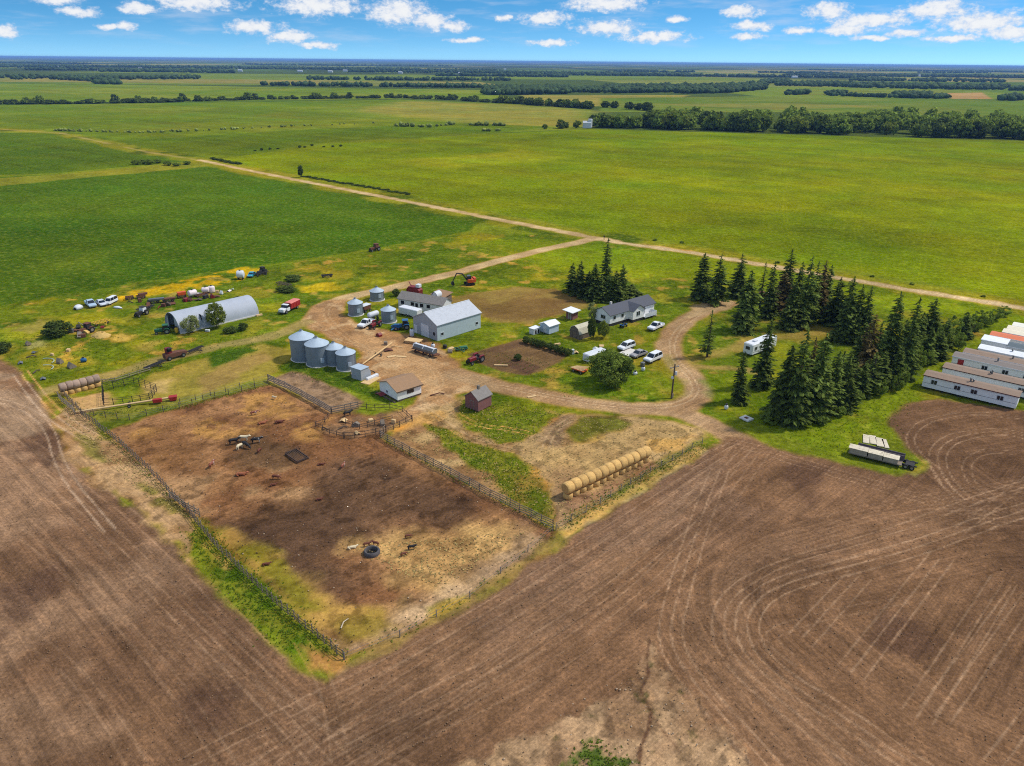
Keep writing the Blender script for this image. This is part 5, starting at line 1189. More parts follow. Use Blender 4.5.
# flat deck trailer with stacked panels
a, rz, l = head((848.5, 455), (899, 467.5)); r = thing('flat_trailer', 'long low flat trailer at the edge of the ploughed field carrying stacked panels', 'trailer', a, rz)
MB().box(-.1, l + .3, -.4, 2.5, .55, .72).build('deck', 'wood', r); MB().box(.2, l + 1.0, .5, .62, .32, .54).build('frame', 'dark', r); MB().box(.2, l + 1.0, 1.8, 1.92, .32, .54).build('frame', 'dark', r)
wheel_parts(r, [(l + .9, .1), (l + .9, 2.2), (l + 1.9, .1), (l + 1.9, 2.2)], .42, .28); q = MB().box(l + .3, l + 2.6, .3, .5, .6, .8); q.box(l + .3, l + 2.6, 1.9, 2.1, .6, .8); q.box(l + .8, l + 2.2, .501, 1.899, .6, .74); q.build('bogie_frame', 'dark', r)
fr_ = dict(loc=(a[0], a[1], 0), rz=rz)
def load(name, label, cat, mb, mt_, dz=0):
    o = mb.build(name, mt_); o.location = (a[0], a[1], dz); o.rotation_euler = (0, 0, rz); return tag(o, label, cat)
wp = mat('greyish_white_panel', (206, 194, 170), .8, var=.2, scale=1.0, dirt=(128, 114, 98), dirt_at=.5); wp2 = mat('brownish_panel_edge', (158, 146, 130), .85, var=.2, stripe=(2, .12, .02), dirt=(100, 88, 76))
q = MB()
for k, (x0, x1) in enumerate(((0, l * .36), (l * .37, l * .66), (l * .67, l * .96))): q.box(x0 + .05, x1 - .05, -.35, 1.25, .73, 1.62 - .06 * k)
load('panel_stack', 'thick stack of brownish panels along the near side of the flat trailer', 'panels', q, wp2)
q = MB()
for k, (x0, x1) in enumerate(((-.2, l * .36), (l * .365, l * .66), (l * .665, l * .97))): q.box(x0, x1, -.45, 1.35, 1.63 - .06 * k, 1.70 - .06 * k)
load('roof_sheet', 'greyish white sheets laid on top of the panel stack on the flat trailer', 'sheets', q, wp)
q = MB().box(1.0, l * 1.06, 1.45, 1.57, .73, 1.7); q.box(1.0, l * 1.06, 2.35, 2.47, .73, 1.7); q.box(1.0, l * 1.06, 1.571, 2.349, .74, 1.1)
load('steel_trough', 'long dark steel trough on the far side of the flat trailer', 'trough', q, mat('dark_purplish_steel', (96, 86, 90), .6, var=.2))
for k, (pa, wd_) in enumerate((((866, 443.5), 1.1), ((873.5, 444.5), 1.1), ((881, 447), 1.3), ((887, 448.5), .8))):
    a2 = at(*pa); o = MB().box(-wd_ / 2, wd_ / 2, 0, 3.6, .03, .14).build('roofing_sheet', wp); o.location = (a2[0], a2[1], .01 + .0 * k); o.rotation_euler = (0, 0, -.42 + .05 * k)
    tag(o, ['pale panel lying on the grass behind the flat trailer, leftmost of four', 'greyish panel on the grass behind the flat trailer, second from the left', 'pale wide panel on the grass behind the flat trailer, third from the left', 'narrow greyish panel on the grass behind the flat trailer, rightmost of four'][k], 'panel', 'panels lying behind the flat trailer')
# utility pole
a = at(671.5, 398); hp = hgt(671.5, 398, 364); r = thing('utility_pole', 'dark wooden utility pole with crossarm and transformer by the loop of the drive', 'utility pole', a, .5)
MB().tube([(0, 0, -.3), (0, 0, hp)], [.2, .13], 10).build('pole', 'dkwood', r, True); MB().box(-1.1, 1.1, -.07, .07, hp - .8, hp - .65).build('crossarm', 'wood', r)
for x in (-1, 0.45, 1): o = MB().lathe([(.05, 0), (.08, .08), (.05, .2), (0, .22)], 8).build('insulator', 'whitem', r); o.location = (x, 0, hp - .65)
o = MB().lathe([(0, 0), (.26, .03), (.26, .75), (.2, .82), (0, .85)], 12).build('transformer', mat('light_grey_enamel', (190, 188, 186), .4), r, True); o.location = (.1, -.45, hp - 2.3)
MB().box(-.5, -.18, -.2, .2, hp - 3.2, hp - 2.7).build('meter_box', 'whitem', r); MB().box(-.2, .2, -.3, -.18, .2, 1.1).build('pole_guard', 'wood', r)
a = at(604, 240); r = thing('sign_post', 'short dark post standing at the road junction', 'post', a, 0); MB().tube([(0, 0, -.2), (0, 0, 1.8)], .12, 8).build('post', 'dkwood', r); MB().box(-.3, .3, -.17, -.13, 1.1, 1.7).build('plate', 'dkwood', r)

# ------------------------------------------------------------------ bales
def bale_mesh(rad, ln, mt_a, mt_b):
    me = MB().lathe([(0, -ln / 2), (rad * .84, -ln / 2), (rad * .95, -ln / 2 + .1), (rad * 1.01, -ln / 4), (rad * 1.02, 0), (rad * 1.01, ln / 4), (rad * .95, ln / 2 - .1), (rad * .84, ln / 2), (0, ln / 2)], 20).build('round_bale', mt_a, None, True)
    me.data.materials.append(MT(mt_b))
    for p in me.data.polygons:
        if abs(p.normal.z) > .9: p.material_index = 1
    return me
def bale_row(c0, c1, n_, rad, ln, up_m, lo_m, group_u, group_l, lab_u, lab_l, ends, hl=.95):
    a, rz, l = head(c0, c1); ux, uy = math.cos(rz), math.sin(rz); st_ = l / n_
    bu = bale_mesh(rad, st_ * .985, up_m, 'hayend'); bl = bale_mesh(rad * .82, hl, lo_m, 'hayend')
    for k in range(n_):
        x, y = a[0] + ux * st_ * (k + .5), a[1] + uy * st_ * (k + .5); x -= uy * rad * .6; y += ux * rad * .6
        lo = bl if k == 0 else bl.copy(); up_ = bu if k == 0 else bu.copy()
        if k: COL.objects.link(lo); COL.objects.link(up_)
        lo.location = (x + R.uniform(-.05, .05), y + R.uniform(-.08, .08), hl / 2 - .03); lo.rotation_euler = (0, 0, R.uniform(0, 6))
        up_.location = (x + R.uniform(-.04, .04), y + R.uniform(-.1, .1), hl + rad * .96 + R.uniform(-.05, .05)); up_.rotation_euler = (PI / 2, R.uniform(0, 6), rz + PI / 2 + R.uniform(-.05, .05))
        if k == 0: lu, ll = ends[0], ends[1]
        elif k == n_ - 1: lu, ll = ends[2], ends[3]
        else: lu, ll = lab_u, lab_l
        tag(up_, lu, 'hay bale', group_u if 0 < k < n_ - 1 else group_u + ' ends' if False else group_u); tag(lo, ll, 'hay bale', group_l)
bale_row((567, 500.5), (650, 461), 13, .96, 1.5, 'hay', 'hay', 'upper bales of the long golden row', 'lower bales of the long golden row',
         'golden round bale lying on top of the long row', 'golden upright bale beneath the tops of the long row',
         ['golden round bale with its flat end showing, top layer, near end of the long row', 'golden upright bale under the near end of the long row', 'golden round bale at the far end of the top layer of the long row', 'golden upright bale at the far end of the bottom layer of the long row'])
bale_row((62, 396.5), (102, 386), 6, .86, 1.5, 'oldhay', 'hay', 'weathered upper bales by the left field', 'tan lower bales by the left field',
         'weathered grey brown bale on top of the short row', 'tan upright bale beneath the weathered short row',
         ['weathered grey brown bale at the left end of the short row by the left field', 'tan upright bale at the left end of the short row by the left field', 'weathered grey brown bale at the right end of the short row by the left field', 'tan upright bale at the right end of the short row by the left field'])

# ------------------------------------------------------------------ fences
def fence(label, P, gap, h, rails, post_m='wood', rail_m='wood', name='rail_fence', rad=.07, rr=.05, group=None, wire=False, boards=None, lean=.03):
    q = [Vector(at(*p)).to_3d() for p in P]; o0 = q[0].copy()
    r = thing(name, label, 'fence', o0, 0, group)
    pts = []
    for a, b in zip(q[:-1], q[1:]):
        n_ = max(1, round((b - a).length / gap))
        for k in range(n_): pts.append(a.lerp(b, k / n_) - o0)
    pts.append(q[-1] - o0)
    jit = [p + Vector((R.uniform(-.08, .08), R.uniform(-.08, .08), 0)) for p in pts]
    first = None
    for p in jit:
        if first is None: first = MB().tube([(0, 0, -.3), (0, 0, h)], [rad * 1.1, rad * .9], 7).build('post', post_m, r); o = first
        else: o = first.copy(); COL.objects.link(o); o.parent = r
        o.location = p; o.rotation_euler = (R.uniform(-lean, lean), R.uniform(-lean, lean), R.uniform(0, 3)); o.scale = (1, 1, R.uniform(.92, 1.08))
    for z in rails:
        mb = MB()
        for a, b in zip(jit[:-1], jit[1:]):
            dz1, dz2 = R.uniform(-.06, .06), R.uniform(-.06, .06)
            d = (b - a).normalized(); nn = Vector((-d.y, d.x, 0)) * -(rad + rr * .5)
            if wire: nn *= .6
            if boards:
                a_, b_ = a + nn, b + nn; w2 = boards / 2
                mb.add([(a_.x, a_.y, z + dz1 - w2), (b_.x, b_.y, z + dz2 - w2), (b_.x, b_.y, z + dz2 + w2), (a_.x, a_.y, z + dz1 + w2)] + [(a_.x + nn.x * .5, a_.y + nn.y * .5, z + dz1 - w2), (b_.x + nn.x * .5, b_.y + nn.y * .5, z + dz2 - w2), (b_.x + nn.x * .5, b_.y + nn.y * .5, z + dz2 + w2), (a_.x + nn.x * .5, a_.y + nn.y * .5, z + dz1 + w2)],
                       [(0, 1, 2, 3), (7, 6, 5, 4), (0, 4, 5, 1), (1, 5, 6, 2), (2, 6, 7, 3), (3, 7, 4, 0)])
            else: mb.tube([a + nn + Vector((0, 0, z + dz1)) - d * .1, b + nn + Vector((0, 0, z + dz2)) + d * .1], rr, 5)
        mb.build('wire' if wire else 'rail', 'steel' if wire else rail_m, r)
    return r
fence('long grey post and rail fence down the left side of the corral', [(60, 391), (82, 415), (120, 444), (152, 474), (190, 514), (215, 546), (262, 592), (300, 624), (344, 659)], 1.3, 1.5, (.4, .85, 1.3), rail_m='dkwood', boards=.08)
fence('short side fence joining the corral fence at its lower left bend', [(170, 498), (180, 504), (190, 511), (200, 517)], 1.5, 1.5, (.5, .9, 1.3), rail_m='wood', boards=.16)
fence('dark board fence down the right side of the corral', [(380.6, 438), (410, 454), (450, 475), (490, 497), (520, 512), (553, 529)], 2.2, 1.6, (.35, .75, 1.15, 1.5), 'dkwood', 'wood', boards=.13)
fence('thin wire fence along the ploughed field below the bale row', [(556, 530), (600, 504), (650, 473), (702, 444)], 3.0, 1.3, (.4, .8, 1.2), 'wood', wire=True, rr=.015, name='wire_fence')
fence('low wire fence along the bottom edge of the corral', [(345, 660), (400, 637), (470, 598), (553, 531)], 6.0, 1.1, (.5, 1.0), 'wood', wire=True, rr=.015, name='wire_fence')
fence('wire fence along the grassy top edge of the corral', [(82, 415), (130, 420), (180, 408), (215, 398), (268, 385)], 2.8, 1.4, (.4, .8, 1.2), 'dkwood', wire=True, rr=.015, name='wire_fence')
fence('pale board fence on the near side of the small feed yard', [(269, 381), (285, 388), (308, 400), (332, 413.5)], 2.0, 1.6, (.35, .75, 1.15, 1.5), 'wood', mat('pale_weathered_boards', (150, 134, 116), .95, var=.2), boards=.24)
fence('board fence closing the right end of the small feed yard', [(332, 413.5), (345, 411), (358, 408)], 1.8, 1.6, (.4, .9, 1.4), 'wood', boards=.2)
fence('wooden rail fence from the feed yard to the white shed', [(358, 408), (375, 410), (390, 409), (402, 412), (412, 421)], 2.4, 1.3, (.5, 1.1), 'dkwood', 'dkwood', boards=.09)
fence('curved rails of the loading pen in front of the white shed', [(412, 421), (400, 427), (386, 432), (365, 437), (344, 438.5)], 2.0, 1.3, (.5, 1.1), 'dkwood', 'dkwood', boards=.09)
fence('broken inner pen rails right of the feed yard gate', [(332, 414), (325, 424), (316, 427), (330, 434), (344, 438)], 2.0, 1.2, (.5, 1.0), 'dkwood', 'dkwood', boards=.09)
fence('short inner rails crossing the middle of the loading pen', [(346, 424), (360, 429), (375, 425), (392, 420)], 2.0, 1.2, (.5, 1.0), 'dkwood', 'dkwood', boards=.09)
fence('short rails linking the loading pen to the corral side fence', [(386, 432), (380.6, 438)], 1.3, 1.6, (.4, .9, 1.4), 'dkwood', boards=.14)
fence('square dark rail pen on the grass beside the short bale row', [(104.5, 406), (124, 405), (150, 401), (157, 391.5), (134, 384), (104, 391), (104.5, 406)], 1.7, 1.7, (.4, .85, 1.3, 1.65), 'dark', 'dark', rr=.035, rad=.06)
fence('log rail fence running up from the short bale row to the swather', [(103, 383), (115, 381.5), (130, 377), (150, 371)], 2.2, 1.0, (.4, .85), 'wood', 'wood', rr=.09)
fence('old corner rails at the left end of the short bale row', [(59, 398), (65, 404), (76, 414)], 1.8, 1.4, (.4, .9, 1.3), 'wood', rr=.06)
fence('sparse fence posts along the far side of the feed yard grass', [(180, 404), (240, 388), (268, 380)], 3.5, 1.3, (.6, 1.1), 'dkwood', wire=True, rr=.012, name='wire_fence')

# ------------------------------------------------------------------ corral furniture and cattle
a, rz, l = head((285, 455), (297, 463.5)); r = thing('feed_rack', 'dark steel slatted cattle feeder lying in the middle of the corral', 'cattle feeder', a, rz)
W = 2.3; q = MB().box(0, l, 0, .12, .15, .42); q.box(0, l, W - .12, W, .15, .42); q.box(0, .12, .121, W - .121, .15, .5); q.box(l - .12, l, .121, W - .121, .15, .42); q.build('frame', mat('dark_brown_rusty_steel', (74, 58, 50), .8, var=.25), r)
q = MB()
for k in range(6): q.box(.15, l - .15, .3 + k * .32, .38 + k * .32, .36, .42)
q.build('slat', 'dkwood', r); q = MB()
for k in range(3): q.tube([(.3 + k * .4, W - .1, .5), (.2 + k * .5, W + .2, 1.3)], .05, 6)
q.build('hay_hoop', 'rust', r); q = MB()
for x in (.1, l - .1):
    for y in (.1, W - .1): q.box(x - .08, x + .08, y - .08, y + .08, -.1, .149)
q.build('foot', 'dark', r)
a = at(372, 553.5); r = thing('ring_feeder', 'round pale rimmed tractor tyre feeder on the straw in the lower corral', 'feeder', a, 0)
MB().lathe([(.82, .0), (.78, .35), (.86, .62), (1.02, .66), (1.14, .5), (1.16, .1), (1.1, 0)], 28).build('tyre', mat('dusty_tyre_rubber', (84, 80, 80), .9, var=.25, dirt=(60, 56, 52)), r, True)
MB().lathe([(.8, .06), (0, .06)], 24).build('feed_bed', 'black', r)

def cow_mesh(pose):
    """one continuous body grown over a jointed skeleton"""
    V = []; E_ = []; Rd = []
    def j(p, rad, par=None):
        V.append(p); Rd.append(rad); i = len(V) - 1
        if par is not None: E_.append((par, i))
        return i
    dz = 0 if pose != 'lie' else -.62
    root = j((-.25, 0, 1.02 + dz), .36)
    rump = j((-.78, 0, 1.08 + dz), .30, root); ches = j((.35, 0, 1.0 + dz), .36, root); shl = j((.72, 0, 1.08 + dz), .29, ches)
    hd = {'stand': [(1.05, 0, 1.22), (1.3, 0, 1.3), (1.62, 0, 1.08)], 'graze': [(1.1, 0, .9), (1.4, 0, .5), (1.62, 0, .18)], 'lie': [(1.05, 0, 1.22 + dz), (1.3, .12, 1.28 + dz), (1.6, .22, 1.08 + dz)]}[pose]
    n_ = j(hd[0], .18, shl); h_ = j(hd[1], .15, n_); mz = j(hd[2], .09, h_)
    for s_ in (-1, 1):
        j((hd[1][0] - .05, hd[1][1] + s_ * .3, hd[1][2] + .05), .05, h_)
        if pose != 'lie':
            e = j((.66, s_ * .2, .74), .13, shl); k = j((.68, s_ * .2, .4), .075, e); j((.66, s_ * .2, .03), .07, k)
            e = j((-.74, s_ * .22, .72), .17, rump); k = j((-.62, s_ * .22, .55), .11, e); hk = j((-.86, s_ * .22, .38), .07, k); j((-.82, s_ * .22, .03), .07, hk)
        else:
            e = j((.7, s_ * .3, .2), .11, shl); j((1.0, s_ * .34, .1), .08, e); e = j((-.7, s_ * .36, .25), .16, rump); j((-.3, s_ * .46, .12), .08, e)
    tl = j((-1.08, 0, 1.05 + dz), .05, rump); j((-1.14, 0, .55 + dz * .5), .04, tl)
    me = bpy.data.meshes.new('cow'); me.from_pydata(V, E_, []); o = bpy.data.objects.new('cow', me); COL.objects.link(o)
    o.modifiers.new('skin', 'SKIN'); o.modifiers.new('smooth', 'SUBSURF').levels = 1
    sv = me.skin_vertices[0].data
    for i, rd in enumerate(Rd): sv[i].radius = (rd, rd * (1.0 if i > 3 else 1.05)); sv[i].use_root = (i == 0)
    dg = bpy.context.evaluated_depsgraph_get(); m2 = bpy.data.meshes.new_from_object(o.evaluated_get(dg))
    bpy.data.objects.remove(o); m2.polygons.foreach_set('use_smooth', [True] * len(m2.polygons)); return m2
CM = {k: cow_mesh(k) for k in ('stand', 'graze', 'lie')}; CMM = {}
def cow(p, rz, pose, col, label, s=1.0, group='cattle in the corral'):
    k = (pose, col)
    if k not in CMM: CMM[k] = CM[pose].copy(); CMM[k].materials.clear(); CMM[k].materials.append(MT(col))
    a = at(*p); o = bpy.data.objects.new('cow' if s > .8 else 'calf', CMM[k]); COL.objects.link(o); o.location = (a[0], a[1], .02); o.rotation_euler = (0, 0, rz); o.scale = (s * .84,) * 3
    tag(o, label, 'cow' if s > .8 else 'calf', group)
cow((244, 441), .1, 'stand', 'ccream', 'cream cow at the top of the group left of the dark feeder')
cow((240, 449), 1.2, 'graze', 'ccream', 'cream cow seen end on at the bottom of the group left of the dark feeder', .9)
cow((234, 444), .5, 'stand', 'cblack', 'black cow at the left of the group left of the dark feeder')
cow((246, 447.5), -.6, 'graze', 'cblack', 'black cow in the middle between the two cream cows')
cow((256.5, 443), .3, 'stand', 'cbw', 'black and white cow at the right of the group by the feeder')
cow((259.5, 452.5), 1.5, 'graze', 'cbrown', 'small dark brown calf below the black and white cow', .7)
cow((212, 467), 1.4, 'stand', 'cpatch', 'red and white cow alone left of the cattle group', .85)
cow((241, 475.5), .15, 'lie', 'cred', 'orange brown cow lying on the bare ground below the cattle group')
cow((276, 479), .0, 'graze', 'cbrown', 'dark brown calf below the slatted feeder, upper of two', .7)
cow((273, 485.5), .4, 'lie', 'cbrown', 'dark brown calf below the slatted feeder, lower of two', .6)
cow((321, 465), .1, 'lie', 'cbrown', 'dark brown calf lying right of the slatted feeder', .65)
cow((254, 415), .5, 'stand', 'cpatch', 'red and white calf in the top part of the corral', .75)
cow((274, 399), -.5, 'stand', 'ccream', 'small pale calf near the top corner fence of the feed yard', .6)
cow((279, 423), .2, 'lie', 'cbrown', 'red brown cow lying in the straw above the cattle group', .9)
cow((262, 424), .5, 'lie', 'cred', 'orange brown cow lying left of the red brown one in the straw', .85)
cow((343, 468), 1.3, 'stand', 'cpatch', 'red and white calf right of the slatted feeder, below the pens', .7)
cow((347.5, 416), .6, 'stand', 'cblack', 'black cow standing in the shade of the feed yard gate', .95)
cow((352, 548.5), .3, 'lie', 'ccream', 'cream calf lying left of the tyre feeder', .72)
cow((367, 546.5), .35, 'stand', 'cbrown', 'red brown calf just above the tyre feeder, left of two', .62)
cow((376, 545.5), 2.8, 'stand', 'cbrown', 'red brown calf just above the tyre feeder, right of two', .6)
cow((408, 538), .4, 'graze', 'cbrown', 'brown calf on the straw, topmost of three right of the tyre feeder', .55)
cow((411.5, 549.5), .2, 'stand', 'cblack', 'black calf on the straw right of the tyre feeder', .65)
cow((403.5, 556), .7, 'graze', 'cbrown', 'brown calf on the straw, lowest of three right of the tyre feeder', .55)
cow((319, 500), .3, 'lie', 'cbrown', 'small brown calf lying on the dark ground of the mid corral', .6)
cow((266, 565), .2, 'lie', 'cbrown', 'dark brown calf lying on the weedy strip by the left fence', .6)
# ------------------------------------------------------------------ trees
def mesh_np(name, V, Fq, mt_, smooth=False):
    me = bpy.data.meshes.new(name); n = len(V); q = np.asarray(Fq, np.int32)
    me.vertices.add(n); me.vertices.foreach_set('co', np.asarray(V, np.float32).ravel()); k = q.shape[1]
    me.loops.add(q.size); me.loops.foreach_set('vertex_index', q.ravel()); me.polygons.add(len(q)); me.polygons.foreach_set('loop_start', np.arange(0, q.size, k, dtype=np.int32))
    me.update(); me.validate()
    me.materials.append(MT(mt_) if isinstance(mt_, str) else mt_)
    return me
def quads(C, A, B):
    """leaf quads from centres and two half axes"""
    V = np.stack([C - A - B * .6, C + A * .2 - B, C + A + B * .5, C - A * .3 + B], 1).reshape(-1, 3)
    return V, np.arange(len(V)).reshape(-1, 4)
def spruce_mesh(seed, wid, dens=1.0, gappy=0.0, start=.05, lean=0.0, powr=.62):
    """unit-height spruce: whorls of drooping boughs made of many needle sprays"""
    rg = np.random.RandomState(seed); C = []; A = []; B = []; t_ = start
    lob = [(rg.rand() * 6.28, rg.uniform(.05, .22), rg.randint(1, 4)) for _ in range(3)]
    while t_ < .975:
        base = wid * (1 - t_) ** powr * .96 + .014
        nb = int((6 + 15 * (1 - t_)) * dens)
        for _ in range(nb):
            if rg.rand() < gappy: continue
            az_ = rg.rand() * 6.283; f = rg.uniform(.4, 1.15) + sum(a * math.sin(k * az_ + p + t_ * 5) for p, a, k in lob) * .7
            if rg.rand() < .08: f *= 1.35
            if math.sin(az_ * 2 + t_ * 23 + seed) > .55 and rg.rand() < .6: f *= .55
            L = base * max(.3, f); dv = np.array([math.cos(az_), math.sin(az_), 0]); sd_ = np.array([-dv[1], dv[0], 0])
            drop = rg.uniform(.18, .5); ns = max(3, int(15 * L / wid * dens + 3)); z0 = t_ + rg.uniform(-.012, .012)
            for s in range(ns):
                q = (s + .6 + rg.uniform(-.3, .3)) / ns; q = .22 + .78 * q
                w_ = L * .3 * (1.15 - q * .75); 
                p = dv * L * q + sd_ * rg.uniform(-1, 1) * w_; z = z0 - drop * L * q * (1.25 - .55 * q)
                C.append([p[0], p[1], z]); sz = rg.uniform(.6, 1.25) * (.0085 + .0145 * L / wid) * wid / .17
                an = rg.uniform(-.7, .7); d2 = dv * math.cos(an) + sd_ * math.sin(an); s2 = np.array([-d2[1], d2[0], 0])
                A.append(d2 * sz * 1.25 + np.array([0, 0, -sz * rg.uniform(.1, .8)])); B.append(s2 * sz * .62 + np.array([0, 0, sz * rg.uniform(-.35, .35)]))
        t_ += rg.uniform(.018, .036) / dens ** .5
    for k in range(10):   # leader
        z = .95 + .005 * k; C.append([rg.uniform(-.004, .004), rg.uniform(-.004, .004), z]); an = rg.rand() * 6.28
        A.append(np.array([math.cos(an) * .006, math.sin(an) * .006, .014])); B.append(np.array([-math.sin(an) * .008, math.cos(an) * .008, 0]))
    C = np.array(C); C[:, 0] += lean * C[:, 2] ** 2
    return quads(C, np.array(A), np.array(B))
TRUNK = MB().tube([(0, 0, -.03), (0, 0, .3), (.004, 0, .65), (0, 0, .97)], [.017, .013, .008, .002], 8)
def spruce_proto(seed, mt_, **kw):
    r = thing('spruce_tree', 'x', 'spruce tree', (0, 0, -500)); V, Fq = spruce_mesh(seed, **kw)
    o = bpy.data.objects.new('crown', mesh_np('crown', V, Fq, mt_)); COL.objects.link(o); o.parent = r
    TRUNK.build('trunk', 'bark', r, True); return r
SP = {'a': spruce_proto(1, 'spruce', wid=.17), 'b': spruce_proto(2, 'spruce', wid=.19, dens=1.05), 'c': spruce_proto(3, 'spruce', wid=.15), 'd': spruce_proto(4, 'spruce2', wid=.17),
      't': spruce_proto(5, 'spruce', wid=.11, gappy=.35, dens=.8, start=.16), 'w': spruce_proto(6, 'spruce', wid=.24, dens=1.2), 'e': spruce_proto(8, 'spruce', wid=.18, start=.1)}
SPW = {'a': .17, 'b': .19, 'c': .15, 'd': .17, 't': .11, 'w': .24, 'e': .18}
def spruce(x, yb, yt, kind, label, group=None, wpx=None):
    h = hgt(x, yb, yt); a = at(x, yb); sx = h
    if wpx:
        dist = a[1] * math.cos(PITCH) + H * math.sin(PITCH); sx = (wpx * R.uniform(.9, 1.16) * dist / F / 2) / SPW[kind]
    o = dup(SP[kind], (a[0], a[1], -.05), R.uniform(0, 6.28), label, group); o.scale = (sx * .95, sx * .95, h); return o
GH, GM, GF = 'spruce clump behind the farmhouse', 'spruces of the back grove', 'spruces of the front grove'
spruce(605, 297, 238, 'c', 'tallest narrow spruce standing above the clump behind the farmhouse', wpx=20)
for x, yb, yt, k in [(572, 292, 263, 'a'), (580, 296, 261, 'c'), (588, 298, 267, 'a'), (594, 300, 262, 'b'), (600, 301, 274, 'c'), (609, 301, 271, 'b'), (615, 301, 266, 'a'), (621, 300, 265, 'c'), (627, 298, 284, 'w'), (632, 296, 284, 'b')]:
    spruce(x, yb, yt + R.uniform(-2, 4), R.choice('abce'), 'dark green spruce in the clump behind the farmhouse', GH, wpx=19)
spruce(700.5, 299, 252, 'b', 'dark spruce standing at the left end of the back grove where the drive ends', wpx=22)
spruce(716, 304, 253.5, 'e', 'spruce with a greener right side, second from the left by the end of the drive', wpx=22)
spruce(737, 297, 253, 'a', 'tall dark spruce standing behind a wider grey green one in the back grove', wpx=22)
spruce(744, 331, 270, 'w', 'very wide grey green spruce in front of the back grove, left of the travel trailer', wpx=29)
spruce(759, 311, 262, 't', 'thin spruce right of the very wide one, near the faded red car', wpx=15)
spruce(767, 318, 261, 'a', 'spruce with a bare lower trunk right of the faded red car', wpx=18)
spruce(785, 298, 248.5, 'a', 'tallest pointed spruce at the back of the back grove', wpx=22)
for x, yb, yt, k in [(789, 329, 277, 'b'), (801, 327, 258, 'a'), (809, 321, 257, 'b'), (795, 312, 264, 'c'), (817, 316, 262, 'c'), (824, 312, 262, 'a'), (780, 312, 272, 'c')]:
    spruce(x, yb, yt + R.uniform(-3, 7), R.choice('abcde'), 'dark spruce in the dense middle of the back grove', GM, wpx=23)
for x, yb, yt, k in [(833, 324, 277, 'b'), (845, 328, 276, 'a'), (852, 342, 284, 'b'), (861, 342, 286, 'a'), (843, 342, 293, 'w')]:
    spruce(x, yb, yt, k, 'dark spruce at the right side of the back grove', 'spruces right of the back grove', wpx=23)
spruce(707, 357, 310, 't', 'thin lone spruce inside the loop of the drive', wpx=18)
spruce(738, 402, 351, 'c', 'slim spruce at the left edge of the front grove, above the concrete slab', wpx=17)
spruce(761.5, 387, 318, 'c', 'spire shaped spruce in front of the white travel trailer', wpx=25)
spruce(781, 419, 345, 'w', 'broad shaggy spruce at the front left of the front grove', wpx=36)
spruce(792, 424, 330, 'a', 'tall grey green spruce at the front of its grove, right of a broad shaggy one', wpx=34)
spruce(812, 416, 333, 'b', 'tall dense spruce right of the tall grey green one at the front of the grove', wpx=32)
spruce(803, 411, 337, 'd', 'brownish spruce between two taller green ones at the front of the grove', wpx=22)
for x, yb, yt, k in [(829, 410, 349, 'a'), (856, 374, 322, 'c'), (871, 378, 318, 'a'), (841, 406, 352, 'b'), (836, 398, 346, 'c'), (851, 396, 357, 'a'), (822, 418, 374, 'w'), (860, 396, 360, 'b'), (846, 410, 372, 'w'), (869, 391, 352, 'c'), (878, 388, 350, 'a')]:
    spruce(x, yb, yt + R.uniform(-4, 7), R.choice('aabcet'), 'mid green spruce in the middle of the front grove', GF, wpx=23)
spruce(863, 380, 314, 'd', 'dry brownish spruce in the middle of the front grove', wpx=25)
spruce(884, 370, 291, 'b', 'big dark spruce with a full pointed top, right of the brownish one', wpx=30)
spruce(902, 377, 297, 'c', 'tall slim spruce second from the right end of the front grove', wpx=25)
spruce(927, 340, 298, 'a', 'pointed dark spruce at the right end of the front grove', wpx=24)
spruce(963, 337, 314, 'w', 'short dark spruce nearest the row of mobile homes', wpx=17)
for x, yb, yt, k in [(893, 385, 345, 'a'), (915, 352, 312, 'c'), (898, 362, 318, 'b'), (942, 346, 318, 'a'), (910, 366, 330, 'b'), (925, 362, 328, 'w'), (936, 358, 330, 'a'), (889, 372, 330, 'c')]:
    spruce(x, yb, yt, k, 'shorter spruce near the mobile homes in the front grove', 'spruces by the mobile homes', wpx=21)

def leaf_mesh(seed, n_cl, per, rx_=.5, rz_=.5, cz=.58, leaf=.03, hollow=.55, flat=1.0, cl=.17):
    """unit-height crown: leaf quads on many uneven clumps"""
    rg = np.random.RandomState(seed); C = []; A = []; B = []
    for i in range(n_cl):
        d = rg.normal(size=3); d /= np.linalg.norm(d); rad = rg.uniform(hollow, 1.0) ** .6
        c = np.array([d[0] * rx_ * rad, d[1] * rx_ * rad, cz + d[2] * rz_ * rad * (.82 if d[2] < 0 else 1)])
        cr = cl * rg.uniform(.55, 1.25)
        e = rg.normal(size=(per, 3)); e /= np.linalg.norm(e, axis=1)[:, None]; rr = rg.uniform(.55, 1.05, (per, 1))
        p = c + e * rr * cr * np.array([1, 1, .75 * flat])
        a = rg.normal(size=(per, 3)); a -= e * (a * e).sum(1)[:, None] * .7; a /= np.linalg.norm(a, axis=1)[:, None]
        b_ = np.cross(a, e + rg.normal(size=(per, 3)) * .35); b_ /= np.linalg.norm(b_, axis=1)[:, None] + 1e-6
        s = leaf * rg.uniform(.6, 1.3, (per, 1)); C.append(p); A.append(a * s); B.append(b_ * s * .75)
    C = np.concatenate(C); C[:, 2] = np.maximum(C[:, 2], .015)
    return quads(C, np.concatenate(A), np.concatenate(B))
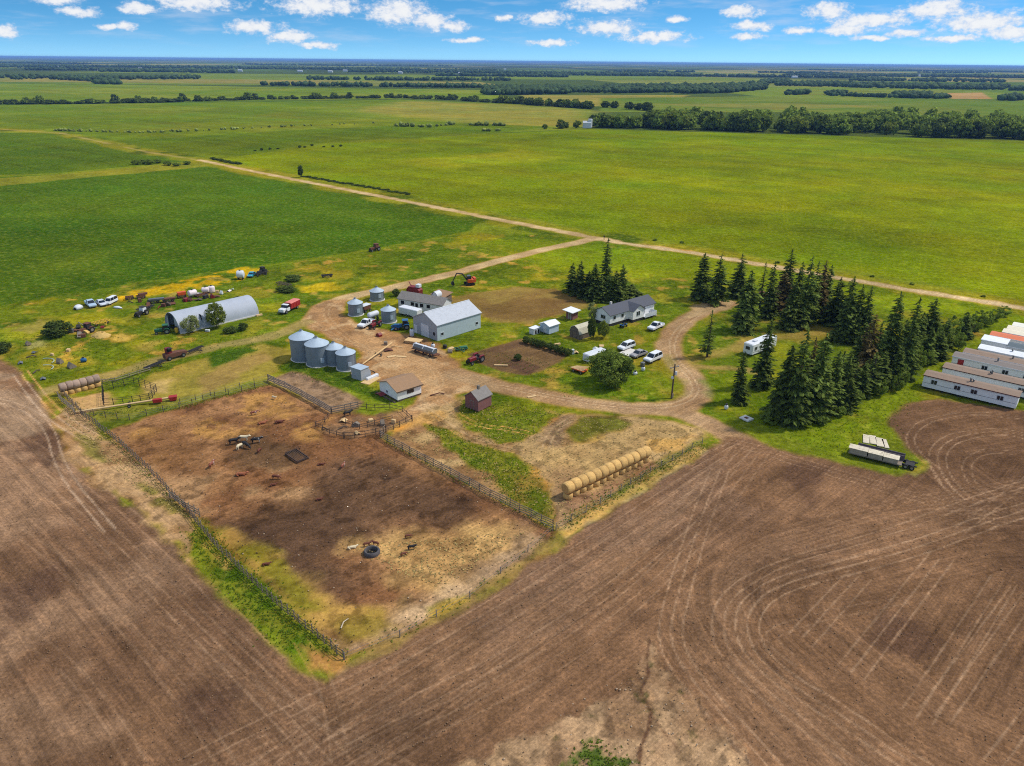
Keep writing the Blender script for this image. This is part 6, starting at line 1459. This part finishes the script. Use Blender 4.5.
def limbs(seed, n_=6, rx_=.3, z0=.12, zt=.8, r0=.022):
    rr = random.Random(seed); q = MB().tube([(0, 0, -.04), (.01, 0, z0), (.0, .01, zt)], [r0 * 1.2, r0, r0 * .25], 7)
    for k in range(n_):
        an = 6.28 * k / n_ + rr.uniform(-.4, .4); zb = rr.uniform(z0, zt * .6); L = rx_ * rr.uniform(.6, 1.1)
        q.tube([(0, 0, zb), (L * .5 * math.cos(an), L * .5 * math.sin(an), zb + .14), (L * math.cos(an), L * math.sin(an), zb + rr.uniform(.2, .36))], [r0 * .55, r0 * .4, r0 * .12], 5)
    return q
def broad_proto(seed, mt_, n_cl, per, name='leafy_tree', cat='tree', trunk=True, **kw):
    r = thing(name, 'x', cat, (0, 0, -500)); V, Fq = leaf_mesh(seed, n_cl, per, **kw)
    o = bpy.data.objects.new('crown', mesh_np('crown', V, Fq, mt_)); COL.objects.link(o); o.parent = r
    if trunk: limbs(seed).build('trunk', 'bark', r, True)
    return r
def plant(proto, x, yb, yt, wpx, label, group=None, rx_=.5):
    h = hgt(x, yb, yt); a = at(x, yb); dist = a[1] * math.cos(PITCH) + H * math.sin(PITCH); w_ = wpx * dist / F / (2 * rx_)
    o = dup(proto, (a[0], a[1], -.03), R.uniform(0, 6.28), label, group); o.scale = (w_ * .85, w_ * .85, h); return o
BIG = broad_proto(11, 'leafd', 80, 150, leaf=.026, cl=.15)
WIDE = broad_proto(17, 'leaf', 90, 150, leaf=.024, cl=.15, cz=.46, rz_=.44, hollow=.4)
PALE_ = broad_proto(12, 'leafp', 40, 80, leaf=.03, cl=.15, cz=.5, rz_=.46)
OLIVE = broad_proto(13, 'leafy', 56, 90, leaf=.03, cl=.16, cz=.52, rz_=.46)
BUSH = broad_proto(14, 'leafd', 34, 70, name='shrub', cat='shrub', leaf=.045, cz=.46, rz_=.42, cl=.2)
SHRUB = broad_proto(15, 'leaf', 34, 70, name='shrub', cat='shrub', leaf=.045, cz=.46, rz_=.42, cl=.2)
YOUNG = broad_proto(16, 'leaf', 50, 80, leaf=.03, cl=.15)
plant(WIDE, 611, 384, 348, 50, 'big spreading green bush tree in front of the white caravan')
plant(PALE_, 192, 332.5, 315, 20, 'pale grey green leafy tree in front of the open end of the arch shed')
plant(OLIVE, 217, 327.5, 303.5, 21, 'yellow green round tree in front of the middle of the arch shed')
plant(PALE_, 593, 320.5, 302, 14, 'pale yellow green small tree touching the left end of the farmhouse')
plant(BIG, 591, 340, 319, 9, 'small dark tree growing over the gambrel shed')
plant(OLIVE, 603, 338, 321, 13, 'loose light green bush between the gambrel shed and the farmhouse')
plant(BUSH, 57, 335, 320, 30, 'broad dark willow bush beside the rusted tractor wreck')
plant(BUSH, 293, 280.5, 274.5, 18, 'dark low bush in the grass above the yellow flowers, upper left of the red truck')
plant(BUSH, 286, 291.5, 286, 20, 'flat dark bush below the dark low one near the red truck')
plant(BUSH, 243, 330, 322, 11, 'small dark bush against the right half of the arch shed')
plant(BUSH, 230, 333, 326, 14, 'low dark bush at the foot of the yellow green round tree')
plant(BUSH, 238, 300, 296, 8, 'dark bush peering over the arch shed roof')
plant(BUSH, 518, 360, 353.5, 9, 'little dark bush in the middle of the kitchen garden')
plant(BUSH, 396, 296, 288, 8, 'small dark bush left of the old barn')
for k, (x, y) in enumerate([(526, 343), (532, 345), (538, 346.5), (543, 348), (550, 350), (556, 352), (562, 354), (568, 355.5)]):
    plant(BUSH, x, y, y - 8, 9, 'dark clipped bush in the kitchen garden hedge', 'garden hedge')
plant(BUSH, 3, 352, 341, 18, 'dark bush at the left corner where the ploughed field meets the grass')
for x, y, h_, w_ in [(950, 341, 20, 14), (972, 334, 14, 14), (985, 326, 11, 14), (995, 320, 9, 12), (940, 348, 18, 14), (915, 372, 20, 14), (900, 388, 18, 12), (958, 350, 14, 12), (905, 378, 18, 12), (918, 358, 17, 13), (932, 352, 16, 12), (945, 345, 15, 12), (965, 330, 14, 13), (978, 323, 10, 12), (896, 392, 14, 11), (880, 396, 13, 11), (926, 366, 13, 11), (1003, 316, 8, 12)]:
    plant(YOUNG, x, y, y - h_ * 1.15, w_ * 1.2, 'young leafy tree between the spruces and mobile homes', 'young trees by the mobile homes')
for x, y, h_, w_ in [(857, 402, 13, 14), (838, 416, 11, 14), (874, 394, 13, 12), (886, 388, 12, 12), (820, 424, 9, 14), (800, 426, 8, 14), (770, 424, 7, 14)]:
    plant(SHRUB, x, y, y - h_, w_, 'green shrub at the foot of the front spruces', 'shrubs under the front grove')
plant(BIG, 301, 177.5, 166.5, 6, 'lone small dark tree beside the road across the fields')
for x, y, h_ in [(136, 164.5, 5), (143, 164, 5), (150, 164.5, 6), (158, 163, 4), (168, 165.5, 5), (177, 166, 4), (187, 164.5, 4)]:
    plant(SHRUB, x, y, y - h_, 9, 'grey green shrub at the far dark field edge', 'shrubs at the field edge')
for k in range(26):
    q = k / 25; x = 213 + 45 * q; y = 159.0 + 9.5 * q + R.uniform(-.5, .5)
    if k < 16: plant(BUSH, x, y, y - R.uniform(1.4, 2.6), 6, 'low dark bush in the hedge along the far road', 'hedge along the far road')
for k in range(36):
    q = k / 35; x = 303 + 105 * q; y = 176.5 + 17.5 * q + R.uniform(-.5, .5)
    plant(BUSH, x, y, y - R.uniform(.9, 1.9), 6, 'low dark bush on the bank of the road beside the bright field', 'bushes along the bright field')
for x, y in [(312, 146), (333, 147), (341, 146.5), (255, 151), (262, 150.5), (270, 149.5), (278, 149), (300, 148), (305, 147.5), (324, 147)]:
    plant(BUSH, x, y, y - R.uniform(1.2, 3.4), 3.5, 'small bush on the line between far green fields', 'bushes on the far field line')
for x, y in [(872, 277), (912, 284.5), (983, 297), (778, 263), (655, 240.5), (682, 243)]:
    plant(SHRUB, x, y, y - 2.2, 5, 'tiny dark bush on the main road verge', 'bushes on the road verge')

# far woods: single trees where they can still be told apart
FT = [broad_proto(30 + k, ('leaf', 'leafd', 'leaf', 'leafy')[k], 26, 26, name='field_tree', trunk=False, leaf=.085, cz=.5, rz_=.47, rx_=.45, cl=.24) for k in range(4)]
for r in FT:
    q = limbs(3, 4, r0=.03).build('trunk', 'bark', r, True)
MASS = []
def small_tree(x, y, h, label, group, wf=1.0, kinds=(0, 0, 1, 2, 3), far=False):
    if far: MASS.append((x, y, h, wf)); return
    a = at(x, y); p = FT[R.choice(kinds)]; o = dup(p, (a[0], a[1], -.1), R.uniform(0, 6.28), label, group); w_ = h * wf * R.uniform(.75, 1.15); o.scale = (w_, w_, h)
WL, WG_ = 'leafy green tree in the long wood beyond the bright green field', 'trees of the long wood'
rr = random.Random(4); n_ = 0
def base(x): return 127.5 + (x - 600) * (140.5 - 127.5) / 440
while n_ < 300:
    x = rr.uniform(592, 1075); dep = rr.random() ** 1.2 * (2.5 if x < 660 else 7 if x < 760 else 13)
    if 690 < x < 700 and dep < 5: continue
    if dep > 3 and 700 < x < 745 and rr.random() < .7: continue
    small_tree(x, base(x) - dep, rr.uniform(9, 19) if x > 640 else rr.uniform(9, 14), WL, WG_, far=dep > 2.6 or x > 1040); n_ += 1
for x, y, h in [(561, 128.5, 9), (566, 128, 6), (577, 128, 8), (545, 129, 5)]: small_tree(x, y, h, 'small tree left of the tiny white buildings', 'trees left of the long wood')
LT, LG = 'dark leafy tree in the tree line across the far left fields', 'trees of the far left tree line'
lp = [(-60, 105), (0, 104.6), (60, 104.2), (150, 103), (215, 101), (258, 99.8), (330, 98.8), (400, 98.2), (440, 99.5), (480, 102), (520, 104.2), (594, 109)]
def ly(x):
    for (xa, ya), (xb, yb) in zip(lp[:-1], lp[1:]):
        if xa <= x <= xb: return ya + (yb - ya) * (x - xa) / (xb - xa)
for k in range(240):
    x = rr.uniform(-50, 585); tall = rr.random() < .16
    if 258 < x < 285 and rr.random() < .6: continue
    small_tree(x, ly(x) - rr.uniform(0, .7), rr.uniform(9, 14) if tall else rr.uniform(3.5, 7), LT, LG, 1.1 if tall else 1.9, far=(not tall and k % 3 > 0) or x < 0)
for k in range(200):
    x = rr.uniform(-40, 590); small_tree(x, ly(x) - rr.uniform(0, .5), rr.uniform(2, 4.5), LT, LG, 2.6, far=True)
for k in range(34):
    x = rr.choice([rr.uniform(520, 560), rr.uniform(560, 594), rr.uniform(601, 650)]); y = 104.5 + (x - 520) * .062 if x < 596 else 107 + (x - 600) * .075
    small_tree(x, y, rr.uniform(8, 12), 'dark tree in the short tree row at the tan field, left of the long wood', 'trees at the tan field', 1.2, (1, 1, 0))

# farther woods read as one mass each
ico_v = np.array([[0, 0, 1], [.89, 0, .45], [.28, .85, .45], [-.72, .53, .45], [-.72, -.53, .45], [.28, -.85, .45], [.72, .53, -.45], [-.28, .85, -.45], [-.89, 0, -.45], [-.28, -.85, -.45], [.72, -.53, -.45], [0, 0, -1]])
ico_f = np.array([(0, 1, 2), (0, 2, 3), (0, 3, 4), (0, 4, 5), (0, 5, 1), (1, 6, 2), (2, 7, 3), (3, 8, 4), (4, 9, 5), (5, 10, 1), (2, 6, 7), (3, 7, 8), (4, 8, 9), (5, 9, 10), (1, 10, 6), (11, 7, 6), (11, 8, 7), (11, 9, 8), (11, 10, 9), (11, 6, 10)])
rg = np.random.RandomState(9)
def wood_mass(name, bands, label, cat='woodland', mt_='farwood'):
    V = []; Fq = []; o_ = 0
    for P, n_, dy, h0, h1 in bands:
        P = np.array(P, float)
        for _ in range(n_):
            q = rg.rand() * (len(P) - 1); i = int(q); f = q - i; x = P[i, 0] * (1 - f) + P[i + 1, 0] * f; y = P[i, 1] * (1 - f) + P[i + 1, 1] * f - rg.rand() * dy
            a = at(x, y); h = rg.uniform(h0, h1); w_ = h * rg.uniform(.45, .8)
            for c in range(2):
                v = ico_v * rg.uniform(.7, 1.2, (12, 1)) * np.array([w_, w_, h * .55]) * (1 if c == 0 else .6) + np.array([a[0] + (0 if c == 0 else rg.uniform(-w_, w_)), a[1] + (0 if c == 0 else rg.uniform(-w_, w_)), h * .45])
                V.append(v); Fq.append(ico_f + o_); o_ += 12
    o = bpy.data.objects.new(name, mesh_np(name, np.concatenate(V), np.concatenate(Fq), mt_)); COL.objects.link(o); o['kind'] = 'stuff'; tag(o, label, cat)
wood_mass('woodland_belt', [([(-80, 79.5), (60, 80), (118, 83.5)], 260, 2.6, 8, 14), ([(60, 79.5), (130, 79.8), (198, 79.2)], 200, 1.6, 8, 14), ([(95, 84), (120, 84.6)], 40, .8, 8, 13)], 'dark belt of woodland across the far fields at the upper left')
wood_mass('woodland_belt', [([(262, 86), (400, 87.5), (480, 88)], 190, .9, 8, 13), ([(308, 80), (400, 80.6), (510, 81)], 190, .9, 8, 14), ([(484, 95), (520, 95), (568, 94)], 420, 5.5, 9, 14), ([(484, 89.5), (570, 89.5)], 120, 1, 8, 13)], 'dark lines and a block of woodland in the far middle fields')
wood_mass('woodland_belt', [([(568, 92.5), (602, 93)], 100, 3, 8, 13), ([(604, 93.5), (640, 93), (674, 92.5)], 300, 6, 9, 14), ([(676, 94), (720, 93.5), (766, 90)], 420, 6.5, 9, 15), ([(760, 84), (790, 83)], 100, 2.5, 9, 14)], 'dark clumps of woodland in the far fields behind the long wood')
wood_mass('woodland_belt', [([(776, 86), (850, 87.5), (930, 89.5), (1008, 90)], 520, 3.2, 9, 15), ([(850, 81), (900, 81.5), (1003, 83)], 300, 2, 9, 14), ([(1010, 91), (1060, 92)], 80, 2, 9, 14), ([(894, 98.8), (930, 98.5)], 110, 4, 9, 13), ([(933, 99), (948, 98.5)], 30, 1.5, 7, 11),
              ([(786, 95), (808, 95)], 26, 2, 8, 13), ([(828, 96), (860, 97), (892, 98)], 50, .8, 6, 10), ([(1000, 101), (1022, 101)], 24, 2, 8, 14), ([(826, 95), (846, 95)], 24, 1.5, 8, 12)], 'long dark belts of woodland across the far right fields')
hb_ = []
for k in range(34):
    y = rr.uniform(66.5, 77); x = rr.uniform(-150, 1150); w_ = rr.uniform(60, 300); yy = y + (x - 512) * .0096
    hb_.append(([(x, yy), (x + w_, yy + w_ * .0096)], int(w_ * (1.2 if y > 72 else 1.0)), .6 if y > 72 else .3, 10, 18))
wood_mass('horizon_forest', hb_, 'far forest lying in dark strips along the horizon')
wood_mass('hedge_trees', [([(55, 131), (90, 132), (140, 133), (200, 131.5), (260, 128), (380, 123.5)], 90, .6, 1.2, 3.0), ([(395, 126.5), (430, 127.5), (455, 124.5)], 26, .6, 2, 5), ([(470, 125.5), (505, 126)], 24, .6, 2, 5), ([(483, 131.5), (500, 131.5)], 6, .5, 2, 4)], 'scrubby low hedge line across the upper left fields', 'hedge', mat('pale_scrub', (120, 128, 66), .9, var=.3, scale=.02, island=.4, spec=0))
lm = [leaf_mesh(60 + k, 22, 24, leaf=.085, cz=.5, rz_=.47, rx_=.45, cl=.24)[0] for k in range(3)]
def leaf_mass(name, items, mt_, label):
    V = []
    for x, y, h, wf in items:
        a = at(x, y); w_ = h * wf * rg.uniform(.75, 1.15); an = rg.rand() * 6.28; v = lm[rg.randint(3)]; c_, s_ = math.cos(an), math.sin(an)
        V.append(np.stack([(v[:, 0] * c_ - v[:, 1] * s_) * w_ + a[0], (v[:, 0] * s_ + v[:, 1] * c_) * w_ + a[1], v[:, 2] * h - .1], 1))
    V = np.concatenate(V); o = bpy.data.objects.new(name, mesh_np(name, V, np.arange(len(V)).reshape(-1, 4), mt_)); COL.objects.link(o); o['kind'] = 'stuff'; tag(o, label, 'woodland')
leaf_mass('woodland_interior', [q for q in MASS if q[1] > 112], 'leaf', 'crowded crowns deep inside the long wood beyond the bright field')
leaf_mass('hedgerow_scrub', [q for q in MASS if q[1] <= 112], 'leafd', 'low scrub filling the tree line across the far left fields')
for r in list(SP.values()) + [BIG, WIDE, PALE_, OLIVE, BUSH, SHRUB, YOUNG] + FT:
    for k in kids_of(r): bpy.data.objects.remove(k)
    bpy.data.objects.remove(r)
# white farm buildings beyond the bright field
a, rz, l = head((583, 128), (588, 128)); r = thing('white_farm_building', 'tiny white farm building at the left end of the long wood', 'building', a, 0)
MB().box(0, 8, 0, 6, -.1, 5).build('wall', 'whitem', r); MB().extx([(-.3, 5.02), (6.3, 5.02), (3, 7)], -.2, 8.2).build('roof', 'steelroof', r)
tank('tiny white silo tower beside the white farm building at the long wood', (590, 127.8), 2.2, 9, True, name='white_silo', cat='silo')
far_b = [(95, 70.5), (300, 72), (330, 72.4), (345, 71.5), (140, 69.5), (640, 74), (645, 75.2), (805, 77.2), (795, 78), (505, 70), (400, 73.5), (460, 74.2), (700, 75.5), (880, 75), (920, 76.5), (1000, 77), (60, 67.8), (240, 71.5)]
for k, (x, y) in enumerate(far_b):
    a = at(x, y); w_ = rr.uniform(14, 30); r = thing('far_building', 'tiny pale farm building on the far horizon', 'building', a, rr.uniform(-.2, .2), 'far farm buildings')
    MB().box(-w_ / 2, w_ / 2, 0, 12, -.1, 7).build('wall', 'whitem', r); MB().extx([(-.5, 7.02), (12.5, 7.02), (6, 10)], -w_ / 2 - .5, w_ / 2 + .5).build('roof', 'steelroof', r)

# ------------------------------------------------------------------ rank weeds, clods and straw litter
def tufts(name, spots, mt_, label, hh=.4, ww=.25, cat='weeds', nb=4):
    n_ = len(spots); S_ = np.repeat(np.array(spots), nb, 0); k = len(S_); C = np.zeros((k, 3)); C[:, :2] = S_ + rg.normal(size=(k, 2)) * ww * .6
    h = hh * rg.uniform(.4, 1.3, k); C[:, 2] = h * .45; an = rg.rand(k) * 6.28; A = np.stack([np.cos(an) * ww * rg.uniform(.5, 1, k), np.sin(an) * ww * rg.uniform(.5, 1, k), rg.uniform(-.05, .05, k)], 1); B = np.stack([-np.sin(an) * ww * rg.uniform(.4, 1, k), np.cos(an) * ww * rg.uniform(.4, 1, k), h * rg.uniform(-.3, .5, k)], 1)
    V, Fq = quads(C, A, B); o = bpy.data.objects.new(name, mesh_np(name, V, Fq, mt_)); COL.objects.link(o); o['kind'] = 'stuff'; tag(o, label, cat)
def scatter_poly(P, n_):
    q = np.array(px(P)); lo, hi = q.min(0), q.max(0); out = []
    while len(out) < n_:
        p = rg.uniform(lo, hi, (n_ * 2, 2)); out += p[inside(p[:, 0], p[:, 1], q)].tolist()
    return out[:n_]
def scatter_line(P, n_, w_):
    q = np.array(px(P)); d = np.hypot(*(q[1:] - q[:-1]).T); cum = np.concatenate([[0], np.cumsum(d)]); out = []
    for _ in range(n_):
        s = rg.rand() * cum[-1]; i = min(len(d) - 1, int(np.searchsorted(cum, s)) - 1); i = max(i, 0); f = (s - cum[i]) / d[i]; out.append((q[i] * (1 - f) + q[i + 1] * f + rg.normal(size=2) * w_).tolist())
    return out
weed = mat('rank_weeds', (92, 114, 30), .9, var=.25, scale=.2, island=.4, spec=.02, leaf=.3); dryw = mat('dry_grass_stalks', (164, 142, 88), .95, var=.2, scale=.2, island=.4, spec=.1)
grassy = [([(184, 531), (208, 532), (250, 574), (300, 622), (328, 650), (290, 648), (250, 616), (222, 580), (200, 556)], 1500), ([(278, 366), (295, 360), (330, 368), (360, 380), (395, 402), (345, 388), (310, 380)], 700),
          ([(425, 424), (470, 441), (530, 468), (556, 520), (505, 500), (470, 462)], 1300), ([(462, 400), (530, 404), (562, 414), (520, 440), (500, 442), (455, 414)], 900),
          ([(560, 522), (650, 470), (700, 443), (704, 448), (650, 478), (566, 528)], 700), ([(100, 382), (150, 362), (176, 366), (112, 392)], 300), ([(205, 360), (245, 346), (258, 350), (212, 368)], 300),
          ([(0, 335), (120, 335), (140, 362), (45, 385), (10, 360)], 900), ([(740, 405), (860, 405), (930, 380), (890, 440), (840, 460), (770, 432)], 900), ([(575, 752), (600, 748), (632, 766), (575, 775)], 260), ([(480, 350), (560, 395), (660, 395), (600, 372)], 500), ([(110, 335), (270, 330), (300, 345), (160, 352)], 500)]
tufts('weed_patch', sum([(np.array(scatter_poly(P, int(n_ * .7))) + rg.normal(size=(int(n_ * .7), 2)) * .9).tolist() for P, n_ in grassy], []), weed, 'rank green weeds growing through the rough grass', .22, .09)
tufts('fence_line_weeds', scatter_line([(60, 391), (120, 444), (190, 514), (262, 592), (344, 659)], 800, .5) + scatter_line([(82, 415), (180, 408), (268, 385)], 400, .5) + scatter_line([(380, 438), (450, 475), (553, 529)], 450, .35) + scatter_line([(345, 660), (470, 598), (553, 531)], 160, .7), weed, 'weeds along the feet of the corral fences', .2, .075)
tufts('dry_stalks', scatter_poly([(400, 436), (462, 400), (700, 428), (640, 474), (562, 522)], 1800) + scatter_poly([(60, 400), (100, 430), (200, 525), (150, 500), (66, 428)], 600) + scatter_poly([(350, 545), (530, 530), (440, 590), (370, 560)], 500) + scatter_line([(555, 530), (700, 446)], 400, .6), dryw, 'dry straw coloured stalks lying on the bare ground', .14, .1)
# clods on the ploughed land and dung in the corral
def clods(name, spots, mt_, label, s0, s1):
    V = []; Fq = []
    for i, p in enumerate(spots):
        s = rg.uniform(s0, s1); V.append(ico_v * rg.uniform(.6, 1.2, (12, 1)) * np.array([s, s, s * .6]) + np.array([p[0], p[1], s * .25])); Fq.append(ico_f + 12 * i)
    o = bpy.data.objects.new(name, mesh_np(name, np.concatenate(V), np.concatenate(Fq), mt_)); COL.objects.link(o); o['kind'] = 'stuff'; tag(o, label, 'clods')
clods('dung_clods', scatter_poly([(104, 432), (270, 384), (380, 440), (557, 530), (400, 636), (345, 660), (190, 512)], 800), mat('dried_dung', (78, 58, 42), .97, var=.3), 'dark clods of dung strewn over the corral', .05, .12)
clods('pale_stones', scatter_poly([(104, 432), (270, 384), (380, 440), (557, 530), (400, 636), (345, 660), (190, 512)], 160) + scatter_poly([(470, 764), (640, 660), (770, 785)], 60) + scatter_poly([(300, 320), (450, 360), (480, 395), (400, 420)], 60), mat('pale_stones', (168, 144, 116), .95, var=.2), 'small pale stones and scraps scattered on the bare ground', .06, .15)
clods('soil_clods', scatter_poly([(0, 480), (200, 560), (330, 690), (720, 460), (1024, 560), (1024, 766), (0, 766)], 2500), mat('soil_clod', (128, 100, 72), .97, var=.2), 'clods of earth on the ploughed field', .04, .11)
# bits and pieces
def curl(label, c, rad, rz, mt_='whitem'):
    a = at(*c); o = MB().tube([(rad * math.cos(t_), rad * .8 * math.sin(t_), .25 + .1 * math.sin(t_)) for t_ in [i * .3 for i in range(9)]], .1, 8).build('culvert_pipe', mt_, None, True); o.location = (a[0], a[1], 0); o.rotation_euler = (0, 0, rz); tag(o, label, 'pipe')
pb = mat('pale_plastic_pipe', (160, 176, 160), .6, var=.1)
curl('upper of two bent pale plastic pipes lying on the grass at the far left', (44.5, 362.5), 2.2, -.3, pb); curl('lower of two bent pale plastic pipes lying on the grass at the far left', (44.5, 369), 2.0, -.3, pb)
tank('dark blue drum lying on the grass right of the two bent pale pipes', (84, 362), .5, 1.3, False, 'blue', name='drum', cat='drum', z=0)
for k, (x, y, L_, an, lb) in enumerate([(341, 629, 1.8, 1.2, 'bleached log lying in the weeds at the lower corral corner')]):
    a = at(x, y); o = MB().tube([(0, 0, .12), (L_ * .5, .2, .3), (L_, .1, .15)], [.09, .07, .04], 6).build('fallen_log', mat('bleached_wood', (186, 170, 148), .95, var=.2), None, True); o.location = (a[0], a[1], 0); o.rotation_euler = (0, 0, an); tag(o, lb, 'log')
for k, (x, y, w_, d_, h_, mt_, nm, lb) in enumerate([(546, 347.5, 1.2, .8, .6, 'whitem', 'storage_box', 'small white box in the gap of the garden hedge'), (555, 346, 1.6, .5, .5, 'plank', 'garden_bench', 'pale bench behind the garden hedge'), (572, 354.5, .6, .6, 1.2, 'whitem', 'white_post', 'short white post at the right end of the garden hedge'),
        (388, 358, 2.2, 1.0, .12, 'plank', 'plywood_sheet', 'pale plywood sheet lying in the middle of the yard'), (396, 357, 2.4, .8, .1, 'plank', 'plywood_sheet', 'longer pale plywood sheet in the middle of the yard, right of another'), (494, 366, 3.2, .4, .3, 'plank', 'timber_stack', 'low pale timbers at the lower corner of the kitchen garden'),
        (470, 409, 1.0, .7, .25, 'whitem', 'stone_step', 'pale flat stone at the left wall of the red granary'), (528, 398, 2.0, .5, .15, 'plank', 'loose_board', 'pale board lying on the grass below the drive'), (205, 331.5, 1.1, .6, .5, 'whitem', 'storage_box', 'small white box on the grass before the arch shed')]):
    a = at(x, y); q = MB().bbox(0, w_, 0, d_, 0.02, h_, min(.04, h_ * .3)); 
    o = q.build(nm, mt_); o.location = (a[0], a[1], 0); o.rotation_euler = (0, 0, R.uniform(-.2, .5)); tag(o, lb, nm.split('_')[-1])

def scrap(c, k, mt_, label, group, name):
    a = at(*c); rr_ = random.Random(k * 13 + int(c[0])); L_ = rr_.uniform(.9, 2.4) * (.6 if 'sheet' in name or 'board' in name else 1)
    kind = k % 4
    if kind == 0: q = MB().extr([(0, 0), (L_, .0), (L_ * 1.05, .5), (L_ * .6, .9 + rr_.random() * .5), (L_ * .15, .7), (-.1, .35)], 0, rr_.uniform(.7, 1.4))
    elif kind == 1: q = MB().extr([(0, .02), (L_ * .5, .35), (L_, .1), (L_, .2), (L_ * .5, .47), (0, .14)], 0, rr_.uniform(.8, 1.5))
    elif kind == 2: q = MB().tube([(0, 0, .12), (L_, .2, .4), (L_ * 1.5, 0, .15)], .13, 6)
    else: q = MB().bbox(0, L_ * .7, 0, .9, 0, rr_.uniform(.5, 1.1), .08)
    o = q.build(name, mt_); o.location = (a[0], a[1], 0); o.rotation_euler = (0, 0, rr_.uniform(0, 6.28)); tag(o, label, 'scrap', group)
for nm, mts, lb, gp, spots in [
  ('scrap_iron', ('rust', 'dark', 'dkred', 'rust', 'dkwood'), 'rusty scrap iron in the row above the arch shed', 'scrap row above the arch shed', [(150, 308), (154, 306), (158, 309), (166, 306), (171, 305), (176, 304), (182, 301), (186, 302.5), (190, 300.5), (195, 301), (200, 299.5), (205, 299), (214, 297), (220, 296), (133, 303), (142, 302)]),
  ('scrap_sheet', ('whitem', 'pinkish', 'whitem', 'plank'), 'pale scrap sheet strewn on the yellow flowers', 'pale scrap on the yellow flowers', [(188, 295), (199, 293.5), (203, 296.5), (216, 293), (222, 294.5), (226, 292), (231, 290)]),
  ('scrap_heap_piece', ('dark', 'rust', 'wood', 'dkred', 'straw', 'steel'), 'scrap piece heaped by the rusted tractor wreck', 'scrap round the tractor wreck', [(77, 327), (80, 330), (84, 326), (88, 328.5), (90, 333), (94, 330), (98, 333), (86, 336), (81, 338), (104, 328), (72, 331), (68, 333)]),
  ('scrap_scrap', ('wood', 'steel', 'dkwood', 'plank'), 'small scrap on the far left grass', 'pale scrap on the left grass', [(30, 344), (35, 352), (26, 358), (52, 355), (60, 362), (18, 365), (33, 374), (66, 352), (74, 366), (46, 378)]),
  ('yard_scrap', ('rust', 'plank', 'dark', 'wood', 'dkred'), 'small scrap lying around the farmyard', 'scrap around the yard', [(356, 366), (352, 372), (365, 372), (384, 344), (376, 336), (392, 349), (403, 348), (444, 347), (448, 352), (375, 394), (430, 396), (452, 349)]),
  ('pen_board', ('wood', 'plank', 'dkwood', 'plank'), 'loose weathered board in the cattle pens', 'boards in the pens', [(352, 427), (358, 432), (338, 430), (368, 421), (380, 424), (348, 420), (328, 430), (395, 424)]),
  ('bush_scrap', ('whitem', 'plank', 'wood', 'steel'), 'pale household scrap around the big bush', 'scrap round the big bush', [(598, 350), (604, 347), (592, 352), (631, 361), (626, 364), (578, 352), (583, 357), (640, 366)])]:
    for k, c in enumerate(spots): 
        mm_ = mts[k % len(mts)]; scrap(c, k, pinkt if mm_ == 'pinkish' else mm_, lb, gp, {'scrap_heap_piece': 'scrap_iron', 'scrap_scrap': 'scrap_sheet', 'yard_scrap': 'scrap_iron', 'pen_board': 'loose_board', 'bush_scrap': 'scrap_sheet'}.get(nm, nm))
# ------------------------------------------------------------------ the air
hz = MB().box(-46000, 46000, -300, 62000, -1.5, 72).build('haze', 'whitem'); hm = bpy.data.materials.new('hazy_air'); hm.use_nodes = True; t = NT(hm.node_tree); t.n.clear()
pv = t.node('ShaderNodeVolumePrincipled'); pv.inputs['Color'].default_value = (.26, .5, 1, 1); pv.inputs['Density'].default_value = .00005; pv.inputs['Anisotropy'].default_value = .0
mo = t.node('ShaderNodeOutputMaterial'); t.l.new(pv.outputs[0], mo.inputs['Volume']); hz.data.materials.clear(); hz.data.materials.append(hm); hz['kind'] = 'stuff'
sc.cycles.use_denoising = False; sc.cycles.pixel_filter_type = 'BLACKMAN_HARRIS'; sc.cycles.filter_width = 1.1; sc.cycles.volume_bounces = 0; sc.cycles.max_bounces = 6; sc.cycles.transparent_max_bounces = 8

# ------------------------------------------------------------------ single out the members of small groups
ORD = 'first second third fourth fifth sixth seventh eighth ninth tenth eleventh twelfth thirteenth fourteenth fifteenth sixteenth seventeenth eighteenth'.split()
NUM = 'one two three four five six seven eight nine ten eleven twelve thirteen fourteen fifteen sixteen seventeen eighteen'.split()
same = {}
for o in sc.objects:
    if o.get('group') and o.get('label'): same.setdefault(o['label'], []).append(o)
for lb, os_ in same.items():
    if 1 < len(os_) <= 18:
        def sx(o):
            v = Vector(o.location) - Vector((0, 0, H)); return v.dot(rt) / v.dot(fw)
        for k, o in enumerate(sorted(os_, key=sx)): o['label'] = '%s, %s of %s from the left' % (lb, ORD[k], NUM[len(os_) - 1])
